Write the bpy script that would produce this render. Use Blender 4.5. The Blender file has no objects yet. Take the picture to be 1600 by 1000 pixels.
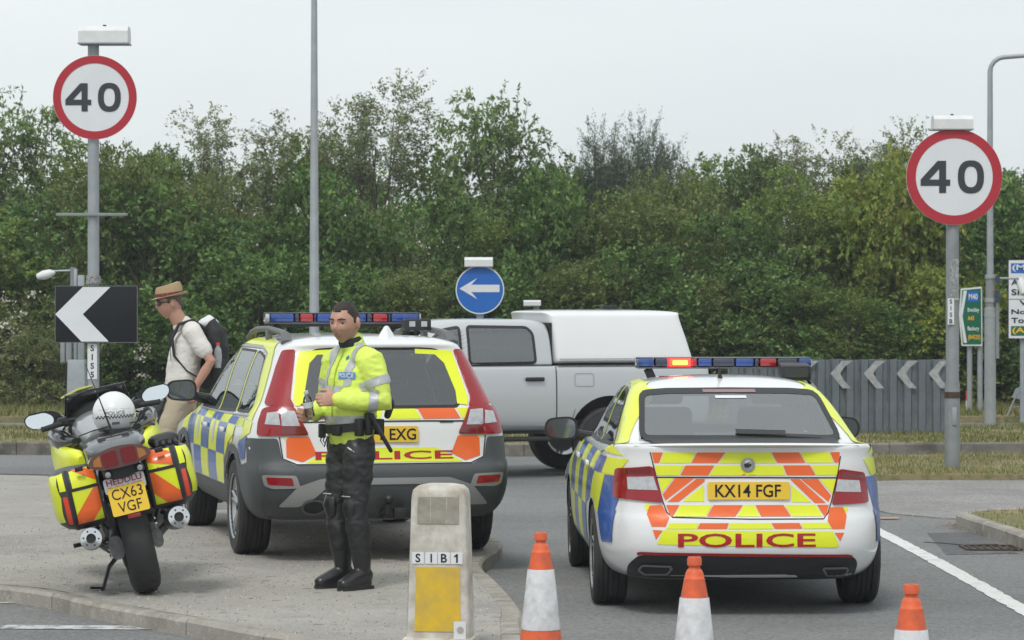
import bpy, bmesh, math, random
import numpy as np
from mathutils import Vector, Matrix, Euler
from mathutils.bvhtree import BVHTree
from mathutils.geometry import tessellate_polygon

PI = math.pi
R = math.radians
random.seed(7)
scn = bpy.context.scene
COL = scn.collection

# ------------------------------------------------------------------ camera
F, CH, HY = 4570.0, 1.9, 476.0            # focal length (px at 1600 wide), eye height, horizon row
cam_d = bpy.data.cameras.new('camera'); cam = bpy.data.objects.new('camera', cam_d); COL.objects.link(cam)
cam.location = (0, 0, CH); cam.rotation_euler = (R(90), 0, 0)
cam_d.sensor_width = 36; cam_d.lens = F / 1600 * 36; cam_d.shift_y = (HY - 500) / 1600
cam_d.clip_start = 0.5; cam_d.clip_end = 2000
cam_d.dof.use_dof = True; cam_d.dof.focus_distance = 19.5; cam_d.dof.aperture_fstop = 9.0
scn.camera = cam
# ------------------------------------------------------------------ sky, overcast
SUN_EL, SUN_AZ = R(56), R(200)            # azimuth measured clockwise from +Y
w = bpy.data.worlds.new('World'); scn.world = w; w.use_nodes = True
nt = w.node_tree; N = nt.nodes; L = nt.links; N.clear()
out = N.new('ShaderNodeOutputWorld'); mixs = N.new('ShaderNodeMixShader')
bg1 = N.new('ShaderNodeBackground'); bg2 = N.new('ShaderNodeBackground')
sky = N.new('ShaderNodeTexSky'); sky.sky_type = 'NISHITA'; sky.sun_disc = False
sky.sun_elevation = SUN_EL; sky.sun_rotation = SUN_AZ; sky.dust_density = 3.0
L.new(sky.outputs[0], bg1.inputs[0]); bg1.inputs[1].default_value = 0.10
tc = N.new('ShaderNodeTexCoord'); mp = N.new('ShaderNodeMapping'); mp.inputs['Scale'].default_value = (1.2, 1.2, 4.5)
ns = N.new('ShaderNodeTexNoise'); ns.inputs['Scale'].default_value = 1.6; ns.inputs['Detail'].default_value = 5; ns.inputs['Roughness'].default_value = 0.5
rp = N.new('ShaderNodeValToRGB')
rp.color_ramp.elements[0].position = 0.3; rp.color_ramp.elements[0].color = (0.66, 0.715, 0.74, 1)
rp.color_ramp.elements[1].position = 0.7; rp.color_ramp.elements[1].color = (0.80, 0.845, 0.85, 1)
L.new(tc.outputs['Generated'], mp.inputs[0]); L.new(mp.outputs[0], ns.inputs[0]); L.new(ns.outputs[0], rp.inputs[0])
L.new(rp.outputs[0], bg2.inputs[0]); bg2.inputs[1].default_value = 1.05
mixs.inputs[0].default_value = 0.88
L.new(bg1.outputs[0], mixs.inputs[1]); L.new(bg2.outputs[0], mixs.inputs[2]); L.new(mixs.outputs[0], out.inputs[0])
sd = bpy.data.lights.new('sun', 'SUN'); so = bpy.data.objects.new('sun', sd); COL.objects.link(so)
sd.energy = 1.5; sd.angle = R(14); sd.color = (1, 0.96, 0.9)
sdir = Vector((math.sin(SUN_AZ) * math.cos(SUN_EL), math.cos(SUN_AZ) * math.cos(SUN_EL), math.sin(SUN_EL)))
so.rotation_euler = sdir.to_track_quat('Z', 'Y').to_euler(); so.location = (-10, -10, 30)
vs = scn.view_settings; vs.view_transform = 'Standard'; vs.look = 'None'; vs.exposure = 0.2; vs.gamma = 1.0
scn.render.engine = 'CYCLES'
try:
    scn.cycles.max_bounces = 8; scn.cycles.transparent_max_bounces = 10; scn.cycles.caustics_reflective = False; scn.cycles.caustics_refractive = False
except Exception: pass

# ------------------------------------------------------------------ helpers
def at(px, py, d): return Vector(((px - 800) / F * d, d, CH - (py - HY) / F * d))
def gd(py, z=0.0): return (CH - z) * F / (py - HY)          # distance of a ground point at height z seen on row py
def gp(px, py, z=0.0):
    d = gd(py, z); return Vector(((px - 800) / F * d, d, z))

def setin(b, n, v):
    if n in b.inputs: b.inputs[n].default_value = v
MATS = {}
def mat(name, col, rough=0.5, metal=0.0, coat=0.0, spec=0.5, var=0.0, vscale=8.0, bump=0.0, bscale=60.0, col2=None, emit=None, estr=0.0, coord='Object', detail=4.0, sub=0.0, rvar=0.0):
    """Principled material; var mixes in col2 (or a darker shade) through noise, bump adds fine relief."""
    if name in MATS: return MATS[name]
    m = bpy.data.materials.new(name); m.use_nodes = True; MATS[name] = m
    t = m.node_tree; b = t.nodes['Principled BSDF']
    c = (*col, 1)
    b.inputs['Base Color'].default_value = c; b.inputs['Roughness'].default_value = rough; b.inputs['Metallic'].default_value = metal
    setin(b, 'Coat Weight', coat); setin(b, 'Coat Roughness', 0.04); setin(b, 'Specular IOR Level', spec)
    if emit: setin(b, 'Emission Color', (*emit, 1)); setin(b, 'Emission Strength', estr)
    if var or bump or rvar:
        tcn = t.nodes.new('ShaderNodeTexCoord')
    if var or rvar:
        n = t.nodes.new('ShaderNodeTexNoise'); n.inputs['Scale'].default_value = vscale; n.inputs['Detail'].default_value = detail; n.inputs['Roughness'].default_value = 0.62
        t.links.new(tcn.outputs[coord], n.inputs['Vector'])
        r = t.nodes.new('ShaderNodeValToRGB'); r.color_ramp.elements[0].position = 0.35; r.color_ramp.elements[1].position = 0.68
        c2 = col2 if col2 else tuple(x * 0.5 for x in col)
        k = max(0, min(1, var))
        r.color_ramp.elements[0].color = c
        r.color_ramp.elements[1].color = tuple(col[i] * (1 - k) + c2[i] * k for i in range(3)) + (1,)
        t.links.new(n.outputs[0], r.inputs[0]); t.links.new(r.outputs[0], b.inputs['Base Color'])
        if rvar:
            mr = t.nodes.new('ShaderNodeMapRange'); mr.inputs['To Min'].default_value = max(0, rough - rvar); mr.inputs['To Max'].default_value = min(1, rough + rvar)
            t.links.new(n.outputs[0], mr.inputs['Value']); t.links.new(mr.outputs[0], b.inputs['Roughness'])
    if bump:
        n2 = t.nodes.new('ShaderNodeTexNoise'); n2.inputs['Scale'].default_value = bscale; n2.inputs['Detail'].default_value = 3
        t.links.new(tcn.outputs[coord], n2.inputs['Vector'])
        bp = t.nodes.new('ShaderNodeBump'); bp.inputs['Strength'].default_value = bump; bp.inputs['Distance'].default_value = 0.01
        t.links.new(n2.outputs[0], bp.inputs['Height']); t.links.new(bp.outputs[0], b.inputs['Normal'])
    return m

def ground_mat(name, layers, speck=None, rough=0.9, bump=0.35, bscale=90.0):
    """layers: list of (colour, noise scale, lo, hi) mixed one over the other; speck: (colour, scale, threshold)."""
    m = bpy.data.materials.new(name); m.use_nodes = True; MATS[name] = m
    t = m.node_tree; b = t.nodes['Principled BSDF']; b.inputs['Roughness'].default_value = rough; setin(b, 'Specular IOR Level', 0.25)
    geo = t.nodes.new('ShaderNodeNewGeometry'); prev = None
    for i, (c, sc, lo, hi) in enumerate(layers):
        if prev is None:
            rgb = t.nodes.new('ShaderNodeRGB'); rgb.outputs[0].default_value = (*c, 1); prev = rgb.outputs[0]; continue
        n = t.nodes.new('ShaderNodeTexNoise'); n.inputs['Scale'].default_value = sc; n.inputs['Detail'].default_value = 6; n.inputs['Roughness'].default_value = 0.65
        t.links.new(geo.outputs['Position'], n.inputs['Vector'])
        mr = t.nodes.new('ShaderNodeMapRange'); mr.inputs['From Min'].default_value = lo; mr.inputs['From Max'].default_value = hi
        t.links.new(n.outputs[0], mr.inputs['Value'])
        mx = t.nodes.new('ShaderNodeMixRGB'); mx.inputs[2].default_value = (*c, 1)
        t.links.new(mr.outputs[0], mx.inputs[0]); t.links.new(prev, mx.inputs[1]); prev = mx.outputs[0]
    for sp in (speck or []):
        v = t.nodes.new('ShaderNodeTexVoronoi'); v.inputs['Scale'].default_value = sp[1]
        t.links.new(geo.outputs['Position'], v.inputs['Vector'])
        sep = t.nodes.new('ShaderNodeSeparateColor'); t.links.new(v.outputs['Color'], sep.inputs[0])
        mr = t.nodes.new('ShaderNodeMapRange'); mr.inputs['From Min'].default_value = sp[2]; mr.inputs['From Max'].default_value = min(1.0, sp[2] + 0.12); mr.inputs['To Max'].default_value = sp[3]
        t.links.new(sep.outputs[0], mr.inputs['Value'])
        mx = t.nodes.new('ShaderNodeMixRGB'); mx.inputs[2].default_value = (*sp[0], 1)
        t.links.new(mr.outputs[0], mx.inputs[0]); t.links.new(prev, mx.inputs[1]); prev = mx.outputs[0]
    t.links.new(prev, b.inputs['Base Color'])
    n2 = t.nodes.new('ShaderNodeTexNoise'); n2.inputs['Scale'].default_value = bscale; n2.inputs['Detail'].default_value = 2
    t.links.new(geo.outputs['Position'], n2.inputs['Vector'])
    bp = t.nodes.new('ShaderNodeBump'); bp.inputs['Strength'].default_value = bump; bp.inputs['Distance'].default_value = 0.01
    t.links.new(n2.outputs[0], bp.inputs['Height']); t.links.new(bp.outputs[0], b.inputs['Normal'])
    return m

def tag(o, label=None, cat=None, group=None, kind=None):
    if label: o['label'] = label
    if cat: o['category'] = cat
    if group: o['group'] = group
    if kind: o['kind'] = kind
    return o
def thing(name, label, cat, loc=(0, 0, 0), rz=0.0, group=None):
    o = bpy.data.objects.new(name, None); COL.objects.link(o); o.empty_display_size = 0.2
    o.location = loc; o.rotation_euler = (0, 0, rz)
    return tag(o, label, cat, group)
def link(name, me, m=None, parent=None):
    o = bpy.data.objects.new(name, me); COL.objects.link(o)
    if m is not None:
        for x in (m if isinstance(m, (list, tuple)) else [m]): me.materials.append(x)
    if parent is not None: o.parent = parent
    return o
def build(bm, name, m, parent=None, smooth=35, bevel=0.0, seg=2, merge=False):
    """finish a bmesh as one object"""
    if merge: bmesh.ops.remove_doubles(bm, verts=bm.verts, dist=1e-5)
    if bevel:
        es = [e for e in bm.edges if len(e.link_faces) == 2 and e.calc_face_angle(0) > R(30)]
        bmesh.ops.bevel(bm, geom=es, offset=bevel, segments=seg, affect='EDGES', profile=0.5, clamp_overlap=True)
    bmesh.ops.recalc_face_normals(bm, faces=bm.faces)
    me = bpy.data.meshes.new(name); bm.to_mesh(me); bm.free()
    if smooth:
        for p in me.polygons: p.use_smooth = True
        me.set_sharp_from_angle(angle=R(smooth))
    return link(name, me, m, parent)
def B(): return bmesh.new()
def box(bm, c, s, rot=None, taper=None):
    """box at centre c with full sizes s; rot Euler tuple; taper = (x,y) scale of the top face"""
    M = Matrix.Translation(c) @ (Euler(rot).to_matrix().to_4x4() if rot else Matrix())
    r = bmesh.ops.create_cube(bm, size=1.0)
    for v in r['verts']:
        if taper and v.co.z > 0: v.co.x *= taper[0]; v.co.y *= taper[1]
        v.co = M @ Vector((v.co.x * s[0], v.co.y * s[1], v.co.z * s[2]))
    return r['verts']
def frame_of(d):
    d = Vector(d).normalized(); u = d.orthogonal().normalized(); return u, d.cross(u), d
def tube(bm, pts, rad, seg=12, caps=True, flat=(1, 1), up=None):
    """tube through pts with a radius (or list); flat squashes the section; up fixes the section's first axis"""
    pts = [Vector(p) for p in pts]; n = len(pts)
    rad = rad if isinstance(rad, (list, tuple)) else [rad] * n
    rings = []; u = None
    for i, p in enumerate(pts):
        d = (pts[min(i + 1, n - 1)] - pts[max(i - 1, 0)]).normalized()
        if up is not None: u = (Vector(up) - d * d.dot(Vector(up))).normalized()
        elif u is None: u = d.orthogonal().normalized()
        else: u = (u - d * d.dot(u)).normalized()
        v = d.cross(u); r = rad[i]; rx, ry = (r if isinstance(r, (tuple, list)) else (r * flat[0], r * flat[1]))
        rings.append([bm.verts.new(p + u * (math.cos(2 * PI * k / seg) * rx) + v * (math.sin(2 * PI * k / seg) * ry)) for k in range(seg)])
    for a, b in zip(rings, rings[1:]):
        for k in range(seg): bm.faces.new((a[k], a[(k + 1) % seg], b[(k + 1) % seg], b[k]))
    if caps:
        bm.faces.new(rings[0][::-1]); bm.faces.new(rings[-1])
    return rings
def lathe(bm, prof, seg=24, M=None, caps=True):
    """revolve (r,z) pairs about local Z"""
    M = M or Matrix(); rings = []
    for r, z in prof: rings.append([bm.verts.new(M @ Vector((r * math.cos(2 * PI * k / seg), r * math.sin(2 * PI * k / seg), z))) for k in range(seg)])
    for a, b in zip(rings, rings[1:]):
        for k in range(seg): bm.faces.new((a[k], a[(k + 1) % seg], b[(k + 1) % seg], b[k]))
    if caps:
        bm.faces.new(rings[0][::-1]); bm.faces.new(rings[-1])
def axis_m(p, d):
    """matrix with local Z along d at p"""
    u, v, d = frame_of(d); M = Matrix((u, v, d)).transposed().to_4x4(); M.translation = Vector(p); return M
def prism(bm, pts, depth, M=None, holes=()):
    """2D outline extruded along local Z by depth"""
    M = M or Matrix(); n = len(pts)
    a = [bm.verts.new(M @ Vector((x, y, 0))) for x, y in pts]; b = [bm.verts.new(M @ Vector((x, y, depth))) for x, y in pts]
    bm.faces.new(a[::-1]); bm.faces.new(b)
    for i in range(n): bm.faces.new((a[i], a[(i + 1) % n], b[(i + 1) % n], b[i]))
def XZ(p=(0, 0, 0), rz=0.0):
    """matrix: local x->X, local y->Z, local z-> -Y (towards the camera)"""
    M = Matrix(((1, 0, 0, 0), (0, 0, -1, 0), (0, 1, 0, 0), (0, 0, 0, 1)))
    return Matrix.Translation(p) @ Matrix.Rotation(rz, 4, 'Z') @ M
def circ(r, n=48, c=(0, 0)): return [(c[0] + r * math.cos(2 * PI * i / n), c[1] + r * math.sin(2 * PI * i / n)) for i in range(n)]
def annulus(bm, r0, r1, z0, z1, M, n=56):
    rings = [[bm.verts.new(M @ Vector((r * math.cos(2 * PI * i / n), r * math.sin(2 * PI * i / n), z))) for i in range(n)] for r, z in ((r0, z0), (r0, z1), (r1, z1), (r1, z0))]
    for j in range(4):
        a, b = rings[j], rings[(j + 1) % 4]
        for k in range(n): bm.faces.new((a[k], a[(k + 1) % n], b[(k + 1) % n], b[k]))
def text_tris(s, height, bold=0.0, wide=1.0, spacing=1.0, align='CENTER'):
    """(verts2d, tris) of a line of lettering with cap height `height`, centred on its own box"""
    cu = bpy.data.curves.new('t', 'FONT'); cu.body = s; cu.size = 1.0; cu.offset = bold; cu.resolution_u = 3; cu.space_character = spacing
    o = bpy.data.objects.new('t', cu); COL.objects.link(o)
    dg = bpy.context.evaluated_depsgraph_get(); me = o.evaluated_get(dg).to_mesh()
    vs_ = np.array([v.co[:2] for v in me.vertices]); me.calc_loop_triangles(); tr = [tuple(t.vertices) for t in me.loop_triangles]
    o.evaluated_get(dg).to_mesh_clear(); bpy.data.objects.remove(o); bpy.data.curves.remove(cu)
    mn, mx = vs_.min(0), vs_.max(0); k = height / (mx[1] - mn[1])
    vs_ = (vs_ - (mn + mx) / 2) * k; vs_[:, 0] *= wide
    return vs_, tr
def text_obj(s, height, M, m, name, parent, bold=0.0, wide=1.0, spacing=1.0, width=None, depth=0.002):
    """lettering as a thin raised mesh; M maps local x,y to the surface, local z outwards"""
    v, tr = text_tris(s, height, bold, wide, spacing)
    if width: v[:, 0] *= width / (v[:, 0].max() - v[:, 0].min())
    bm = B(); vv = [bm.verts.new(M @ Vector((x, y, depth))) for x, y in v]
    for t in tr:
        try: bm.faces.new([vv[i] for i in t])
        except ValueError: pass
    me = bpy.data.meshes.new(name); bm.to_mesh(me); bm.free()
    return link(name, me, m, parent)
def flat_obj(pts, M, m, name, parent, z=0.0):
    """flat polygon sheet in local XY of M at local height z"""
    bm = B(); bm.faces.new([bm.verts.new(M @ Vector((x, y, z))) for x, y in pts]); bm.normal_update()
    bmesh.ops.triangulate(bm, faces=bm.faces)
    me = bpy.data.meshes.new(name); bm.to_mesh(me); bm.free()
    return link(name, me, m, parent)
def smooth_poly(pts, n=6, closed=True):
    """Catmull-Rom through 2D points"""
    out_ = []; N_ = len(pts)
    rng = range(N_) if closed else range(N_ - 1)
    for i in rng:
        p0, p1, p2, p3 = [Vector(pts[(i + k) % N_]) if closed else Vector(pts[min(max(i + k, 0), N_ - 1)]) for k in (-1, 0, 1, 2)]
        for j in range(n):
            t = j / n
            out_.append(tuple(0.5 * ((2 * p1) + (-p0 + p2) * t + (2 * p0 - 5 * p1 + 4 * p2 - p3) * t * t + (-p0 + 3 * p1 - 3 * p2 + p3) * t ** 3)))
    if not closed: out_.append(tuple(pts[-1]))
    return out_
def evaluated(o):
    dg = bpy.context.evaluated_depsgraph_get(); return bpy.data.meshes.new_from_object(o.evaluated_get(dg), depsgraph=dg)

# ------------------------------------------------------------------ common materials
galv = mat('galvanised_steel', (0.36, 0.39, 0.41), 0.55, 0.35, var=0.5, vscale=6, col2=(0.24, 0.27, 0.29), bump=0.05, bscale=30)
galv_d = mat('weathered_steel', (0.27, 0.29, 0.30), 0.6, 0.3, var=0.6, vscale=5, col2=(0.17, 0.18, 0.185))
black_pl = mat('black_plastic', (0.018, 0.019, 0.02), 0.45)
grey_pl = mat('grey_plastic', (0.055, 0.06, 0.065), 0.6, bump=0.05, bscale=300)
rubber = mat('tyre_rubber', (0.022, 0.023, 0.025), 0.78, var=0.5, vscale=9, col2=(0.05, 0.048, 0.045))
chrome = mat('chrome', (0.65, 0.66, 0.67), 0.12, 1.0)
alloy = mat('alloy', (0.42, 0.43, 0.44), 0.3, 0.9)
white_sign = mat('white_sheeting', (0.72, 0.75, 0.78), 0.45, var=0.15, vscale=3)
black_sign = mat('black_sheeting', (0.012, 0.014, 0.018), 0.6, spec=0.25)
red_sign = mat('red_sheeting', (0.42, 0.018, 0.035), 0.45, var=0.15, vscale=3)
lamp_white = mat('white_housing', (0.72, 0.74, 0.74), 0.45, var=0.2, vscale=9)
yellow_v = mat('yellow_vinyl', (0.78, 0.86, 0.02), 0.32, coat=0.3, var=0.1, vscale=4)
orange_v = mat('orange_vinyl', (0.86, 0.14, 0.02), 0.32, coat=0.3, var=0.1, vscale=4)
blue_v = mat('blue_vinyl', (0.016, 0.10, 0.42), 0.3, coat=0.4, var=0.1, vscale=4)
red_txt = mat('red_vinyl', (0.42, 0.012, 0.02), 0.35)
car_white = mat('white_paint', (0.78, 0.79, 0.80), 0.28, coat=0.8, var=0.08, vscale=3, col2=(0.6, 0.58, 0.55))
plate_y = mat('yellow_plate', (0.80, 0.52, 0.03), 0.35)
skin = mat('skin', (0.52, 0.30, 0.22), 0.5, var=0.4, vscale=18, col2=(0.47, 0.21, 0.15), bump=.08, bscale=140)
# ------------------------------------------------------------------ ground, road, island
asphalt = ground_mat('asphalt', [((0.225, 0.229, 0.23), 0, 0, 0), ((0.165, 0.169, 0.173), 0.3, 0.45, 0.62), ((0.27, 0.265, 0.25), 0.55, 0.55, 0.75), ((0.215, 0.213, 0.205), 1.3, 0.52, 0.75), ((0.14, 0.145, 0.15), 22, 0.45, 0.7)],
                     [((0.34, 0.33, 0.31), 75, 0.88, 0.6), ((0.07, 0.07, 0.07), 60, 0.86, 0.55)], bump=0.5)
gravel = ground_mat('island_aggregate', [((0.35, 0.335, 0.305), 0, 0, 0), ((0.27, 0.26, 0.24), 0.45, 0.42, 0.66), ((0.39, 0.37, 0.34), 1.6, 0.5, 0.72), ((0.24, 0.228, 0.21), 3.5, 0.58, 0.75)],
                    [((0.50, 0.48, 0.45), 95, 0.85, 0.5), ((0.14, 0.13, 0.12), 90, 0.87, 0.55), ((0.07, 0.065, 0.06), 23, 0.975, 0.7)], bump=0.3, bscale=120)
path_m = ground_mat('path_tarmac', [((0.30, 0.295, 0.285), 0, 0, 0), ((0.23, 0.225, 0.22), 0.9, 0.42, 0.65), ((0.17, 0.165, 0.16), 15, 0.55, 0.75)],
                    [((0.45, 0.44, 0.42), 60, 0.86, 0.6), ((0.1, 0.1, 0.1), 50, 0.85, 0.6)], bump=0.6)
earth = ground_mat('verge_soil', [((0.26, 0.22, 0.125), 0, 0, 0), ((0.15, 0.16, 0.06), 1.2, 0.42, 0.6), ((0.30, 0.25, 0.15), 3.0, 0.52, 0.72), ((0.07, 0.09, 0.03), 9, 0.5, 0.75)], bump=0.9, bscale=25)
kerb_m = ground_mat('kerb_concrete', [((0.33, 0.31, 0.275), 0, 0, 0), ((0.24, 0.22, 0.19), 1.6, 0.42, 0.65), ((0.40, 0.38, 0.345), 7, 0.5, 0.7), ((0.16, 0.145, 0.12), 3.3, 0.58, 0.75)],
                    [((0.5, 0.48, 0.44), 55, 0.88, 0.5)], bump=0.4)
kerb_dk = ground_mat('kerb_mossy', [((0.21, 0.195, 0.17), 0, 0, 0), ((0.10, 0.095, 0.08), 2.2, 0.42, 0.65), ((0.28, 0.265, 0.235), 8, 0.52, 0.72)], bump=0.5)
paint_w = ground_mat('road_paint', [((0.66, 0.67, 0.66), 0, 0, 0), ((0.50, 0.50, 0.49), 5, 0.5, 0.7), ((0.26, 0.26, 0.26), 26, 0.60, 0.70)], bump=0.3)
paint_worn = ground_mat('road_paint_worn', [((0.56, 0.57, 0.56), 0, 0, 0), ((0.22, 0.225, 0.23), 9, 0.47, 0.60)], bump=0.3)

def sheet(name, pts, z, m, kind='structure', parent=None):
    bm = B(); bm.faces.new([bm.verts.new((p[0], p[1], z)) for p in pts]); bm.normal_update(); bmesh.ops.triangulate(bm, faces=bm.faces)
    bmesh.ops.recalc_face_normals(bm, faces=bm.faces)
    if bm.faces[:][0].normal.z < 0: bmesh.ops.reverse_faces(bm, faces=bm.faces)
    me = bpy.data.meshes.new(name); bm.to_mesh(me); bm.free(); o = link(name, me, m, parent)
    if kind and parent is None: o['kind'] = kind
    return o
def slab(name, pts, z0, z1, m, kind='structure'):
    bm = B(); prism(bm, pts, z1 - z0, Matrix.Translation((0, 0, z0)))
    o = build(bm, name, m, smooth=0); bm2 = None
    if kind: o['kind'] = kind
    return o

sheet('ground', [(-600, -200), (600, -200), (600, 1500), (-600, 1500)], -0.03, earth)
sheet('road', [(-60, -30), (60, -30), (60, 47.2), (-60, 47.2)], 0.0, asphalt)

# traffic island the motorcycle stands on
isl = [(-30, 27.5), (-14, 22.6), (-8, 20.5), (-5, 19.35), (-3.28, 18.70), (-2.5, 17.6), (-1.83, 16.7), (-1.41, 16.07), (-0.96, 15.55), (-0.45, 15.1), (-0.12, 15.0), (0.05, 15.3),
       (0.055, 16.6), (0.05, 17.4), (-0.08, 18.9), (-0.2, 20.1), (-0.19, 20.8), (-0.10, 21.6), (-0.10, 22.6), (-0.45, 24.0), (-1.1, 26), (-2.2, 28.6), (-4, 30.3), (-9, 31.6), (-30, 33.5)]
isl = smooth_poly(isl, 5)
KW = 0.125
def offset_poly(pts, d):
    n = len(pts); res = []
    for i in range(n):
        a, b_, c = Vector(pts[i - 1][:2]), Vector(pts[i][:2]), Vector(pts[(i + 1) % n][:2])
        t = ((b_ - a).normalized() + (c - b_).normalized()).normalized(); nrm = Vector((-t.y, t.x)); res.append(tuple(b_ + nrm * d))
    return res
isl_in = offset_poly(isl, KW)          # outline runs counter-clockwise, inside is to the left
sheet('island_paving', isl_in, 0.097, gravel)
def kerb_run(name, line, w_, h, m, length=0.9, gap=0.008, z0=-0.02, closed=False, side=1, jit=0.004):
    """kerb stones laid one by one along a polyline (outer line), each an object of its own"""
    par = bpy.data.objects.new(name, None); COL.objects.link(par); par['kind'] = 'structure'
    pts = [Vector(p[:2]) for p in line]
    if closed: pts.append(pts[0])
    seg = [0]
    for a, b_ in zip(pts, pts[1:]): seg.append(seg[-1] + (b_ - a).length)
    def on(s):
        s = min(max(s, 0), seg[-1]); i = 0
        lo, hi = 0, len(seg) - 2
        while lo < hi:
            mid = (lo + hi + 1) // 2
            if seg[mid] <= s: lo = mid
            else: hi = mid - 1
        i = lo; f = (s - seg[i]) / max(1e-9, seg[i + 1] - seg[i]); return pts[i].lerp(pts[i + 1], f)
    s = 0.0; rnd = random.Random(len(line))
    while s < seg[-1] - 0.05:
        e = min(s + length, seg[-1]); K = 4; prof = [(0, z0), (0, h - 0.02), (0.02, h), (w_ - 0.012, h), (w_, h - 0.008), (w_, z0)]
        bm = B(); rings = []; dz = rnd.uniform(-jit, jit); dx = rnd.uniform(-jit, jit)
        for k in range(K + 1):
            q = s + gap / 2 + (e - s - gap) * k / K; p = on(q); t = (on(q + 0.05) - on(q - 0.05)).normalized(); nn = Vector((-t.y, t.x)) * side
            rings.append([bm.verts.new((p.x + nn.x * (x + dx), p.y + nn.y * (x + dx), z + (dz if z > z0 else 0))) for x, z in prof])
        for a, b_ in zip(rings, rings[1:]):
            for j in range(len(prof)): bm.faces.new((a[j], a[(j + 1) % len(prof)], b_[(j + 1) % len(prof)], b_[j]))
        bm.faces.new(rings[0][::-1]); bm.faces.new(rings[-1])
        build(bm, 'kerb_stone', m, par, smooth=40); s = e
    return par
kerb_run('island_kerb', isl, KW, 0.10, kerb_m, closed=True)

# roundabout centre: grass behind a mossy kerb
ck = smooth_poly([(-40, 41.5), (-22, 38.6), (-12, 37.6), (-5, 36.9), (0, 36.6), (4, 36.7), (8, 37.2), (14, 38.6), (24, 41.5)], 6, closed=False)
cen = [(x, y + KW) for x, y in ck] + [(24, 44.5), (8, 42.8), (0, 42.0), (-12, 42.2), (-40, 44.5)]
slab('central_island', cen, -0.02, 0.145, earth)
kerb_run('central_kerb', ck, KW + 0.01, 0.16, kerb_dk, length=0.92)
# far verge under the trees
slab('far_verge', [(-60, 47), (60, 47), (60, 90), (-60, 90)], -0.02, 0.10, earth)

# right-hand side: path, verge and kerbed corner
path = smooth_poly([(3.35, 27.0), (3.62, 26.2), (4.2, 25.7), (6, 25.4), (14, 25.6), (14, 31.4), (7, 31.7), (4.2, 31.6), (3.5, 31.2), (3.15, 29.8)], 5)
slab('footpath', path, -0.01, 0.012, path_m)
verge = smooth_poly([(3.3, 31.3), (4.3, 31.45), (7, 31.45), (14, 31.2), (18, 33), (14, 36.4), (7, 35.9), (4.4, 35.5), (3.35, 34.0)], 5)
bm = B(); prism(bm, verge, 0.09, Matrix.Translation((0, 0, -0.02))); build(bm, 'grass_verge', earth, smooth=0)['kind'] = 'structure'
cl = smooth_poly([(3.90, 14.0), (3.93, 18), (3.96, 21.0), (3.92, 23.2), (3.80, 24.6), (3.86, 25.25), (4.25, 25.62), (5.2, 25.8), (9, 26.0), (14, 26.2)], 6, closed=False)
cor = [(p[0] + 0.1, p[1] - (0.1 if p[0] > 4.0 else 0.0)) for p in cl] + [(16, 26.0), (16, 14.0)]
slab('corner_verge', cor, -0.02, 0.105, earth)
kerb_run('corner_kerb', cl, KW, 0.12, kerb_m, side=-1)

# markings
def strip(name, pts, wd, z, m):
    L_, R_ = [], []
    for i, p in enumerate(pts):
        t = (Vector(pts[min(i + 1, len(pts) - 1)]) - Vector(pts[max(i - 1, 0)])).normalized(); n = Vector((-t.y, t.x)) * wd / 2
        L_.append((p[0] + n.x, p[1] + n.y)); R_.append((p[0] - n.x, p[1] - n.y))
    return sheet(name, L_ + R_[::-1], z, m)
el_ = smooth_poly([(3.25, 8), (3.22, 14), (3.18, 18), (3.13, 22), (3.05, 25.2)], 45, closed=False); rj_ = random.Random(3)
sheet('edge_line', [(x - .065 + rj_.gauss(0, .0045), y) for x, y in el_] + [(x + .065 + rj_.gauss(0, .0045), y) for x, y in el_][::-1], 0.004, paint_w)
strip('give_way_dash', [(-3.0, 17.22), (-1.95, 17.16)], 0.2, 0.004, paint_worn)
strip('give_way_dash', [(-4.6, 18.74), (-3.08, 18.68)], 0.2, 0.004, paint_worn)
strip('give_way_dash', [(-1.5, 14.6), (-0.4, 14.3)], 0.2, 0.004, paint_worn)
for x0 in (-1.1, 0.35, 1.8):
    strip('junction_dash', [(x0, 32.9), (x0 + 1.0, 32.9)], 0.2, 0.004, paint_worn)
tar = mat('tar_joint', (0.03, 0.03, 0.032), 0.7)
strip('tar_joint', [(-9, 33.4), (-6.6, 33.1), (-4.0, 32.2)], 0.12, 0.003, tar)
strip('tar_joint', [(3.30, 23.4), (3.55, 23.1), (3.85, 23.15)], 0.05, 0.003, tar)
orange_p = mat('orange_spray_paint', (0.75, 0.25, 0.04), 0.7)
strip('spray_mark', [(3.25, 25.85), (3.42, 25.87)], 0.10, 0.016, orange_p)
patch_m = ground_mat('patched_asphalt', [((0.11, 0.113, 0.118), 0, 0, 0), ((0.15, 0.153, 0.156), 3, 0.45, 0.65)], [((0.3, 0.3, 0.28), 70, 0.9, 0.5)], bump=0.5)
sheet('road_patch', [(3.30, 22.2), (3.86, 22.3), (3.84, 24.4), (3.45, 24.3)], 0.003, patch_m)

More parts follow.
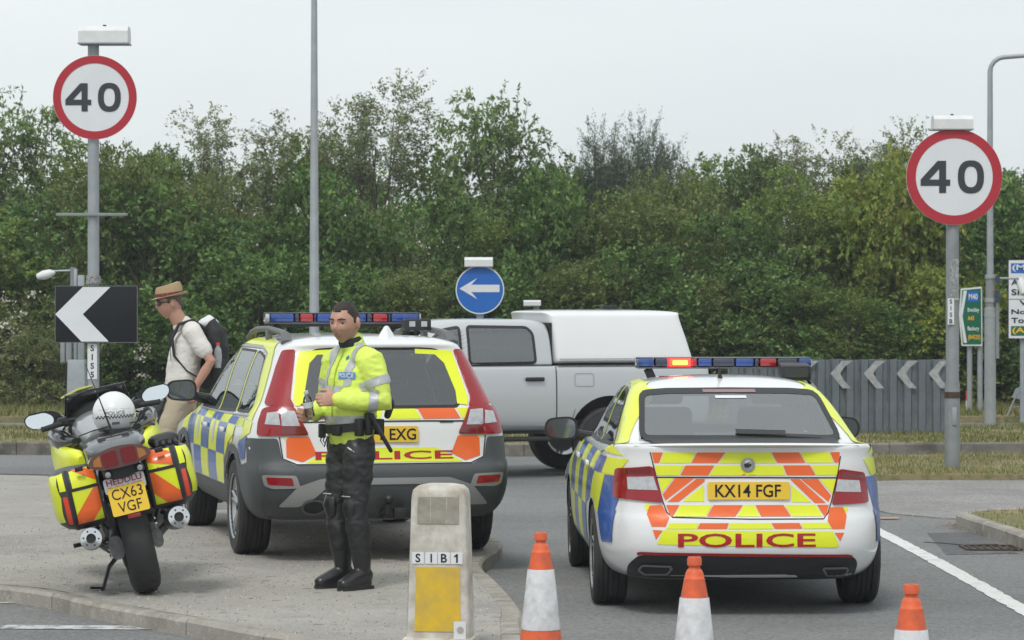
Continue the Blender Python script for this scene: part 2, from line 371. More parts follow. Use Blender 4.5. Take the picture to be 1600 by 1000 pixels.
# gully grate by the corner kerb
g = thing('drain_grate', 'rusty iron drain grate in the road beside the right-hand kerb', 'drain', (3.72, 22.75, 0.0))
rust = mat('rusty_iron', (0.09, 0.055, 0.035), 0.8, 0.3, var=0.6, vscale=20, col2=(0.03, 0.03, 0.03))
bm = B()
for dx, dy, sx, sy in ((-.2, 0, .03, .4), (.2, 0, .03, .4), (0, -.2, .37, .03), (0, .2, .37, .03)): box(bm, (dx, dy, .006), (sx, sy, .02))
build(bm, 'frame', rust, g, smooth=0)
for k in range(6):
    bm = B(); box(bm, (-.15 + k * .06, 0, .004), (.025, .37, .016)); build(bm, 'bar', rust, g, smooth=0)
sheet('pit_shade', [(-.18, -.18), (.18, -.18), (.18, .18), (-.18, .18)], 0.0035, black_pl, parent=g)  # flat black sheet painted as the shade of the hollow below

# ------------------------------------------------------------------ grass and litter (nobody could count them)
def blades(name, spots, h, wd, cols, seed, label):
    rng = np.random.default_rng(seed); n = len(spots); sp = np.array(spots)
    ang = rng.uniform(0, 2 * PI, n); lean = rng.uniform(0.1, 0.8, n); hh = h * rng.uniform(0.4, 1.25, n); ww = wd * rng.uniform(.6, 1.3, n)
    dx, dy = np.cos(ang), np.sin(ang); V = np.zeros((n, 3, 3))
    V[:, 0] = sp + np.stack([-dy * ww, dx * ww, np.zeros(n)], 1); V[:, 1] = sp - np.stack([-dy * ww, dx * ww, np.zeros(n)], 1)
    V[:, 2] = sp + np.stack([dx * lean * hh, dy * lean * hh, hh], 1)
    return quick_mesh(name, V.reshape(-1, 3), 3, cols, label)
def quick_mesh(name, V, k, m, label=None, kind='stuff', parent=None, cat=None, tone=None):
    nf = len(V) // k; me = bpy.data.meshes.new(name); me.vertices.add(len(V)); me.vertices.foreach_set('co', V.astype(np.float32).ravel())
    me.loops.add(nf * k); me.loops.foreach_set('vertex_index', np.arange(nf * k, dtype=np.int32))
    me.polygons.add(nf); me.polygons.foreach_set('loop_start', np.arange(0, nf * k, k, dtype=np.int32))
    try: me.polygons.foreach_set('loop_total', np.full(nf, k, dtype=np.int32))
    except Exception: pass
    me.update(calc_edges=True); me.validate()
    if tone is not None:
        at_ = me.attributes.new('tone', 'FLOAT', 'FACE'); at_.data.foreach_set('value', np.asarray(tone, dtype=np.float32))
    o = link(name, me, m, parent)
    if label: tag(o, label, cat, kind=kind)
    return o
def leaf_mat(name, stops, rough=0.55, trans=0.25, tone=False):
    """leaf colours picked per leaf (random per island)"""
    m = bpy.data.materials.new(name); m.use_nodes = True; t = m.node_tree; b = t.nodes['Principled BSDF']
    g_ = t.nodes.new('ShaderNodeNewGeometry'); r = t.nodes.new('ShaderNodeValToRGB'); cr = r.color_ramp
    cr.elements[0].position = 0; cr.elements[0].color = (*stops[0], 1); cr.elements[1].position = 1; cr.elements[1].color = (*stops[-1], 1)
    for i, c in enumerate(stops[1:-1]):
        e = cr.elements.new((i + 1) / (len(stops) - 1)); e.color = (*c, 1)
    t.links.new(g_.outputs['Random Per Island'], r.inputs[0]); csrc = r.outputs[0]
    if tone:                                     # boughs differ in leaf colour; light and dark clumps painted in
        an = t.nodes.new('ShaderNodeAttribute'); an.attribute_name = 'tone'; mm = t.nodes.new('ShaderNodeMixRGB'); mm.blend_type = 'MULTIPLY'; mm.inputs[0].default_value = 1.0
        t.links.new(csrc, mm.inputs[1]); t.links.new(an.outputs['Color'], mm.inputs[2]); csrc = mm.outputs[0]
    t.links.new(csrc, b.inputs['Base Color'])
    b.inputs['Roughness'].default_value = rough; setin(b, 'Specular IOR Level', 0.35)
    if trans:
        tr = t.nodes.new('ShaderNodeBsdfTranslucent'); mx = t.nodes.new('ShaderNodeMixShader'); mx.inputs[0].default_value = trans
        hs = t.nodes.new('ShaderNodeHueSaturation'); hs.inputs['Saturation'].default_value = 1.15; hs.inputs['Value'].default_value = 1.3
        t.links.new(csrc, hs.inputs['Color']); t.links.new(hs.outputs[0], tr.inputs[0])
        o_ = t.nodes['Material Output']; t.links.new(b.outputs[0], mx.inputs[1]); t.links.new(tr.outputs[0], mx.inputs[2]); t.links.new(mx.outputs[0], o_.inputs[0])
    MATS[name] = m; return m
def pip(x, y, poly):
    c = False; n = len(poly); j = n - 1
    for i in range(n):
        if ((poly[i][1] > y) != (poly[j][1] > y)) and x < (poly[j][0] - poly[i][0]) * (y - poly[i][1]) / (poly[j][1] - poly[i][1]) + poly[i][0]: c = not c
        j = i
    return c
def scatter(poly, n, z, seed, x0, x1, y0, y1):
    rnd = random.Random(seed); res = []; tries = 0
    while len(res) < n and tries < n * 12:
        tries += 1
        x, y = rnd.uniform(x0, x1), rnd.uniform(y0, y1)
        cl_ = math.sin(x * 1.7 + y * .6) + math.sin(x * .9 - y * 2.1 + 1) + math.sin(x * 4.1 + y * 3.3)
        if cl_ < rnd.uniform(-2.6, 1.6): continue
        if pip(x, y, poly): res.append((x, y, z))
    return res
grass_m = leaf_mat('grass_blades', [(0.11, 0.14, 0.035), (0.19, 0.21, 0.06), (0.32, 0.27, 0.13), (0.42, 0.35, 0.20), (0.15, 0.18, 0.05)], 0.6, 0.2)
grass_g = leaf_mat('green_grass_blades', [(0.08, 0.11, 0.025), (0.13, 0.16, 0.04), (0.20, 0.20, 0.07), (0.32, 0.27, 0.13)], 0.6, 0.2)
S = scatter(verge, 17000, 0.068, 1, 3.2, 10, 31.1, 36.7)
blades('verge_grass', S, 0.05, 0.006, grass_m, 1, 'dry patchy grass on the verge round the right-hand speed sign')
S = scatter(cor, 9000, 0.104, 2, 3.9, 8, 18, 26)
blades('corner_grass', S, 0.045, 0.005, grass_m, 2, 'dry grass behind the kerb in the lower right corner')
S = scatter(cen, 42000, 0.143, 3, -11, 11, 36.7, 43)
blades('central_grass', S, 0.055, 0.008, grass_g, 3, 'rough grass on the roundabout behind the far kerb')
fv = [(-14, 47.1), (14, 47.1), (14, 54), (-14, 54)]
S = scatter(fv, 40000, 0.098, 4, -14, 14, 47.1, 54)
blades('far_grass', S, 0.13, 0.012, grass_g, 4, 'long grass along the foot of the hedge')
lit_m = leaf_mat('dead_leaf', [(0.22, 0.10, 0.045), (0.30, 0.16, 0.07), (0.14, 0.07, 0.035), (0.36, 0.24, 0.12)], 0.8, 0.1)
def litter(name, line, n, spread, side, size, seed, label):
    rng = random.Random(seed); V = []
    for _ in range(n):
        i = rng.randrange(len(line) - 1); f = rng.random(); a, b_ = Vector(line[i][:2]), Vector(line[i + 1][:2]); p = a.lerp(b_, f)
        if math.sin(p.x * 5 + p.y * 3.1) + rng.uniform(-1, 1) < 0: continue
        t = (b_ - a).normalized(); nn = Vector((-t.y, t.x)) * side; p = p + nn * abs(rng.gauss(0.02, spread))
        an = rng.uniform(0, PI); s_ = size * rng.uniform(.4, 1.2); c_, sn = math.cos(an) * s_, math.sin(an) * s_; z = 0.008 + rng.random() * 0.02
        for dx, dy, dz in ((-c_, -sn, 0), (sn * .5, -c_ * .5, rng.random() * s_ * .6), (c_, sn, .003), (-sn * .5, c_ * .5, rng.random() * s_ * .4)): V.append((p.x + dx, p.y + dy, z + dz))
    return quick_mesh(name, np.array(V), 4, lit_m, label)
litter('island_leaf_litter', [p for p in isl if p[1] < 21 and p[0] < 0.1 and p[0] > -6][:40], 900, 0.07, -1, 0.012, 5, 'brown dead leaves in the gutter below the island kerb')
litter('corner_leaf_litter', [p for p in cl if p[1] < 26], 700, 0.09, 1, 0.013, 6, 'brown dead leaves in the gutter below the right-hand kerb')
def pebbles(name, n, poly, z, bounds, seed, m, label, size=0.006):
    rng = random.Random(seed); V = []
    for _ in range(n):
        x, y = rng.uniform(*bounds[:2]), rng.uniform(*bounds[2:])
        if not pip(x, y, poly): continue
        s_ = size * rng.uniform(.5, 1.8); a = rng.uniform(0, PI)
        P_ = [(x + s_ * math.cos(a + k * PI / 2) * rng.uniform(.7, 1.1), y + s_ * math.sin(a + k * PI / 2) * rng.uniform(.7, 1.1), z) for k in range(4)]; top = (x, y, z + s_ * .9)
        for k in range(4): V += [P_[k], P_[(k + 1) % 4], top]
    return quick_mesh(name, np.array(V), 3, m, label)
peb = leaf_mat('pebble', [(0.35, 0.32, 0.28), (0.5, 0.47, 0.42), (0.16, 0.15, 0.13), (0.28, 0.24, 0.2)], 0.9, 0)
pebbles('loose_grit', 5000, isl_in, 0.097, (-4.5, 0.1, 15, 24), 8, peb, 'loose grit scattered over the island paving')
# ------------------------------------------------------------------ trees and hedge
bark = mat('bark', (0.10, 0.085, 0.065), 0.9, var=0.6, vscale=12, col2=(0.05, 0.045, 0.04))
LM = {
 'field': leaf_mat('field_maple_leaf', [(0.074, 0.133, 0.034), (0.124, 0.205, 0.048), (0.185, 0.276, 0.068), (0.249, 0.291, 0.087), (0.112, 0.168, 0.053)], trans=0.32, tone=True),
 'dark': leaf_mat('dogwood_leaf', [(0.054, 0.109, 0.038), (0.085, 0.164, 0.048), (0.137, 0.236, 0.063), (0.211, 0.291, 0.096)], trans=0.28, tone=True),
 'cherry': leaf_mat('cherry_leaf', [(0.085, 0.140, 0.053), (0.130, 0.203, 0.068), (0.185, 0.264, 0.092), (0.223, 0.291, 0.134)], trans=0.35, tone=True),
 'birch': leaf_mat('birch_leaf', [(0.137, 0.179, 0.085), (0.198, 0.253, 0.121), (0.262, 0.291, 0.157), (0.300, 0.291, 0.206)], trans=0.35, tone=True),
 'pine': leaf_mat('pine_needle', [(0.065, 0.104, 0.072), (0.094, 0.140, 0.096), (0.137, 0.187, 0.130), (0.173, 0.205, 0.144)], trans=0.15, tone=True),
 'thorn': leaf_mat('hawthorn_leaf', [(0.092, 0.136, 0.044), (0.142, 0.183, 0.058), (0.204, 0.234, 0.083), (0.112, 0.196, 0.053), (0.244, 0.220, 0.096)], trans=0.30, tone=True),
 'lime': leaf_mat('hazel_leaf', [(0.147, 0.229, 0.044), (0.223, 0.291, 0.058), (0.300, 0.291, 0.085), (0.124, 0.192, 0.048)], trans=0.38, tone=True),
 'elder': leaf_mat('elder_leaf', [(0.087, 0.140, 0.048), (0.147, 0.205, 0.068), (0.249, 0.253, 0.121), (0.300, 0.291, 0.144)], trans=0.30, tone=True),
}
bloom = leaf_mat('elder_bloom', [(0.5, 0.5, 0.42), (0.66, 0.66, 0.58), (0.4, 0.36, 0.28)], trans=0.1)

def leaves(org, dirn, lng, nl, size, rng, droop=0.25, spread=0.6, aspect=0.55, upn=0.8):
    """leaf diamonds along sprays; org/dirn (n,3), lng (n,), nl leaves each"""
    n = len(org); t = np.tile(np.linspace(0.08, 1.0, nl), (n, 1)) + rng.normal(0, 0.03, (n, nl))
    p = org[:, None] + dirn[:, None] * (lng[:, None] * t)[..., None]; p[..., 2] -= droop * lng[:, None] * t ** 2
    p = p + rng.normal(0, 0.025, p.shape)
    p = p.reshape(-1, 3); N_ = len(p)
    d = np.repeat(dirn, nl, 0) * 0.55 + rng.normal(0, spread, (N_, 3)); d[:, 2] -= droop * 0.8
    d /= np.linalg.norm(d, axis=1)[:, None]
    up = rng.normal(0, 0.55, (N_, 3)); up[:, 2] += upn
    s = np.cross(d, up); s /= np.linalg.norm(s, axis=1)[:, None] + 1e-9
    nn = np.cross(s, d)
    ln = size * rng.uniform(0.6, 1.35, N_)[:, None]; wd = ln * aspect * rng.uniform(.8, 1.15, N_)[:, None]
    V = np.zeros((N_, 4, 3)); V[:, 0] = p; V[:, 1] = p + d * ln * 0.45 + s * wd * 0.5 + nn * ln * 0.10; V[:, 2] = p + d * ln; V[:, 3] = p + d * ln * 0.45 - s * wd * 0.5 + nn * ln * 0.10
    return V.reshape(-1, 3)
def sprays_lobed(rng, n, H, rad, base, lobes, lobe_r, up=0.35, lobe_flat=0.95, top_pow=1.0):
    """spray origins and directions on clumps spread through a crown of height H and radius rad"""
    th = rng.uniform(0, 2 * PI, lobes); zz = rng.uniform(0, 1, lobes) ** top_pow
    rr = rad * np.sqrt(np.clip(1 - (zz * 1.05 - 0.28) ** 2 / 0.7, 0.05, 1)) * rng.uniform(0.45, 0.95, lobes)
    c = np.stack([rr * np.cos(th), rr * np.sin(th), base + (H - base - lobe_r * 0.7) * zz], 1)
    k = rng.integers(0, lobes, n); lr = lobe_r * rng.uniform(.7, 1.25, lobes)
    v = rng.normal(0, 1, (n, 3)); v /= np.linalg.norm(v, axis=1)[:, None]; v[:, 2] = np.where(v[:, 2] < 0, v[:, 2] * .75, v[:, 2])
    q = rng.uniform(0.35, 1.0, n) ** 0.5
    o = c[k] + v * (lr[k] * q)[:, None] * np.array([1, 1, lobe_flat])
    d = v + 0.35 * (o / (np.linalg.norm(o, axis=1)[:, None] + 1e-6)) + rng.normal(0, .25, (n, 3)); d[:, 2] += up
    d /= np.linalg.norm(d, axis=1)[:, None]
    return o, d, c, rng.uniform(.62, 1.38, lobes)[k]
def limbs(bm, targets, H, r0, rng, base=0.3, seg=6):
    """tapered trunk with a limb to each target"""
    pts = [Vector((0, 0, -0.1))]; x = y = 0.0
    for k in range(1, 7):
        x += rng.normal(0, .05); y += rng.normal(0, .05); pts.append(Vector((x, y, H * 0.8 * k / 6)))
    tube(bm, pts, [r0 * (1 - 0.13 * k) for k in range(7)], 8)
    for tg in targets:
        tg = Vector(tg); zb = max(0.2, min(H * 0.7, tg.z * rng.uniform(0.35, 0.6))); i = min(5, int(zb / (H * .8) * 6)); f = zb / (H * .8) * 6 - i
        a = pts[i].lerp(pts[i + 1], min(1, f)); m_ = a.lerp(tg, .55) + Vector((rng.normal(0, .1), rng.normal(0, .1), .12))
        tube(bm, [a, m_, tg], [r0 * .42, r0 * .25, r0 * .06], 5)
PROTO = {}
def proto(key, kind, H, rad, seed, n=1105, nl=16, size=0.10, lobes=34, lobe_r=0.6, base=0.5, ln=0.42, droop=0.3, up=0.35, aspect=.55, extra=None, top_pow=1.0, spread=.6):
    rng = np.random.default_rng(seed); o, d, c, tn = sprays_lobed(rng, n, H, rad, base, lobes, lobe_r, up, top_pow=top_pow)
    V = [leaves(o, d, ln * rng.uniform(.6, 1.3, n), nl, size, rng, droop, spread, aspect)]
    T = [np.repeat(tn, nl)]
    bm = B(); limbs(bm, c, H, 0.075, rng)
    if extra:
        for (oo, dd, ll, nn_, sz, dr, asp, sprd, tw) in extra(rng, H, rad):
            V.append(leaves(oo, dd, ll, nn_, sz, rng, dr, sprd, asp)); T.append(np.repeat(rng.uniform(.8, 1.35, len(oo)), nn_))
            if tw:
                for a, b_, l_ in zip(oo, dd, ll):
                    a = Vector(a); b_ = Vector(b_); e = a + b_ * l_; m_ = a.lerp(e, .5); e.z -= dr * l_; m_.z -= dr * l_ * .25
                    tube(bm, [a - b_ * .15, m_, e], [tw, tw * .7, tw * .25], 3, caps=False)
    me_c = quick_mesh('crown', np.concatenate(V), 4, LM[kind], tone=np.concatenate(T)).data
    ob = [x for x in bpy.data.objects if x.data is me_c][0]; bpy.data.objects.remove(ob)
    tm = build(bm, 'trunk', bark); me_t = tm.data; bpy.data.objects.remove(tm)
    PROTO[key] = (me_c, me_t, H, rad)
def upright(n, spread_r, z0, z1, l0, l1, nl, sz, dr, asp, sprd, tw, tilt=.35, fan=0.0):
    """upright shoots breaking out of the top of a crown"""
    def f(rng, H, rad):
        th = rng.uniform(0, 2 * PI, n); r = spread_r * np.sqrt(rng.uniform(0, 1, n))
        z = H * (z0 + (z1 - z0) * rng.uniform(0, 1, n)) - r * 0.55
        o = np.stack([r * np.cos(th), r * np.sin(th), z], 1)
        d = np.stack([np.cos(th) * fan * r + rng.normal(0, tilt, n), np.sin(th) * fan * r + rng.normal(0, tilt, n), np.ones(n)], 1); d /= np.linalg.norm(d, axis=1)[:, None]
        return [(o, d, rng.uniform(l0, l1, n), nl, sz, dr, asp, sprd, tw)]
    return f
def birch_top(rng, H, rad):
    """slender leaders with fine side twigs, sky showing between"""
    res = []; oo, dd, ll = [], [], []
    for k in range(16):
        th = rng.uniform(0, 2 * PI); r = rad * .6 * math.sqrt(rng.uniform(0, 1)); b_ = Vector((r * math.cos(th), r * math.sin(th), H * .58))
        tip = Vector((b_.x * 1.75 + rng.normal(0, .1), b_.y * 1.75 + rng.normal(0, .1), H * rng.uniform(.84, 1.0) - r * .25)); dr = (tip - b_)
        oo.append(b_); dd.append(dr.normalized()); ll.append(dr.length)
        for j in range(20):
            p = b_.lerp(tip, rng.uniform(.25, 1.0)); a = rng.uniform(0, 2 * PI); q = Vector((math.cos(a), math.sin(a), rng.uniform(.1, .9))).normalized()
            oo.append(p); dd.append(q); ll.append(rng.uniform(.15, .42))
    return [(np.array([list(x) for x in oo]), np.array([list(x) for x in dd]), np.array(ll), 15, 0.066, 0.08, .6, .8, 0.006)]
def pine_candles(rng, H, rad):
    res = []; n = 95; th = rng.uniform(0, 2 * PI, n); r = rad * np.sqrt(rng.uniform(0, 1, n)); z = H * .60 + (H * .24) * (1 - r / rad) + rng.uniform(-.5, .15, n)
    o = np.stack([r * np.cos(th), r * np.sin(th), z], 1); d = np.stack([np.cos(th) * .14 + rng.normal(0, .06, n), np.sin(th) * .14 + rng.normal(0, .06, n), np.ones(n)], 1); d /= np.linalg.norm(d, axis=1)[:, None]
    l = rng.uniform(.5, 1.05, n); return [(o, d, l, 80, 0.10, -0.05, .2, .45, 0.013)]
proto('field_a', 'field', 5.6, 1.6, 11, n=1292)
proto('field_b', 'field', 5.6, 1.6, 12, n=1292, size=.085, extra=upright(46, 1.1, .86, .98, .35, .75, 12, .085, .12, .55, .6, .006))
proto('cherry_a', 'cherry', 6.0, 1.7, 21, n=1088, size=.125, droop=.6, aspect=.42, extra=upright(26, 1.0, .76, .95, .7, 1.25, 26, .125, .12, .42, .55, .014, tilt=.4))
proto('cherry_b', 'cherry', 6.0, 1.7, 22, n=1088, size=.12, droop=.6, aspect=.42, extra=upright(20, 1.2, .78, .92, .8, 1.35, 28, .12, .2, .42, .5, .014, tilt=.5))
proto('birch_a', 'birch', 6.4, 1.5, 31, n=884, size=.07, lobes=30, lobe_r=.5, base=.6, top_pow=1.7, extra=birch_top, up=.5)
proto('birch_b', 'birch', 6.4, 1.5, 32, n=884, size=.07, lobes=30, lobe_r=.5, base=.6, top_pow=1.7, extra=birch_top, up=.5)
proto('pine_a', 'pine', 6.0, 1.25, 41, n=1054, nl=24, size=.10, aspect=.2, lobes=32, lobe_r=.5, ln=.4, droop=-.2, up=.7, top_pow=1.4, extra=pine_candles, spread=.55)
proto('dark_a', 'dark', 3.6, 1.5, 51, n=1224, nl=15, size=.105, lobes=30, lobe_r=.52, base=.1, aspect=.62, ln=.34)
proto('dark_b', 'dark', 3.6, 1.5, 52, n=1224, nl=15, size=.095, lobes=32, lobe_r=.48, base=.1, aspect=.62, ln=.34)
proto('thorn_a', 'thorn', 3.8, 1.5, 61, n=1292, nl=17, size=.065, lobes=34, lobe_r=.42, base=.1, aspect=.7, ln=.42, extra=upright(40, 1.2, .7, .95, .4, .8, 18, .06, .35, .7, .6, .006, tilt=.7))
proto('lime_a', 'lime', 3.8, 1.5, 71, n=1088, nl=14, size=.115, lobes=30, lobe_r=.5, base=.1, aspect=.6, ln=.42, droop=.5, extra=upright(30, 1.1, .75, .95, .5, .9, 14, .11, .35, .6, .5, .008, tilt=.6))
proto('elder_a', 'elder', 2.2, 1.3, 81, n=714, nl=13, size=.085, lobes=26, lobe_r=.45, base=.05, aspect=.42, ln=.36, droop=.4)
TREE_NO = [0]
OFF = {}
def off_label(what, px):
    side = 'left' if px < 800 else 'right'; OFF.setdefault((what, side), []).append(px); n = len(OFF[(what, side)])
    return '%s hidden beyond the %s picture edge, %s counted along the row' % (what, side, ('first', 'second', 'third', 'fourth', 'fifth')[n - 1])
def tree(px, ty, d, key, hw, name, label, group, z=0.09):
    me_c, me_t, H, rad = PROTO[key]; p = at(px, ty, d); h = p.z - z; rnd = random.Random(TREE_NO[0] * 7 + 3); TREE_NO[0] += 1
    t = thing(name, label, 'tree' if h > 3.9 else 'shrub', (p.x, d, z), rnd.uniform(0, 2 * PI), group)
    k = hw / F * d / rad; t.scale = (k, k, h / H)
    link('crown', me_c, None, t); link('trunk', me_t, None, t)
    return t
BK, FR, LO = 'trees along the skyline', 'shrubs in front of the trees', 'low plants at the foot of the hedge'
rows = [
 # px, top row, distance, kind, half width px
 (-210, 216, 58, 'field_a', 130), (-100, 191, 59, 'cherry_b', 120), (12, 154, 58, 'cherry_a', 120), (122, 231, 60, 'field_a', 110), (212, 238, 58.5, 'field_b', 105), (272, 231, 60, 'cherry_b', 85),
 (352, 164, 59, 'birch_a', 115), (452, 231, 60, 'field_a', 110), (520, 208, 61, 'field_b', 95), (590, 134, 59.5, 'birch_b', 118), (690, 211, 60.5, 'field_a', 95), (772, 154, 59, 'cherry_a', 118),
 (868, 258, 60, 'field_b', 95), (948, 202, 60, 'pine_a', 74), (1016, 196, 61, 'pine_a', 70), (1092, 266, 60, 'field_a', 85), (1146, 231, 59, 'cherry_b', 88), (1208, 254, 61, 'field_b', 80), (1278, 202, 60, 'birch_a', 100),
 (1342, 248, 61, 'field_b', 80), (1398, 206, 60.5, 'birch_b', 98), (1470, 258, 59, 'field_a', 100), (1562, 274, 58, 'field_b', 105), (1660, 288, 58, 'cherry_b', 110), (1770, 266, 59, 'field_a', 120), (1880, 266, 59, 'birch_a', 120)]
WORD = {'field': 'rounded mid-green', 'cherry': 'long-leaved', 'birch': 'wispy open-topped', 'pine': 'blue-green upright-shooted pine'}
left_n = {}
LBL = {
 12: 'tall dense long-leaved tree at the left edge of the skyline', 122: 'rounded green tree behind the left speed limit sign', 212: 'green tree rising just right of the left speed limit sign', 272: 'long-leaved tree between the left sign and the wispy birch',
 352: 'wispy open-topped birch between the left sign and the tall lamp column', 452: 'rounded green tree directly left of the tall lamp column', 520: 'green tree directly right of the tall lamp column', 590: 'tallest wispy birch on the skyline, right of the lamp column',
 690: 'rounded green tree between the tallest birch and the cherry', 772: 'cherry tree with upright leafy shoots above the blue arrow sign', 868: 'green tree in the dip between the cherry and the pines', 948: 'left one of the two dark pines with upright shoots',
 1016: 'right one of the two dark pines with upright shoots', 1092: 'rounded green tree directly right of the dark pines', 1146: 'long-leaved tree second to the right of the dark pines', 1208: 'green tree left of the two right-hand birches', 1278: 'left one of the two right-hand wispy birches',
 1342: 'green tree between the two right-hand wispy birches', 1398: 'right one of the two right-hand wispy birches, beside the speed sign', 1470: 'rounded green tree behind the right speed limit sign', 1562: 'green tree behind the curved lamp column at right'}
for px, ty, d, key, hw in rows:
    k = key.split('_')[0]; nm = {'field': 'maple_tree', 'cherry': 'cherry_tree', 'birch': 'birch_tree', 'pine': 'pine_tree'}[k]
    tree(px, ty, d, key, hw, nm, LBL[px] if px in LBL else off_label('skyline tree', px), BK)
frs = [(-150, 282, 54.7, 'dark_a', 138, ''), (-40, 333, 53.0, 'field_a', 124, ''), (62, 318, 54.1, 'dark_b', 128, 'dark leafy shrub at the left edge below the skyline'), (150, 248, 55.2, 'thorn_a', 104, 'brownish shrub behind the left sign post'), (240, 300, 54.9, 'dark_a', 128, 'dark leafy shrub between the left sign and the walking man'),
 (332, 290, 55.7, 'thorn_a', 99, 'reddish-brown twiggy shrub above the walking man'), (420, 344, 54.4, 'dark_b', 135, 'dark leafy shrub left of the tall lamp column'), (520, 282, 53.6, 'dark_a', 113, 'dark leafy shrub right of the tall lamp column'), (618, 344, 56.0, 'thorn_a', 115, 'ochre-tinged shrub left of the blue arrow sign'),
 (700, 315, 54.4, 'dark_b', 107, 'dark shrub behind the left rim of the blue arrow sign'), (790, 336, 53.9, 'field_b', 119, 'green bushy shrub behind the right rim of the blue arrow sign'), (880, 282, 53.0, 'dark_a', 110, 'dark shrub above the pickup canopy'), (968, 318, 53.3, 'thorn_a', 130, 'brownish hawthorn above the rear of the pickup canopy'),
 (1062, 288, 55.1, 'thorn_a', 118, 'brownish hawthorn above the red flashing light'), (1150, 338, 53.9, 'dark_b', 109, 'dark shrub above the second police car roof'), (1240, 275, 53.7, 'field_a', 109, 'green shrub left of the chevron fence panels'), (1330, 288, 54.9, 'lime_a', 105, 'lime-green hazel above the chevron fence'),
 (1420, 245, 53.9, 'lime_a', 95, 'lime-green hazel just left of the right sign post'), (1520, 300, 54.5, 'dark_a', 116, 'dark shrub behind the green direction sign'), (1610, 356, 55.4, 'field_b', 118, 'green shrub behind the white direction sign'), (1720, 272, 55.2, 'dark_b', 121, ''), (1840, 346, 53.5, 'field_a', 136, '')]
for px, ty, d, key, hw, lb in frs:
    tree(px, ty, d, key, hw, 'shrub', lb or off_label('mid-height shrub', px), FR)
lows = [(-90, 470, 51.5, 'elder_a', 103, ''), (25, 475, 52, 'elder_a', 109, 'pale flowering elder bush at the lower left edge'), (90, 520, 51, 'elder_a', 80, 'low straggly elder in front of the grey posts at left'), (190, 460, 52, 'dark_a', 92, 'low dark bush right of the left sign post'), (290, 460, 52.5, 'dark_b', 103, 'low dark bush behind the walking man'),
 (400, 405, 52, 'dark_a', 114, 'low dark bush behind the estate car roof'), (540, 410, 52, 'dark_b', 114, 'low dark bush behind the officer'), (650, 430, 52, 'thorn_a', 103, 'low brownish bush behind the pickup cab'), (780, 440, 52, 'dark_a', 114, 'low bush directly below the blue arrow sign'), (900, 420, 52, 'thorn_a', 109, 'low brownish bush behind the pickup canopy'), (1010, 385, 52, 'dark_b', 103, 'low dark bush behind the tail of the pickup'),
 (1110, 445, 52, 'thorn_a', 109, 'low brownish bush behind the second car light bar'), (1210, 420, 52, 'dark_a', 109, 'low dark bush at the left end of the chevron fence'), (1310, 450, 52, 'field_b', 103, 'low green bush behind the middle of the chevron fence'), (1405, 475, 52.5, 'dark_b', 97, 'low dark bush behind the right end of the chevron fence'), (1490, 425, 52.5, 'lime_a', 92, 'low yellow-green bush below the green direction sign'), (1575, 435, 53, 'dark_a', 97, 'low dark bush behind the folded roadworks frame'), (1680, 470, 52, 'dark_b', 114, '')]
for px, ty, d, key, hw, lb in lows:
    tree(px, ty, d, key, hw, 'low_shrub', lb or off_label('low bush', px), LO)
# wood behind, one mass seen only through the gaps
rng = np.random.default_rng(99); n = 5200
o = np.stack([rng.uniform(-17, 17, n), rng.uniform(63, 66, n), rng.uniform(0.1, 4.75, n)], 1); d_ = rng.normal(0, 1, (n, 3)); d_[:, 2] += .4; d_ /= np.linalg.norm(d_, axis=1)[:, None]
quick_mesh('background_wood', leaves(o, d_, rng.uniform(.4, .8, n), 20, .13, rng), 4, LM['dark'], 'dark mass of foliage behind the row of trees', tone=np.repeat(rng.uniform(.6, 1.2, n), 20))
# elder bloom heads on the flowering bush
rng = np.random.default_rng(5); V = []
for px, py in [(12, 470), (30, 490), (48, 462), (20, 520), (8, 505), (215, 560), (228, 545), (222, 590), (5, 560)]:
    c = np.array(at(px, py, 50.6 + rng.uniform(0, .3))); m_ = 16; q = c + rng.normal(0, 1, (m_, 3)) * np.array([.07, .05, .035])
    dd = rng.normal(0, .4, (m_, 3)); dd[:, 2] += .6; dd[:, 1] -= .8; dd /= np.linalg.norm(dd, axis=1)[:, None]
    V.append(leaves(q, dd, np.full(m_, .04), 2, .045, rng, 0, .5, .9))
quick_mesh('elder_blossom', np.concatenate(V), 4, bloom, 'creamy elder blossom on the bushes at lower left')
# ------------------------------------------------------------------ signs, columns, fence
digit_m = mat('numeral_hazed', (.032, .036, .045), .55)  # black figures greyed in their colour to paint in haze
def px_m(d): return d / F
def pole_part(par, p0, p1, r0, r1, m, name='pole', seg=16):
    bm = B(); tube(bm, [p0, p1], [r0, r1], seg); return build(bm, name, m, par)
def rel(par, p): return Vector(p) - par.location
def lamp_box(par, x0, x1, y0, y1, d, name='lamp_housing'):
    a, b_ = rel(par, at(x0, y1, d)), rel(par, at(x1, y0, d)); c = (a + b_) / 2; w_, h = b_.x - a.x, b_.z - a.z
    bm = B(); prof = [(-.5, -.5), (.5, -.5), (.5, .1), (.36, .42), (.1, .5), (-.3, .5), (-.5, .2)]
    M = Matrix.Translation((c.x - w_ / 2, c.y, c.z)) @ Matrix(((0, 0, 1, 0), (1, 0, 0, 0), (0, 1, 0, 0), (0, 0, 0, 1)))
    prism(bm, [(x * .26, y * h) for x, y in prof], w_, M); o = build(bm, name, lamp_white, par, bevel=.006)
    bm = B(); box(bm, (c.x, c.y, a.z - .006), (w_ * 1.03, .27, .012)); build(bm, 'base_strip', galv, o)
    bm = B(); tube(bm, [(c.x, c.y, b_.z - .005), (c.x, c.y, b_.z + .02)], .018, 8); build(bm, 'photocell', black_pl, o)
    return o
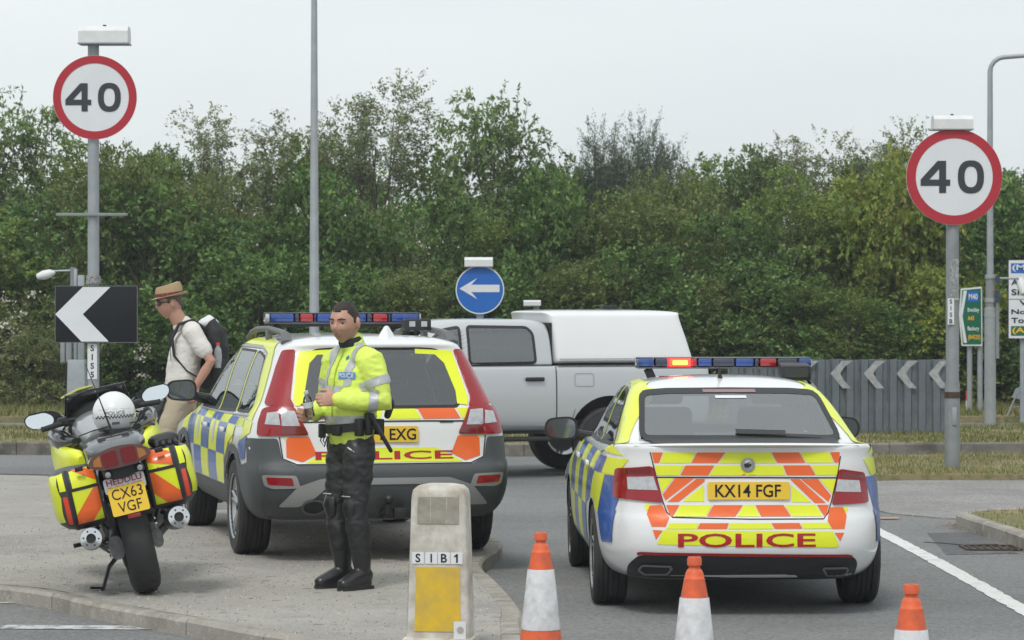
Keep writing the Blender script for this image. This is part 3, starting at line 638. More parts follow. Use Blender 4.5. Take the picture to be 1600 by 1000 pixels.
def speed_disc(par, cx, cy, r, rin, d, dig_h, dig_w, off=.075, bold=.022):
    c = rel(par, at(cx, cy, d)); c.y -= off; k = d / F; M = XZ(c)
    bm = B(); prism(bm, circ(r * k, 64), .006, M); disc = build(bm, 'speed_disc', white_sign, par, smooth=30)
    bm = B(); annulus(bm, rin * k, r * k * .995, .0065, .0095, M, 64); build(bm, 'red_rim', red_sign, disc, smooth=30)
    # grey channel on the back
    bm = B()
    for z in (.35, -.35): box(bm, (c.x, c.y + .03, c.z + z * r * k), (r * k * 1.5, .05, .05))
    build(bm, 'back_channel', galv_d, disc)
    numeral_40(M, k, r, disc)
def numeral_40(M, k, r, disc):
    """the figures 4 and 0 as thin raised shapes, in units of the disc radius"""
    u = r * k
    four = [(-.17, -.335), (-.17, -.185), (-.085, -.185), (-.085, -.055), (-.17, -.055), (-.17, .335), (-.345, .335), (-.70, -.06), (-.70, -.185), (-.315, -.185), (-.315, -.335)]
    inner = [(-.315, -.055), (-.315, .175), (-.515, -.055)]
    # 4 built from convex pieces so the counter stays open
    def piece(pts):
        prism(bm, [(x * u, y * u) for x, y in pts], .004, M @ Matrix.Translation((0, 0, .0065)))
    bm = B(); piece([(-.315, -.335), (-.17, -.335), (-.17, .335), (-.315, .335)]); piece([(-.70, -.185), (-.3151, -.185), (-.3151, -.055), (-.70, -.055)])
    piece([(-.1699, -.185), (-.085, -.185), (-.085, -.055), (-.1699, -.055)]); piece([(-.70, -.0549), (-.52, -.0549), (-.3151, .165), (-.3151, .335), (-.345, .335)])
    build(bm, 'numeral', digit_m, disc, smooth=0)
    bm = B(); n = 40; ro, ri = (.272, .345), (.132, .215); cx = .345
    def sup(rx, ry, i):
        a = 2 * PI * i / n; c_, s_ = math.cos(a), math.sin(a); e = .82
        return ((cx + rx * math.copysign(abs(c_) ** e, c_)) * u, ry * math.copysign(abs(s_) ** e, s_) * u)
    R_ = [[bm.verts.new(M @ Vector((*sup(*rr, i), z))) for i in range(n)] for rr, z in ((ri, .0065), (ri, .0105), (ro, .0105), (ro, .0065))]
    for j in range(4):
        for i in range(n): bm.faces.new((R_[j][i], R_[j][(i + 1) % n], R_[(j + 1) % 4][(i + 1) % n], R_[(j + 1) % 4][i]))
    build(bm, 'numeral', digit_m, disc, smooth=30)
def vertical_sticker(par, x0, x1, y0, y1, d, s, front, m_txt=None, mat_bg=None):
    a, b_ = rel(par, at(x0, y1, d)), rel(par, at(x1, y0, d)); c = (a + b_) / 2; w_, h = b_.x - a.x, b_.z - a.z
    y = front; n = len(s)
    st = flat_obj([(-w_ / 2, -h / 2), (w_ / 2, -h / 2), (w_ / 2, h / 2), (-w_ / 2, h / 2)], XZ((c.x, y, c.z)), mat_bg or white_sign, 'number_sticker', par)
    for i, ch in enumerate(s):
        text_obj(ch, h / n * .68, XZ((c.x, y, c.z + h / 2 - h / n * (i + .5))), m_txt or black_sign, 'letter', st, bold=.02)

# left-hand 40 sign with the black chevron board
d = 29.5; base = at(146, 476, d); base.z = .097
t = thing('speed_limit_sign', 'tall grey post with round 40 sign above a black and white chevron board', 'road sign', base)
top = rel(t, at(146, 60, d))
pole_part(t, (0, 0, -.05), (0, 0, top.z), .06, .057, galv)
speed_disc(t, 150, 153, 65.5, 53, d, 46, 92)
lamp_box(t, 125, 202, 42, 68, d)
bm = B(); c = rel(t, at(145, 335.5, d)); box(bm, (c.x, c.y - .065, c.z), (111 * d / F, .04, .03)); build(bm, 'crossbar', galv_d, t, bevel=.004)
c = rel(t, at(152.5, 491, d)); c.y -= .085; bm = B(); k = d / F
box(bm, c, (129 * k, .02, 89 * k)); cb = build(bm, 'chevron_board', black_sign, t, bevel=.004)
fr = mat('board_edge', (0.12, 0.125, 0.13), 0.5)
bm = B(); M = XZ((c.x, c.y - .0105, c.z)); W_, H_ = 64.5 * k, 44.5 * k
for x0, x1, y0, y1 in ((-W_, W_, H_ - .008, H_), (-W_, W_, -H_, -H_ + .008), (-W_, -W_ + .008, -H_ + .008, H_ - .008), (W_ - .008, W_, -H_ + .008, H_ - .008)):
    prism(bm, [(x0, y0), (x1, y0), (x1, y1), (x0, y1)], .002, M)
build(bm, 'border', fr, cb, smooth=0)
chev = [(88.8, 491), (131.6, 448.5), (174.5, 448.5), (131.6, 491), (172, 533.5), (129.5, 533.5)]
flat_obj([((x - 152.5) * k, (491 - y) * k) for x, y in chev], XZ((c.x, c.y - .0108, c.z)), white_sign, 'white_chevron', cb, z=.003)
for z in (18, -18):
    bm = B(); box(bm, (c.x - 6.5 * k, c.y + .05, c.z + z * k), (.16, .08, .03)); build(bm, 'clamp', galv_d, t)
bm = B(); p = rel(t, at(143, 437, d)); annulus(bm, .062, .072, -.04, .04, Matrix.Translation((0, 0, p.z))); build(bm, 'tape_band', mat('torn_tape', (.5, .5, .5), .7, var=1, vscale=60, col2=(.03, .03, .03)), t)
vertical_sticker(t, 138, 153, 537, 592, d, 'SIS5', -.0625)

# right-hand 40 sign
d = 32.6; base = at(1488, 476, d); base.z = .065
t = thing('speed_limit_sign', 'weathered grey post with large round 40 sign standing on the right-hand verge', 'road sign', base)
top = rel(t, at(1488, 198, d)); jz = rel(t, at(1488, 600, d)).z
bm = B(); tube(bm, [(0, 0, -.05), (0, 0, jz), (0, 0, jz + .03), (0, 0, top.z)], [.088, .083, .074, .070], 18); build(bm, 'pole', galv_d, t)
bm = B(); p = rel(t, at(1488, 617, d)); annulus(bm, .075, .088, -.035, .035, Matrix.Translation((0, 0, p.z))); build(bm, 'rust_band', rust, t)
bm = B(); box(bm, (.01, -.092, rel(t, at(1488, 650, d)).z), (.05, .01, .20)); build(bm, 'access_door', galv, t, bevel=.004)
speed_disc(t, 1489, 277, 75, 60, d, 52, 105, off=.09)
lamp_box(t, 1457, 1518, 181, 202, d)
vertical_sticker(t, 1479, 1489, 466, 507, d, 'SISB', -.0865)
worn = mat('worn_sticker', (0.42, 0.43, 0.43), 0.7, var=1.0, vscale=30, col2=(0.16, 0.17, 0.17))
vertical_sticker(t, 1483, 1496, 405, 469, d, 'SIN5', -.0835, m_txt=galv_d, mat_bg=worn)

# blue keep-left arrow sign
d = 39.2; base = at(750, 476, d); base.z = .145
t = thing('direction_arrow_sign', 'round blue sign with white left arrow behind the pickup', 'road sign', base)
pole_part(t, (0, 0, -.05), (0, 0, rel(t, at(750, 404, d)).z), .05, .05, galv)
c = rel(t, at(750, 453, d)); c.y -= .07; k = d / F; M = XZ(c)
blue_sign = mat('blue_sheeting', (0.012, 0.13, 0.50), 0.4, var=.12, vscale=3)
bm = B(); prism(bm, circ(38 * k, 56), .006, M); dsc = build(bm, 'blue_disc', blue_sign, t, smooth=30)
bm = B(); annulus(bm, 36.2 * k, 37.9 * k, .0065, .009, M, 56); build(bm, 'white_rim', white_sign, dsc, smooth=30)
arr = [(718, 451), (746, 434.5), (736.5, 445), (780.5, 445), (780.5, 456.5), (736.5, 456.5), (746, 467.5)]
bm = B(); prism(bm, [((x - 750) * k, (453 - y) * k) for x, y in arr], .003, M @ Matrix.Translation((0, 0, .0065))); build(bm, 'white_arrow', white_sign, dsc, smooth=0)
lamp_box(t, 726, 770, 402, 416, d)
# lantern of a second sign post, most of it hidden by the pickup
d = 40.5; base = at(838, 476, d); base.z = .145
t = thing('sign_lamp_post', 'small white box lamp on a grey post just above the pickup roof', 'lamp post', base)
pole_part(t, (0, 0, -.05), (0, 0, rel(t, at(838, 470, d)).z), .04, .04, galv); lamp_box(t, 818, 845, 469, 477, d)

# tall column in the middle
d = 38.6; base = at(491, 476, d); base.z = .145
t = thing('lamp_column', 'tall plain grey lighting column rising out of the picture behind the estate car', 'lamp column', base)
pole_part(t, (0, 0, -.05), (0, 0, 1.3), .085, .085, galv, 'base_section'); bm = B(); tube(bm, [(0, 0, 1.3), (0, 0, 1.36), (0, 0, 7.6)], [.085, .066, .028], 16); build(bm, 'shaft', galv, t)
bm = B(); tube(bm, [(0, 0, 7.55), (0, -.05, 7.8), (0, -.5, 7.95)], [.028, .026, .024], 10); build(bm, 'bracket', galv, t)
bm = B(); box(bm, (0, -.8, 7.95), (.28, .62, .12), taper=(.7, .85)); build(bm, 'lantern', lamp_white, t, bevel=.02)
# hockey-stick column on the right
d = 42.4; base = at(1547, 476, d); base.z = .10
t = thing('lamp_column', 'grey lighting column with curved top arm beside the green direction sign', 'lamp column', base)
z1, z2, z3 = rel(t, at(0, 482, d)).z, rel(t, at(0, 432, d)).z, rel(t, at(0, 112, d)).z
pole_part(t, (0, 0, -.05), (0, 0, z1), .085, .083, galv, 'base_section')
bm = B(); tube(bm, [(0, 0, z1), (0, 0, z1 + .02), (0, 0, z2)], [.083, .066, .064], 16); build(bm, 'lower_shaft', galv_d, t)
for zz in (z2, z1 + .12, z1 - .1):
    bm = B(); annulus(bm, .06, .088 if zz < z1 else .075, -.03, .03, Matrix.Translation((0, 0, zz))); build(bm, 'collar', galv, t)
pts = [(0, 0, z2), (0, 0, z3)] + [(.21 - .21 * math.cos(a), 0, z3 + .21 * math.sin(a)) for a in (R(20), R(42), R(65), R(84))] + [(.55, 0, z3 + .235), (1.0, 0, z3 + .25)]
bm = B(); tube(bm, pts, [.05, .038] + [.034] * 4 + [.03, .028], 12); build(bm, 'shaft', galv, t)
bm = B(); box(bm, (1.28, 0, z3 + .24), (.6, .26, .11), taper=(.85, .7)); build(bm, 'lantern', lamp_white, t, bevel=.02)
zb = rel(t, at(0, 435, d)).z; bm = B(); tube(bm, [(.05, 0, zb), (.42, 0, zb)], .016, 8); ar = build(bm, 'sign_light_arm', galv, t)
bm = B(); lathe(bm, [(.001, -.16), (.05, -.14), (.075, -.02), (.06, .1), (.001, .15)], 14, axis_m((.47, 0, zb - .13), (.25, -.35, -1)), caps=False); build(bm, 'sign_light', lamp_white, ar)
bm = B(); box(bm, (.10, -.02, z1 - .3), (.05, .05, .85)); build(bm, 'cable_duct', galv_d, t)
for zz, s_ in ((z1 + .18, .16), (z1 + .42, .10)):
    bm = B(); box(bm, (.10, -.06, zz), (.06, .02, s_)); build(bm, 'tag_plate', mat('navy_tag', (.03, .045, .10), .5), t)

# posts and lamp behind the chevron board
d = 37.9; base = at(120, 476, d); base.z = .145; k = d / F
t = thing('wide_based_post', 'grey wide-based steel post with small lamp arm behind the chevron board', 'post', base)
def pxbox(par, x0, x1, y0, y1, dep, m, name, dy=0.0, d=d, bevel=.006, taper=None):
    a, b_ = rel(par, at(x0, y1, d)), rel(par, at(x1, y0, d)); bm = B()
    box(bm, ((a.x + b_.x) / 2, dy, (a.z + b_.z) / 2), (b_.x - a.x, dep, b_.z - a.z), taper=taper); return build(bm, name, m, par, bevel=bevel)
zg = HY + (CH - .13) / k
pxbox(t, 105, 136, 562, zg, .24, galv, 'base_box', taper=(.85, .85))
for x0, x1, y0 in ((94.5, 101.5, 535), (103, 112, 500), (116, 121, 440), (122, 132, 450)): pxbox(t, x0, x1, y0 - 20, 566, .07, galv, 'upright', dy=.02 if x0 < 110 else -.02)
p = rel(t, at(112, 420, d)); bm = B(); tube(bm, [(p.x + .02, 0, p.z - .25), (p.x + .02, 0, p.z + .02)], .04, 12); build(bm, 'post_cap', galv_d, t)
bm = B(); q = rel(t, at(82, 425, d)); tube(bm, [(p.x, 0, q.z + .02), (q.x, 0, q.z + .01)], .014, 8); a_ = build(bm, 'lamp_arm', galv, t)
bm = B(); q = rel(t, at(72, 429, d)); lathe(bm, [(.001, -.13), (.035, -.12), (.062, -.03), (.055, .06), (.02, .12), (.001, .125)], 14, axis_m(q, (1, 0, .25)), caps=False); build(bm, 'lamp_head', lamp_white, a_)

# green direction sign
d = 48.5; base = at(1517, 476, d); base.z = .10; k = d / F
t = thing('direction_sign', 'narrow green direction sign with pointed left edge on two grey posts', 'road sign', base)
for x in (1515, 1531): pole_part(t, rel(t, at(x, 476, d)) * Vector((1, 0, 0)) if False else (rel(t, at(x, 476, d)).x, 0, -.05), (rel(t, at(x, 476, d)).x, 0, rel(t, at(x, 452, d)).z), .045, .045, galv)
O = lambda pts: [((x - 1516) * k, (495 - y) * k) for x, y in pts]
c = rel(t, at(1516, 495, d)); c.y -= .07; M = XZ(c)
bm = B(); prism(bm, O([(1500, 451), (1532.5, 448), (1533.5, 540.5), (1501.5, 540.5), (1497, 493)]), .02, M); pl = build(bm, 'sign_plate', white_sign, t, smooth=0)
green_s = mat('green_sheeting', (0.005, 0.13, 0.065), 0.4); gold = mat('yellow_lettering', (0.85, 0.48, 0.02), 0.5)
flat_obj(O([(1502, 453.5), (1531.3, 450.8), (1532, 538), (1503, 538), (1499.5, 493)]), M, green_s, 'green_face', pl, z=.024)
flat_obj(O([(1504, 454.5), (1509.5, 454), (1502.5, 494), (1509.5, 535.5), (1504.5, 535.5), (1498.8, 493)]), M, white_sign, 'white_arrow', pl, z=.028)
fl = flat_obj(O([(1510.5, 455), (1527.5, 454.5), (1527.5, 472), (1510.5, 472)]), M, blue_sign, 'motorway_panel', pl, z=.028)
def tx(s, cx, cy, hpx, wpx, m, par=None, Mx=None, ox=1516, oy=495, kk=None, z=.032, bold=.02):
    kk = kk or k; return text_obj(s, hpx * kk, (Mx or M) @ Matrix.Translation(((cx - ox) * kk, (oy - cy) * kk, 0)), m, 'lettering', par or pl, bold=bold, width=wpx * kk, depth=z)
tx('M40', 1519, 463.5, 9.5, 14, white_sign, pl); tx('Brackley', 1519.5, 485, 8.5, 18, white_sign); tx('A43', 1515.5, 497, 7, 10, gold); tx('Banbury', 1519.5, 514, 8.5, 18, white_sign); tx('(B4525)', 1520.8, 527.5, 9, 19, gold)

# white direction sign, cut by the picture edge
d = 46.0; base = at(1650, 476, d); base.z = .10; k = d / F
t = thing('direction_sign', 'white direction sign with blue and green panels cut by the right picture edge', 'road sign', base)
for x in (1598, 1705): pole_part(t, (rel(t, at(x, 476, d)).x, 0, -.05), (rel(t, at(x, 476, d)).x, 0, rel(t, at(x, 410, d)).z), .045, .045, galv)
c = rel(t, at(1650, 466.5, d)); c.y -= .07; M2 = XZ(c); O2 = lambda pts: [((x - 1650) * k, (466.5 - y) * k) for x, y in pts]
rr = lambda x0, x1, y0, y1: [(x0, y1), (x1, y1), (x1, y0), (x0, y0)]
bm = B(); prism(bm, O2(rr(1573.5, 1730, 405.5, 529.5)), .02, M2); pl2 = build(bm, 'sign_plate', mat('sign_edge', (.03, .033, .036), .5), t, smooth=0)
flat_obj(O2(rr(1574.6, 1729, 406.8, 528.4)), M2, white_sign, 'white_face', pl2, z=.023)
flat_obj(O2(rr(1578, 1626, 411.5, 427)), M2, blue_sign, 'motorway_panel', pl2, z=.026); flat_obj(O2(rr(1578, 1630, 509.5, 524.5)), M2, green_s, 'route_panel', pl2, z=.026)
flat_obj(O2(rr(1575, 1729, 467, 468)), M2, fr, 'panel_joint', pl2, z=.026)
for s, x0, y, h, wd, m_ in (('(M1)', 1580, 419, 11, 36, white_sign), ('A43', 1578.5, 441, 9, 24, black_sign), ('Silverstone', 1578.5, 456.5, 9.5, 88, black_sign), ('Village', 1591, 474, 10, 50, black_sign), ('Northampton', 1578.5, 488, 9.5, 98, black_sign), ('Towcester', 1578.5, 500.5, 8.5, 76, black_sign), ('(A43)', 1580, 517, 11, 44, gold)):
    tx(s, x0 + wd / 2, y, h, wd, m_, pl2, M2, 1650, 466.5, k, .03)

# folded roadworks frame and marker post
d = 47.0; base = gp(1590, 660); base = Vector(((1590 - 800) / F * 47.3, 47.3, .10)); k = 47.3 / F
t = thing('roadworks_frame', 'grey folded roadworks sign frame with thin legs at the right edge', 'sign frame', base)
orange_leg = mat('faded_orange_paint', (.5, .22, .16), .6)
for x0, x1, m_ in ((-.20, .10, galv_d), (.02, .16, orange_leg), (.14, .28, galv_d)):
    bm = B(); tube(bm, [(x0, -.15 if x0 < 0 else .05, 0), (x1, .05, .58)], .012, 8); build(bm, 'leg', m_, t)
bm = B(); tube(bm, [(-.16, -.1, .14), (.2, 0, .16)], .01, 8); build(bm, 'brace', galv_d, t)
bm = B(); prism(bm, [(-.10, .30), (.3, .20), (.42, .46), (.12, .52), (-.04, .44)], .012, XZ((0, -.02, 0))); build(bm, 'sign_back', galv, t)
d = 50.0; base = Vector(((1513 - 800) / F * d, d, .10))
t = thing('marker_post', 'small red and white marker post beside the green sign legs', 'marker post', base); zt = at(0, 612, d).z - .1
bm = B(); tube(bm, [(0, 0, 0), (0, 0, zt * .5)], .045, 12); build(bm, 'white_band', white_sign, t)
bm = B(); tube(bm, [(0, 0, zt * .5), (0, 0, zt), (0, 0, zt + .02)], [.045, .045, .02], 12); build(bm, 'red_band', mat('red_marker', (.6, .06, .02), .5), t)

# steel chevron fence on the roundabout
d = 40.0; k = d / F; x0, x1 = 1150, 1477; base = Vector(((1300 - 800) * k, d, .145))
t = thing('chevron_fence', 'grey corrugated steel fence with white chevrons on the roundabout', 'fence', base)
fence_m = mat('slate_grey_steel', (0.165, 0.195, 0.225), 0.55, 0.2, var=.8, vscale=4.0, col2=(.085, .10, .11), detail=8, coord='Object'); zt = rel(t, at(0, 561.5, d)).z
pitch = 22.5 * k; nP = 15; xs = (1477 - 1300) * k
bm = B(); w_ = pitch; prof = [(0, .0), (.06 * w_, .0), (.14 * w_, -.045), (.60 * w_, -.045), (.68 * w_, .0), (1.0 * w_ - .006, .0), (1.0 * w_ - .006, .006), (.0, .006)]
prism(bm, prof, zt, Matrix()); plank = build(bm, 'panel', fence_m, t, smooth=0); me = plank.data; plank.location = (xs - pitch, 0, 0)
for i in range(1, nP):
    o_ = bpy.data.objects.new('panel', me); COL.objects.link(o_); o_.parent = t; o_.location = (xs - pitch * (i + 1), random.uniform(-.004, .004), random.uniform(-.006, .006))
bm = B(); box(bm, (xs - pitch * nP / 2, .04, zt * .78), (pitch * nP, .05, .06)); box(bm, (xs - pitch * nP / 2, .04, zt * .25), (pitch * nP, .05, .06)); build(bm, 'rail', galv_d, t)
for i in range(4):
    bm = B(); box(bm, (xs - .03 - i * pitch * 4.9, .1, zt / 2 - .02), (.08, .08, zt + .04)); build(bm, 'post', galv_d, t)
fw = mat('faded_white_paint', (.40, .42, .43), .6, var=.8, vscale=16, col2=(.21, .235, .26), detail=8)
for cx in (1314, 1366, 1417, 1467, 1262):
    pts = [(-17, 583.5), (1, 563.5), (17, 563.5), (4, 574), (-2, 583.5), (4, 594), (15, 606.5), (2, 606.5)]
    pts = [((cx + a - 1300) * k, rel(t, at(0, b_, d)).z) for a, b_ in pts]
    flat_obj(pts, XZ((0, -.049, 0)), fw, 'white_chevron', t)
# ------------------------------------------------------------------ vehicle kit
def sstep(a, b_, x):
    t = min(1, max(0, (x - a) / (b_ - a))); return t * t * (3 - 2 * t)
def loft_body(name, slices, mats, nS=16, sub=2, arches=(), arch_r=.35, arch_x=(.5, 1.2), parent=None):
    """closed car shell from horizontal outlines. slice: z, yr, yf, w, rc (corner width), ry (corner depth rear), rf (corner depth front), br (rear bow), bf, zfn(y)->dz"""
    bm = B(); rings = []
    for s in slices:
        z, yr, yf, w_ = s['z'], s['yr'], s['yf'], s['w']; rc = s.get('rc', .16); ry = s.get('ry', .28); rf = s.get('rf', .35); br = s.get('br', .06); bf = s.get('bf', .15); zf = s.get('zfn', None); tp = s.get('taper', 0.0); rcf = s.get('rcf', rc)
        P_ = []
        xi = max(w_ - rc, .02); xf = max(w_ - rcf, .02)
        for t in (0, .2, .42, .62, .8, .93): P_.append((t * xi, yr + br * (t * xi / w_) ** 2 if w_ else yr))
        yc = yr + br * (xi / w_) ** 2
        for a in (22, 45, 68, 90): P_.append((xi + rc * math.sin(R(a)), yc + ry * (1 - math.cos(R(a)))))
        y0 = yc + ry; yfc = yf - bf * (xf / w_) ** 2; y1 = yfc - rf
        for k in range(1, nS): 
            f = k / nS; P_.append((w_ * (1 - tp * (2 * f - 1) ** 2 * (1 if f > .5 else .6)), y0 + (y1 - y0) * f))
        w2 = w_ * (1 - tp); x2 = max(w2 - rcf, .02)
        for a in (90, 68, 45, 22): P_.append((x2 + rcf * math.sin(R(a)), yfc - rf * (1 - math.cos(R(a)))))
        for t in (.93, .8, .62, .42, .2, 0): P_.append((t * x2, yf - bf * (t * x2 / w_) ** 2))
        P3 = [(x, y, z + (zf(y) if zf else 0)) for x, y in P_]
        right = [bm.verts.new(p) for p in P3]
        left = [right[0]] + [bm.verts.new((-p[0], p[1], p[2])) for p in P3[1:-1]] + [right[-1]]
        rings.append((right, left))
    n = len(rings[0][0])
    for (r0, l0), (r1, l1) in zip(rings, rings[1:]):
        for i in range(n - 1):
            bm.faces.new((r0[i], r0[i + 1], r1[i + 1], r1[i])); bm.faces.new((l0[i + 1], l0[i], l1[i], l1[i + 1]))
    for rr, ll, flip in ((rings[0][0], rings[0][1], 1), (rings[-1][0], rings[-1][1], 0)):
        for i in range(n - 1):
            vs_ = [rr[i], rr[i + 1], ll[i + 1], ll[i]]; u = []
            for v in vs_:
                if v not in u: u.append(v)
            bm.faces.new(u if not flip else u[::-1])
    bmesh.ops.recalc_face_normals(bm, faces=bm.faces)
    me = bpy.data.meshes.new(name); bm.to_mesh(me); bm.free()
    for m in mats: me.materials.append(m)
    o = bpy.data.objects.new(name, me); COL.objects.link(o)
    sb = o.modifiers.new('s', 'SUBSURF'); sb.levels = sub; sb.render_levels = sub
    if arches:
        bmc = B()
        for (y, z) in arches:
            for sx in (-1, 1):
                lathe(bmc, [(arch_r, arch_x[0]), (arch_r, arch_x[1])], 40, Matrix.Translation((0, y, z)) @ Matrix.Rotation(sx * PI / 2, 4, 'Y'))
        bmesh.ops.recalc_face_normals(bmc, faces=bmc.faces)
        mc = bpy.data.meshes.new('cut'); bmc.to_mesh(mc); bmc.free(); mc.materials.append(mats[-1]); co = bpy.data.objects.new('cut', mc); COL.objects.link(co)
        bo = o.modifiers.new('b', 'BOOLEAN'); bo.object = co; bo.operation = 'DIFFERENCE'; bo.solver = 'EXACT'
        try: bo.material_mode = 'TRANSFER'
        except Exception: pass
    me2 = evaluated(o); bpy.data.objects.remove(o)
    if arches: bpy.data.objects.remove(co)
    o = bpy.data.objects.new(name, me2); COL.objects.link(o); me2.name = name
    for p in me2.polygons: p.use_smooth = True
    me2.set_sharp_from_angle(angle=R(40))
    if parent: o.parent = parent
    return o
class Skin:
    """projects flat outlines onto a body shell: windows, lamps, livery and lettering"""
    def __init__(s, obj, extra=()):
        bm = B(); bm.from_mesh(obj.data)
        for e in extra: bm.from_mesh(e.data)
        s.t = BVHTree.FromBMesh(bm); bm.free(); s.o = obj
    def hit(s, u, v, axis):
        if axis == 'rear': o, d = Vector((u, -3, v)), Vector((0, 1, 0))
        elif axis == 'left': o, d = Vector((-3, u, v)), Vector((1, 0, 0))
        elif axis == 'right': o, d = Vector((3, u, v)), Vector((-1, 0, 0))
        else: o, d = Vector((u, v, 4)), Vector((0, 0, -1))
        r = s.t.ray_cast(o, d)
        if r[0] is None:
            q = s.t.find_nearest(o + d * 2.2); return q[0], q[1]
        return r[0], r[1]
    def project(s, bm, axis, off, step=.045):
        for ax in (0, 1):
            cs = [v.co[ax] for v in bm.verts]
            if not cs: return
            c = math.floor(min(cs) / step) * step + step
            while c < max(cs):
                n = Vector((1, 0, 0)) if ax == 0 else Vector((0, 1, 0)); co = n * c
                bmesh.ops.bisect_plane(bm, geom=bm.verts[:] + bm.edges[:] + bm.faces[:], plane_co=co, plane_no=n, dist=1e-5); c += step
        for v in bm.verts:
            p, n = s.hit(v.co.x, v.co.y, axis)
            if (axis == 'left' and n.x > 0) or (axis == 'right' and n.x < 0) or (axis == 'rear' and n.y > 0): n = -n
            v.co = p + n * off
    def sheet(s, polys, axis, name, m, parent, off=.003, thick=0.0, step=.045, smooth=True):
        bm = B()
        for poly in polys:
            b2 = B(); b2.faces.new([b2.verts.new((x, y, 0)) for x, y in poly]); b2.normal_update(); bmesh.ops.triangulate(b2, faces=b2.faces)
            s.project(b2, axis, off, step)
            if thick:
                be = [e for e in b2.edges if len(e.link_faces) == 1]; r = bmesh.ops.extrude_edge_only(b2, edges=be)
                for v in [g_ for g_ in r['geom'] if isinstance(g_, bmesh.types.BMVert)]:
                    q = s.t.find_nearest(v.co); nn = q[1]
                    if nn.dot(v.co - q[0]) < 0: nn = -nn
                    v.co = v.co - nn * (off + .004 if thick is True else thick)
            tmp = bpy.data.meshes.new('t'); b2.to_mesh(tmp); b2.free(); bm.from_mesh(tmp); bpy.data.meshes.remove(tmp)
        bmesh.ops.remove_doubles(bm, verts=bm.verts, dist=1e-6)
        bmesh.ops.recalc_face_normals(bm, faces=bm.faces)
        d = Vector({'rear': (0, -1, 0), 'left': (-1, 0, 0), 'right': (1, 0, 0), 'top': (0, 0, 1)}[axis])
        if sum((f.normal.dot(d) * f.calc_area() for f in bm.faces)) < 0: bmesh.ops.reverse_faces(bm, faces=bm.faces)
        me = bpy.data.meshes.new(name); bm.to_mesh(me); bm.free()
        for p in me.polygons: p.use_smooth = smooth
        me.set_sharp_from_angle(angle=R(40))
        return link(name, me, m, parent)
    def blocks(s, polys, axis, name, m, parent, **k):
        return [s.sheet([q], axis, name, m, parent, **k) for q in polys]
    def ring(s, poly, wd, axis, name, m, parent, off=.004, step=.03):
        """band of width wd outside a closed outline"""
        q = offset2(poly, wd); n = len(poly); return s.sheet([[poly[i], poly[(i + 1) % n], q[(i + 1) % n], q[i]] for i in range(n)], axis, name, m, parent, off, step=step)
    def line(s, pts, wd, axis, name, m, parent, off=.002, closed=False):
        n = len(pts); L_ = []
        for i in range(n):
            a = Vector(pts[i - 1] if (i or closed) else pts[i]); b_ = Vector(pts[(i + 1) % n] if (i < n - 1 or closed) else pts[i]); t = (b_ - a).normalized(); L_.append((Vector(pts[i]), Vector((-t.y, t.x)) * wd / 2))
        return s.sheet([[tuple(L_[i][0] + L_[i][1]), tuple(L_[(i + 1) % n][0] + L_[(i + 1) % n][1]), tuple(L_[(i + 1) % n][0] - L_[(i + 1) % n][1]), tuple(L_[i][0] - L_[i][1])] for i in range(n if closed else n - 1)], axis, name, m, parent, off)
    def text(s, txt, cx, cy, w_, h, axis, m, parent, off=.006, bold=.03, name='lettering', spacing=1.0, flip=False):
        v, tr = text_tris(txt, h, bold, 1.0, spacing); v[:, 0] *= w_ / (v[:, 0].max() - v[:, 0].min())
        if flip: v[:, 0] *= -1
        bm = B(); vv = [bm.verts.new((cx + x, cy + y, 0)) for x, y in v]
        for t in tr:
            try: bm.faces.new([vv[i] for i in t])
            except ValueError: pass
        s.project(bm, axis, off, .06); me = bpy.data.meshes.new(name); bm.to_mesh(me); bm.free(); return link(name, me, m, parent)
    def cut(s, poly, axis):
        """open the shell behind a window"""
        bm = B(); bm.from_mesh(s.o.data); q = offset2(poly, -.012); dead = []
        for f in bm.faces:
            c = f.calc_center_median()
            if axis == 'rear' and f.normal.y < -.05 and c.y < 2 and pip(c.x, c.z, q): dead.append(f)
            elif axis == 'left' and f.normal.x < -.2 and pip(c.y, c.z, q): dead.append(f)
            elif axis == 'right' and f.normal.x > .2 and pip(c.y, c.z, q): dead.append(f)
            elif axis == 'front' and f.normal.y > .05 and c.y > 2 and pip(c.x, c.z, q): dead.append(f)
        bmesh.ops.delete(bm, geom=dead, context='FACES'); bm.to_mesh(s.o.data); bm.free()
def offset2(poly, d):
    n = len(poly); ar = sum(poly[i][0] * poly[(i + 1) % n][1] - poly[(i + 1) % n][0] * poly[i][1] for i in range(n)); sg = -1 if ar > 0 else 1; res = []
    for i in range(n):
        a, b_, c = Vector(poly[i - 1]), Vector(poly[i]), Vector(poly[(i + 1) % n]); t1, t2 = (b_ - a).normalized(), (c - b_).normalized()
        n1, n2 = Vector((-t1.y, t1.x)), Vector((-t2.y, t2.x)); k = n1 + n2; k = k / max(.35, k.dot(k) / 2) if k.length > 1e-6 else n1
        res.append(tuple(b_ + k * d * sg))
    return res
def rounded(poly, r=.04, n=4):
    res = []; N_ = len(poly)
    for i in range(N_):
        a, b_, c = Vector(poly[i - 1]), Vector(poly[i]), Vector(poly[(i + 1) % N_]); l1 = min(r, (a - b_).length * .45); l2 = min(r, (c - b_).length * .45)
        p, q = b_ + (a - b_).normalized() * l1, b_ + (c - b_).normalized() * l2
        for k in range(n + 1):
            t = k / n; res.append(tuple(p * (1 - t) ** 2 + b_ * 2 * t * (1 - t) + q * t * t))
    return res
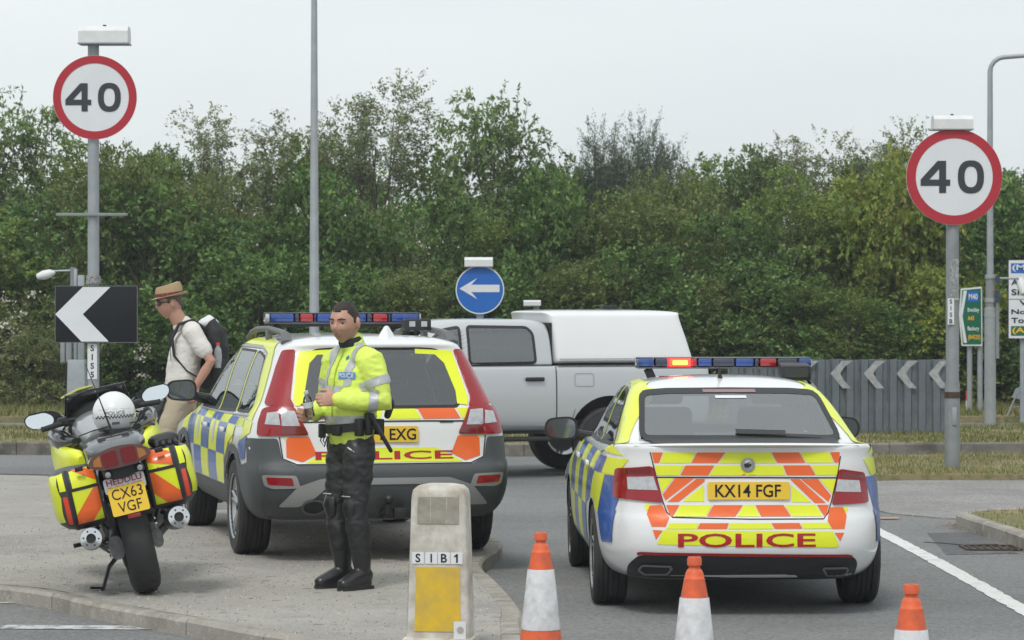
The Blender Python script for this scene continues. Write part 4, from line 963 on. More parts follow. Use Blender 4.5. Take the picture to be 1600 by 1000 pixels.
def glass_mat(name, tint=(.35, .38, .38), ior=1.9):
    m = bpy.data.materials.new(name); m.use_nodes = True; t = m.node_tree; t.nodes.clear()
    o_ = t.nodes.new('ShaderNodeOutputMaterial'); mx = t.nodes.new('ShaderNodeMixShader'); tr = t.nodes.new('ShaderNodeBsdfTransparent'); gl = t.nodes.new('ShaderNodeBsdfGlossy'); fr_ = t.nodes.new('ShaderNodeFresnel')
    tr.inputs[0].default_value = (*tint, 1); gl.inputs['Roughness'].default_value = .02; gl.inputs[0].default_value = (.95, .97, .98, 1); fr_.inputs[0].default_value = ior
    t.links.new(fr_.outputs[0], mx.inputs[0]); t.links.new(tr.outputs[0], mx.inputs[1]); t.links.new(gl.outputs[0], mx.inputs[2]); t.links.new(mx.outputs[0], o_.inputs[0]); MATS[name] = m; return m
glass = glass_mat('car_glass', (.42, .46, .46)); glass_cl = glass_mat('clear_glass', (.82, .86, .86)); glass_rear = glass_mat('rear_glass', (.42, .47, .48), ior=3.3); glass_side = glass_mat('side_glass', (.30, .34, .34), ior=2.7); glass_dk = glass_mat('privacy_glass', (.16, .18, .18), ior=2.4)
trim_in = mat('cabin_trim', (0.045, 0.047, 0.05), .8); seat_m = mat('seat_fabric', (0.05, 0.052, 0.056), .9)
gasket = mat('window_gasket', (0.012, 0.012, 0.013), .5); gap_m = mat('panel_gap', (0.02, 0.02, 0.022), .8)
lamp_red = mat('red_lens', (0.32, 0.007, 0.014), .2, coat=.35, var=.4, vscale=14, col2=(.18, .004, .008)); lamp_red2 = mat('dark_red_lens', (0.17, 0.004, 0.008), .12, coat=1.0)
lamp_clear = mat('clear_lens', (0.55, 0.56, 0.58), .12, .3, coat=1.0, var=.5, vscale=30, col2=(.25, .26, .28)); blue_lens = mat('blue_lens', (0.006, 0.035, 0.20), .1, coat=1.0, var=.4, vscale=20, col2=(.02, .12, .5))
red_lens = mat('beacon_red_lens', (0.34, 0.01, 0.015), .1, coat=1.0); lit_red = mat('lit_red_lens', (0.9, .1, .02), .3, emit=(1.0, .02, .02), estr=4.0); lit_core = mat('lit_core', (1, .6, .1), .3, emit=(1.0, .36, .03), estr=4.0)
mirror_m = mat('mirror_glass', (.75, .8, .82), .03, 1.0)
def wheel(par, loc, r, wd, side, rim_r=.22, spokes=5, dirt=True, rim_m=None):
    M = Matrix.Translation(loc) @ Matrix.Rotation(-side * PI / 2, 4, 'Y') if False else Matrix.Translation(loc) @ Matrix.Rotation(side * PI / 2, 4, 'Y')
    bm = B(); h = wd / 2                      # local +Z points outwards
    prof = [(rim_r * .98, -h * .8), (rim_r + .02, -h), (r * .93, -h * .98), (r * .985, -h * .80), (r, -h * .5)]
    for z in (-.42, -.12, .18, .48): prof += [(r, h * (z - .04)), (r - .008, h * (z - .03)), (r - .008, h * (z + .03)), (r, h * (z + .04))]
    prof += [(r, h * .62), (r * .985, h * .82), (r * .93, h * .98), (rim_r + .02, h), (rim_r * .98, h * .8)]
    lathe(bm, prof, 44, M, caps=False); w_ = build(bm, 'wheel', rubber, par, smooth=30)
    bm = B(); lathe(bm, [(rim_r, -h * .8), (rim_r - .01, -h * .2), (rim_r - .02, h * .55), (rim_r + .012, h * .97), (rim_r + .012, h * .90)], 40, M, caps=False)
    lathe(bm, [(.001, h * .62), (.03, h * .66), (.055, h * .55), (.06, h * .2)], 20, M, caps=False)
    for k in range(spokes):
        a = 2 * PI * k / spokes
        for da in (-.13, .13):
            p0 = M @ Vector((.04 * math.cos(a), .04 * math.sin(a), h * .55)); p1 = M @ Vector(((rim_r - .012) * math.cos(a + da), (rim_r - .012) * math.sin(a + da), h * .72))
            tube(bm, [p0, p1], [.020, .017], 6)
    build(bm, 'rim', rim_m or alloy, w_)
    bm = B(); lathe(bm, [(.001, -h * .1), (rim_r * .8, -h * .1), (rim_r * .8, -h * .2)], 24, M, caps=False); build(bm, 'brake_disc', galv_d, w_)
    return w_
def seats(par, rows, zc, xs, w_=.48):
    for y in rows:
        for x in xs:
            bm = B(); box(bm, (x, y, zc), (w_, .14, .58), (R(-14), 0, 0), taper=(.82, .8)); box(bm, (x, y + .25, zc - .27), (w_, .5, .16)); s_ = build(bm, 'seat', seat_m, par, bevel=.03)
            bm = B(); box(bm, (x, y - .10, zc + .40), (.26, .10, .17), (R(-12), 0, 0)); build(bm, 'headrest', seat_m, s_, bevel=.03)
def door_mirror(par, p, side, w_=.24, h=.17, shell=black_pl):
    p = Vector(p); bm = B()
    prof = [(-.5, -.42), (-.15, -.5), (.42, -.42), (.5, .05), (.38, .42), (-.3, .5), (-.5, .3)]
    pts = rounded([(x * w_ * side, z * h) for x, z in prof], .05, 3)
    n = len(pts); R0 = [bm.verts.new(p + Vector((x, 0, z))) for x, z in pts]; R1 = [bm.verts.new(p + Vector((x * .97, .07, z * .97))) for x, z in pts]; R2 = [bm.verts.new(p + Vector((x * .6, .15, z * .6))) for x, z in pts]
    for a, b_ in ((R0, R1), (R1, R2)):
        for i in range(n): bm.faces.new((a[i], a[(i + 1) % n], b_[(i + 1) % n], b_[i]))
    bm.faces.new(R2); bm.faces.new(R0[::-1]); m = build(bm, 'door_mirror', shell, par, smooth=50)
    flat = [(x * .86, z * .84) for x, z in pts]; bm = B(); bm.faces.new([bm.verts.new(p + Vector((x, -.003 + .05 * abs(x) / w_ * 0, z))) for x, z in (flat if side > 0 else flat)]); g_ = build(bm, 'mirror_glass', mat('tinted_mirror', (.22, .24, .25), .05, 1.0), m, smooth=0)
    bm = B(); tube(bm, [p + Vector((-side * w_ * .42, .06, -h * .25)), p + Vector((-side * (w_ * .5 + .1), .08, -h * .42))], [.035, .045], 10); build(bm, 'mirror_arm', black_pl, m)
    return m
def plate_obj(par, skin_, cx, cz, w_, h, y, txt, rotx=0.0, name='number_plate', ts=.72, frame=True, tw=None, tx0=0.0):
    """flat plate facing backwards at local y"""
    M = Matrix.Translation((cx, y, cz)) @ Matrix.Rotation(rotx, 4, 'X') @ XZ()
    bm = B(); prism(bm, rounded([(-w_ / 2, -h / 2), (w_ / 2, -h / 2), (w_ / 2, h / 2), (-w_ / 2, h / 2)], .012, 2), .008, M @ Matrix.Translation((0, 0, -.008))); pl_ = build(bm, name, plate_y, par, smooth=0)
    text_obj(txt, h * ts, M @ Matrix.Translation((tx0, 0, 0)), black_sign, 'characters', pl_, bold=.012, width=tw or w_ * .84, depth=.0025)
    return pl_
def light_bar(par, c, length, segs, h=.075, dep=.26, feet=.42):
    """roof light bar along X at c; segs = list of (fraction end, material)"""
    c = Vector(c); bm = B(); box(bm, c + Vector((0, 0, -h * .42)), (length * .99, dep * .92, h * .16)); box(bm, c + Vector((0, 0, h * .46)), (length * .99, dep * .86, h * .10))
    lb = build(bm, 'light_bar', mat('bar_base', (.10, .105, .115), .4), par, bevel=.006); x = -length / 2
    for f, m_ in segs:
        x1 = -length / 2 + f * length; bm = B(); box(bm, c + Vector(((x + x1) / 2, 0, 0.004)), (x1 - x - .006, dep, h * .72)); build(bm, 'lens', m_, lb, bevel=.012); x = x1
    for sx in (-1, 1):
        bm = B(); box(bm, c + Vector((sx * length * feet, 0, -h * .5 - .035)), (.05, .16, .07), (0, sx * R(25), 0)); build(bm, 'foot', black_pl, lb, bevel=.005)
    return lb
# ------------------------------------------------------------------ white saloon police car (right)
car = thing('police_car', 'white police saloon seen from behind, orange and yellow chevrons, red beacon flashing', 'police car', (1.44, 17.70, 0), R(1.9))
def zs(k_side, k_front, y0=.25, y1=1.1):
    return lambda y: -k_side * sstep(y0, y1, y) - k_front * sstep(3.0, 4.6, y)
SL = [dict(z=.205, yr=.40, yf=4.3, w=.70, rc=.25), dict(z=.215, yr=.16, yf=4.5, w=.80, rc=.3, ry=.8, rcf=.2), dict(z=.28, yr=.06, yf=4.58, w=.875, rc=.3, ry=.85, rcf=.2), dict(z=.38, yr=.015, yf=4.63, w=.897, rc=.29, ry=.85, rcf=.2), dict(z=.44, yr=.0, yf=4.65, w=.903, rc=.29, ry=.85, rcf=.2), dict(z=.52, yr=.004, yf=4.66, w=.907, rc=.29, ry=.85, rcf=.2),
      dict(z=.605, yr=.022, yf=4.65, w=.908, rc=.29, ry=.85, rcf=.2), dict(z=.625, yr=.045, yf=4.64, w=.908, rc=.29, ry=.85, rcf=.2), dict(z=.72, yr=.065, yf=4.62, w=.906, rc=.29, ry=.85, rcf=.2, zfn=zs(.02, .05)), dict(z=.83, yr=.078, yf=4.55, w=.897, rc=.29, ry=.85, rcf=.2, zfn=zs(.03, .12)), dict(z=.92, yr=.078, yf=4.45, w=.88, rc=.27, ry=.8, rcf=.19, zfn=zs(.05, .18)),
      dict(z=1.00, yr=.085, yf=4.3, w=.852, rc=.24, ry=.7, rcf=.17, zfn=zs(.07, .2)), dict(z=1.038, yr=.075, yf=4.2, w=.832, rc=.22, ry=.6, rcf=.16, zfn=zs(.08, .2)), dict(z=1.052, yr=.11, yf=4.1, w=.808, rc=.20, ry=.5, rcf=.15, zfn=zs(.08, .2)),
      dict(z=1.034, yr=.34, yf=3.42, w=.768, rc=.14, ry=.26, br=.06, bf=.2, rf=.3, zfn=zs(.05, .02)), dict(z=1.072, yr=.46, yf=3.28, w=.742, rc=.12, ry=.24, br=.07, rf=.3, bf=.2, zfn=zs(.03, .0)), dict(z=1.20, yr=.80, yf=3.02, w=.690, rc=.10, ry=.22, br=.08, bf=.18),
      dict(z=1.325, yr=1.14, yf=2.72, w=.628, rc=.10, ry=.22, br=.08, bf=.16), dict(z=1.375, yr=1.32, yf=2.52, w=.575, rc=.10, ry=.22, br=.08), dict(z=1.408, yr=1.46, yf=2.4, w=.47, rc=.12, ry=.3, br=.03), dict(z=1.425, yr=1.62, yf=2.25, w=.30, rc=.1, ry=.2, br=.02), dict(z=1.43, yr=1.78, yf=2.1, w=.12, rc=.05, ry=.06, br=.01, rf=.06, bf=.02)]
body = loft_body('body', SL, [car_white, trim_in, black_pl], arches=((.95, .32), (3.636, .32)), arch_r=.352, parent=car)
sk = Skin(body)
def oz(zx, zy, y=.07):                              # measured on the rear view: enlarged-view coordinates to car x, z
    s = F / (17.70 + y); return ((940 + zx / 3.6364 - 1170.5) / s, CH - (690 + zy / 3.6364 - HY) / s)
OP = lambda pts, y=.07: [oz(a, b_, y) for a, b_ in pts]
def band(y0, y1, segs):
    return {c: [OP([(a, y0), (b_, y0), (b2, y1), (a2, y1)]) for (cc, a, b_, a2, b2) in segs if cc == c] for c in 'yo'}
live = {'y': [], 'o': []}
for y0, y1, segs in (
  (62, 122, [('o', 290, 352, 303, 330), ('y', 358, 540, 336, 508), ('o', 547, 706, 513, 662), ('y', 712, 964, 670, 998), ('o', 970, 1128, 1004, 1164), ('y', 1135, 1300, 1171, 1328), ('o', 1306, 1362, 1334, 1360)]),
  (136, 192, [('y', 306, 472, 318, 444), ('o', 480, 644, 451, 608), ('y', 652, 1030, 615, 1050), ('o', 1036, 1190, 1058, 1222), ('y', 1197, 1356, 1229, 1346)]),
  (360, 424, [('o', 368, 444, 392, 404), ('y', 451, 630, 411, 590), ('o', 637, 804, 597, 758), ('y', 811, 868, 766, 900), ('o', 875, 1035, 906, 1076), ('y', 1043, 1220, 1084, 1258), ('o', 1228, 1296, 1266, 1276)]),
  (460, 492, [('y', 388, 551, 366, 535), ('o', 557, 720, 541, 708), ('y', 727, 956, 715, 974), ('o', 962, 1122, 981, 1138), ('y', 1129, 1284, 1146, 1308)])):
    for c, v in band(y0, y1, segs).items(): live[c] += v
live['y'] += [OP(p) for p in ([(326, 208), (412, 208), (346, 292)], [(584, 246), (584, 340), (462, 340)], [(1082, 246), (1198, 346), (1082, 344)], [(1246, 214), (1340, 214), (1318, 300)], [(246, 358), (292, 358), (258, 396)], [(1376, 374), (1410, 374), (1395, 410)])]
live['o'] += [OP(p) for p in ([(421, 208), (530, 208), (366, 334), (350, 300)], [(541, 212), (588, 212), (588, 226), (440, 342), (376, 342)], [(1076, 214), (1130, 214), (1280, 350), (1216, 350)], [(1138, 214), (1236, 214), (1310, 308), (1294, 344)],
  [(276, 364), (345, 358), (385, 430), (362, 480), (285, 480), (260, 412)], [(1300, 374), (1375, 374), (1397, 422), (1380, 495), (1310, 495), (1284, 450)], [(290, 498), (345, 501), (308, 553)], [(1322, 516), (1378, 516), (1355, 564)], [(800, 178), (826, 178), (818, 192), (794, 192)], [(846, 178), (872, 178), (880, 192), (840, 192)])]
pol = OP([(345, 503), (1315, 512), (1350, 592), (1330, 604), (312, 584)], .01)
sk.blocks(live['y'], 'rear', 'chevron_block', yellow_v, body); sk.sheet([pol], 'rear', 'police_strip', yellow_v, body); sk.blocks(live['o'], 'rear', 'chevron_block', orange_v, body)
a, b_ = oz(430, 600, .01), oz(1215, 522, .01); sk.text('POLICE', (a[0] + b_[0]) / 2, (a[1] + b_[1]) / 2, b_[0] - a[0], b_[1] - a[1], 'rear', red_txt, body, off=.005, bold=.02)
# lid shut lines
sk.line(OP([(282, 62), (300, 140), (330, 260), (352, 345), (372, 400), (402, 428), (840, 438), (1262, 438), (1290, 404), (1312, 340), (1345, 210), (1368, 85)]), .007, 'rear', 'boot_gap', gap_m, body, off=.0022)
sk.line(OP([(316, 203), (840, 204), (1346, 208)]), .008, 'rear', 'boot_crease', gap_m, body, off=.0045)
# lower bumper
sk.sheet([rounded(OP([(216, 646), (1430, 654), (1468, 690), (1466, 800), (160, 786), (158, 710)], .0), .03)], 'rear', 'diffuser', black_pl, body, off=.005)
sk.sheet([OP([(206, 632), (230, 628), (1400, 644), (1432, 652), (1432, 666), (1400, 660), (230, 644), (206, 650)], .0)], 'rear', 'red_strip', lamp_red, body, off=.008)
for p in ([(212, 735), (235, 700), (400, 703), (408, 716), (380, 760), (250, 766)], [(1250, 716), (1405, 716), (1420, 740), (1395, 778), (1290, 772)]):
    q = rounded(OP(p, 0), .015); e_ = sk.sheet([offset2(q, -.012)], 'rear', 'exhaust_outlet', gap_m, body, off=.009); sk.ring(offset2(q, -.012), .012, 'rear', 'chrome_trim', mat('dull_chrome', (.28, .29, .30), .3, .9), e_, off=.012)
# tail lamps
for p, wht, dk in (([(106, 160), (285, 138), (302, 148), (356, 346), (90, 326), (96, 240)], [(166, 205), (303, 196), (326, 275), (170, 275)], [(150, 160), (280, 146), (292, 185), (140, 190)]),
                   ([(1358, 155), (1506, 180), (1522, 260), (1532, 354), (1310, 360), (1322, 320)], [(1345, 215), (1470, 225), (1480, 292), (1332, 285)], [(1370, 172), (1490, 190), (1495, 212), (1362, 204)])):
    tl = sk.sheet([rounded(OP(p, .1), .02, 3)], 'rear', 'tail_lamp', lamp_red, car, off=.014, thick=True)
    sk.sheet([OP(wht, .1)], 'rear', 'reversing_lens', lamp_clear, tl, off=.0165); sk.sheet([OP(dk, .1)], 'rear', 'dark_lens', lamp_red2, tl, off=.0165)
# plate, badge
plate_obj(car, sk, 0, oz(832, 279)[1], .50, .107, .058, 'KX14 FGF', rotx=R(-6), tw=.40, tx0=-.005)
bm = B(); c = oz(834, 132); hp, hn = sk.hit(c[0], c[1], 'rear'); annulus(bm, .030, .042, .002, .012, XZ(hp)); lathe(bm, [(.001, .007), (.034, .006)], 24, XZ(hp), caps=False); bd = build(bm, 'badge', chrome, car)
bm = B(); prism(bm, [(-.02, -.016), (.004, -.018), (.022, -.004), (.020, .006), (.004, .004), (.014, .018), (-.004, .010), (-.022, .006)], .004, XZ(hp) @ Matrix.Translation((0, 0, .007))); build(bm, 'emblem', gap_m, bd, smooth=0)
# lip spoiler and roof shark fin
bm = B(); pts = [(x, .055 + .15 * (x / .7) ** 2, 1.050 - .012 * (x / .7) ** 2) for x in (-.68, -.5, -.25, 0, .25, .5, .68)]; tube(bm, pts, [(.008, .03)] + [(.011, .05)] * 5 + [(.008, .03)], 12, up=(0, 0, 1)); build(bm, 'lip_spoiler', car_white, body)
# rear window
def octz(px, py, y): s = F / (17.70 + y); return ((px - 1170.5 + (y - .07) * 7.5) / s, CH - (py - HY) / s)
rw = rounded([(-.632, 1.05), (.632, 1.05), (.572, 1.335), (.40, 1.348), (0, 1.352), (-.40, 1.348), (-.572, 1.335)], .03, 3)
sk.cut(rw, 'rear'); sk.ring(rounded(offset2([(-.632, 1.05), (.632, 1.05), (.572, 1.335), (.40, 1.348), (0, 1.352), (-.40, 1.348), (-.572, 1.335)], -.03), .03, 3), .034, 'rear', 'window_seal', gasket, body, off=.0095, step=.018); rwo = sk.sheet([offset2(rw, -.02)], 'rear', 'rear_window', glass_rear, car, off=.008)
sk.sheet([offset2([(-.17, 1.325), (.17, 1.325), (.17, 1.343), (-.17, 1.343)], .0)], 'rear', 'brake_light', lamp_red2, rwo, off=.012)
sk.sheet([[(-.10, 1.292), (.10, 1.292), (.10, 1.308), (-.10, 1.308)]], 'rear', 'white_sticker', white_sign, rwo, off=.0105)
sk.line([(-.02, 1.085), (.2, 1.078), (.5, 1.064)], .016, 'rear', 'wiper', gasket, rwo, off=.018); sk.line([(-.03, 1.092), (.28, 1.084)], .026, 'rear', 'wiper_arm', gasket, rwo, off=.022)
# sides
wr = rounded([(.93, 1.012), (1.32, 1.245), (1.62, 1.325), (1.97, 1.345), (1.97, .985)], .03, 3); wf = rounded([(2.05, .985), (2.05, 1.345), (2.35, 1.335), (2.62, 1.27), (3.12, 1.0), (3.1, .985)], .03, 3)
for sd_ in ('left', 'right'):
    for q in (wr, wf):
        sk.cut(q, sd_)
    for q in (wr, wf):
        g_ = sk.sheet([q], sd_, 'side_window', glass, car, off=.004); sk.ring(offset2(q, -.012), .02, sd_, 'window_frame', gasket, g_, off=.006)
    Yl, Bl, Yl2 = [], [], []
    cols = [(.30, .62), (.62, 1.02), (1.02, 1.46), (1.46, 1.90), (1.90, 2.34), (2.34, 2.78), (2.78, 3.22), (3.22, 3.66), (3.66, 4.05)]
    rowz = [(.85, .955), (.60, .845), (.34, .595)]
    for ri, (z0, z1) in enumerate(rowz):
        for ci, (y0, y1) in enumerate(cols):
            if ri == 2 and (y0 < 1.3 or y0 > 3.1): continue
            sl = .10 if ci < 3 else .0                              # blocks lean towards the tail
            q = [(y0 + .004, z0), (y1 - .004, z0), (y1 - .004 - sl, z1), (y0 + .004 - sl, z1)]
            cyv = .0
            q2 = []
            for (yy, zz) in q:
                for wy in (.95, 3.636):
                    rr_ = math.hypot(yy - wy, zz - .32)
                    if rr_ < .372: zz = .32 + math.sqrt(max(0, .372 ** 2 - (yy - wy) ** 2))
                q2.append((yy, zz))
            ((Bl if (ci + ri) % 2 else Yl)).append(q2)
    cp = [(.24, .975), (.60, .985), (.88, 1.025), (1.25, 1.255), (1.60, 1.35), (2.0, 1.37), (2.4, 1.36), (2.7, 1.28), (2.78, 1.26), (2.76, 1.30), (2.45, 1.385), (2.0, 1.395), (1.5, 1.39), (1.26, 1.345), (1.07, 1.28), (.86, 1.195), (.72, 1.135), (.58, 1.075), (.44, 1.03)]
    Yl += [cp, [(1.985, .99), (2.04, .99), (2.04, 1.35), (1.985, 1.35)]]
    sk.blocks(Yl[:-2], sd_, 'livery_block', yellow_v, body); sk.blocks(Yl[-2:], sd_, 'pillar_livery', yellow_v, body, off=.006, step=.018); sk.blocks(Bl, sd_, 'livery_block', blue_v, body); sk.sheet([[(.30, .44), (.50, .43), (.59, .60), (.60, .63), (.27, .64)]], sd_, 'blue_corner', blue_v, body, off=.006, step=.014)
    for yh in (1.55, 2.55):
        p, n_ = sk.hit(yh, .86, sd_); bm = B(); box(bm, p + n_ * .02, (.025, .22, .035)); build(bm, 'door_handle', car_white, car, bevel=.01)
    for q in ([(1.97, .34), (1.99, .6), (1.99, .97)], [(1.20, .78), (1.06, .9), (.98, .98)], [(3.1, .36), (3.14, .7), (3.16, .96)]): sk.line(q, .007, sd_, 'door_gap', gap_m, body, off=.005)
    sk.line([(.99, .965), (2.0, .962), (3.15, .958)], .014, sd_, 'waist_trim', mat('dull_chrome', (.28, .29, .30), .3, .9), body, off=.006)
    sk.text('999', .66, 1.045, .20, .035, sd_, blue_sign, body, off=.006, flip=(sd_ == 'left')) if False else None
    sk.sheet([[(.78, 1.02), (1.02, 1.17), (.97, 1.19), (.74, 1.05)]], sd_, 'pale_crest', mat('silver_vinyl', (.5, .52, .54), .4), body, off=.006)
# windscreen
ws = [(-.60, 1.05), (.60, 1.05), (.54, 1.33), (-.54, 1.33)]; sk.cut(ws, 'front')
sol = body.modifiers.new('lining', 'SOLIDIFY'); sol.thickness = .022; sol.offset = -1; sol.material_offset = 1; sol.material_offset_rim = 1
bm = B(); bm.faces.new([bm.verts.new(p) for p in ((-.62, 3.12, 1.06), (.62, 3.12, 1.06), (.55, 2.68, 1.34), (-.55, 2.68, 1.34))]); build(bm, 'windscreen', glass_cl, car, smooth=0)
seats(car, (1.38,), .74, (-.36, .36), .6); seats(car, (2.05,), .92, (-.36, .36))
bm = B(); box(bm, (0, 2.95, .88), (1.36, .4, .22)); build(bm, 'dashboard', trim_in, car, bevel=.05)
bm = B(); box(bm, (0, .78, 1.0), (1.3, .62, .02)); build(bm, 'parcel_shelf', mat('parcel_shelf', (.16, .165, .17), .9), car)
bm = B(); box(bm, (0, 2.0, .30), (1.45, 3.2, .05)); build(bm, 'cabin_floor', trim_in, car)
for y, sx in ((.95, -1), (.95, 1), (3.636, -1), (3.636, 1)): wheel(car, (sx * .795, y, .322), .322, .215, sx, .215)
door_mirror(car, (-1.0, 2.93, 1.03), -1); door_mirror(car, (1.0, 2.93, 1.03), 1)
DK = mat('bar_dark', (.02, .03, .06), .2, coat=1)
lbz = 1.503; lb = light_bar(car, (.075, 2.28, lbz), 1.19, [(.10, blue_lens), (.18, DK), (.31, lit_red), (.345, red_lens), (.43, blue_lens), (.56, DK), (.67, blue_lens), (.70, DK), (.80, red_lens), (.92, DK), (1.0, blue_lens)])
bm = B(); box(bm, (.075 - 1.19 / 2 + 1.19 * .245, 2.28 - .131, lbz + .004), (.10, .01, .03)); build(bm, 'lit_lamp', lit_core, lb, bevel=.004)
# rear-facing camera and aerial on the roof
bm = B(); box(bm, (.53, 2.0, 1.45), (.20, .20, .10), (R(6), 0, 0)); cm_ = build(bm, 'rear_camera', black_pl, car, bevel=.012)
bm = B(); box(bm, (.53, 1.893, 1.443), (.16, .01, .06)); build(bm, 'camera_window', mat('camera_glass', (.03, .035, .04), .1, coat=1), cm_)
for dx in (-.08, .08):
    bm = B(); tube(bm, [(.53 + dx, 2.0, 1.41), (.53 + dx * 1.3, 1.97, 1.37)], .012, 8); build(bm, 'bracket', black_pl, cm_)
bm = B(); tube(bm, [(-.02, 1.55, 1.40), (-.02, 1.55, 1.425), (-.025, 1.53, 1.455), (-.04, 1.48, 1.51)], [.022, .016, .008, .004], 8); build(bm, 'aerial', black_pl, car)
bm = B(); box(bm, (-.33, 1.9, 1.416), (.12, .1, .012)); build(bm, 'roof_marker', mat('dark_red_vinyl', (.25, .01, .02), .4), car)
# ------------------------------------------------------------------ estate police car on the island
VZ = .097; VY = R(13.5)
vh = Vector((-math.sin(VY), math.cos(VY), 0)); vr = Vector((math.cos(VY), math.sin(VY), 0))
rl = Vector((-2.02, 21.2, VZ)) + vr * .93                               # middle of the rear axle
vol = thing('police_estate_car', 'police estate car on the island with blue and yellow checks and tall red tail lamps', 'police car', rl - vh * 1.03, VY)
clad = mat('grey_cladding', (0.062, 0.070, 0.078), .55, var=.2, vscale=4, col2=(.09, .095, .10)); silver = mat('silver_trim', (.40, .41, .42), .35, .5)
def zv(a, b_, y0=.3, y1=1.2): return lambda y: -a * sstep(y0, y1, y) - b_ * sstep(3.2, 4.8, y)
SV = [dict(z=.27, yr=.45, yf=4.45, w=.72, rc=.25), dict(z=.29, yr=.17, yf=4.62, w=.83, rc=.22), dict(z=.38, yr=.06, yf=4.72, w=.90, rc=.22), dict(z=.50, yr=.005, yf=4.8, w=.928, rc=.22), dict(z=.62, yr=.0, yf=4.84, w=.935, rc=.22), dict(z=.665, yr=.012, yf=4.84, w=.935, rc=.22), dict(z=.69, yr=.055, yf=4.83, w=.935, rc=.22),
      dict(z=.82, yr=.075, yf=4.8, w=.932, rc=.22, zfn=zv(.0, .04)), dict(z=.94, yr=.085, yf=4.72, w=.915, rc=.21, zfn=zv(.03, .1)), dict(z=1.03, yr=.10, yf=4.6, w=.885, rc=.20, zfn=zv(.06, .16)), dict(z=1.085, yr=.13, yf=4.45, w=.855, rc=.19, zfn=zv(.09, .18)),
      dict(z=1.12, yr=.16, yf=3.62, w=.825, rc=.17, ry=.26, rf=.3, bf=.22, br=.05, zfn=zv(.07, .03)), dict(z=1.27, yr=.26, yf=3.27, w=.765, rc=.15, ry=.26, rf=.3, bf=.2, br=.05), dict(z=1.40, yr=.35, yf=2.98, w=.712, rc=.14, ry=.26, rf=.3, bf=.2, br=.05), dict(z=1.485, yr=.40, yf=2.78, w=.672, rc=.13, ry=.26, bf=.18, br=.05), dict(z=1.515, yr=.37, yf=2.7, w=.645, rc=.13, ry=.26, br=.05),
      dict(z=1.545, yr=.40, yf=2.6, w=.60, rc=.12, ry=.26, br=.05), dict(z=1.575, yr=.60, yf=2.45, w=.46, rc=.1, ry=.2), dict(z=1.588, yr=.9, yf=2.2, w=.22, rc=.06, ry=.1, br=.01, rf=.1, bf=.02)]
vb = loft_body('body', SV, [car_white, trim_in, black_pl], arches=((1.03, .345), (3.845, .345)), arch_r=.385, parent=vol)
sv = Skin(vb)
def vz(zx, zy, y=.09):
    px, py = 260 + zx * .44, 460 + zy * .44; d0 = (rl - vh * 1.03 + vh * y)
    # ray through the measured point onto the tail plane
    u = (px - 800) / F; den = vr.x - u * vr.y; x = (u * d0.y - d0.x) / den; dd = d0.y + x * vr.y
    return (x, CH - VZ - (py - HY) / F * dd)
VP_ = lambda pts, y=.09: [vz(a, b_, y) for a, b_ in pts]
mir = lambda pts: [(-x, z) for x, z in pts][::-1]
# tail window (measured on its right half, mirrored)
c_r = VP_([(1030, 196), (1082, 380), (1066, 402)], .28)
TW = [(-.68, 1.085), (.68, 1.085), (.71, 1.13), (.625, 1.478), (.3, 1.492), (-.3, 1.492), (-.625, 1.478), (-.71, 1.13)]
TWr = rounded(TW, .03, 3); GL = rounded([(-.54, 1.10), (.54, 1.10), (.55, 1.19), (.495, 1.40), (.44, 1.462), (.3, 1.47), (-.3, 1.47), (-.44, 1.462), (-.495, 1.40), (-.55, 1.19)], .04, 3)
sv.cut(GL, 'rear'); sv.sheet([TWr], 'rear', 'window_seal', gasket, vb, off=.002) if False else None
sv.ring(GL, .03, 'rear', 'window_seal', gasket, vb, off=.003); tg_ = sv.sheet([offset2(GL, .01)], 'rear', 'tail_window', glass_dk, vol, off=.0055)
for sx in (1, -1):
    pts = [(.54, 1.10), (.615, 1.09), (.625, 1.14), (.555, 1.472), (.28, 1.488), (.28, 1.452), (.425, 1.445), (.485, 1.385), (.54, 1.19)]
    pts = pts if sx > 0 else mir(pts); sv.sheet([pts], 'rear', 'yellow_window_band', yellow_v, vb, off=.007)
# chevrons on the tailgate
Yv, Ov = [], []
z0, z1 = 1.0, 1.072
for sx in (1, -1):
    f = (lambda p: p) if sx > 0 else mir
    Yv += [f([(.03, z0), (.27, z0), (.23, z1), (.0, z1)]), f([(.57, z0), (.60, z0), (.615, z1), (.53, z1)])]; Ov += [f([(.285, z0), (.555, z0), (.515, z1), (.245, z1)])]
    Ov += [f([(.48, .76), (.58, .705), (.69, .74), (.69, .86), (.67, .88), (.53, .88)])]; Yv += [f([(.675, .885), (.70, .86), (.70, .885)])]
    Yv += [f([(0, .70), (.56, .70), (.46, .755), (.40, .785), (.36, .80), (0, .80)])]
sv.blocks(Yv, 'rear', 'chevron_block', yellow_v, vb); sv.blocks(Ov, 'rear', 'chevron_block', orange_v, vb, off=.0035)
sv.text('POLICE', 0.0, .748, .98, .06, 'rear', red_txt, vb, off=.0055, bold=.02)
sv.line([(-.72, .98), (-.3, .985), (.3, .985), (.72, .98)], .01, 'rear', 'tailgate_crease', gap_m, vb, off=.004); sv.line([(-.735, .88), (-.715, .73), (-.62, .688), (.62, .688), (.715, .73), (.735, .88)], .009, 'rear', 'tailgate_gap', gap_m, vb, off=.004)
sv.sheet([[(.40, .972), (.50, .972), (.50, .983), (.40, .983)]], 'rear', 'boot_handle', gap_m, vb, off=.006)
plate_obj(vol, sv, -.02, .895, .52, .112, .066, '1 EXG', rotx=R(-4), tw=.255, tx0=.115)
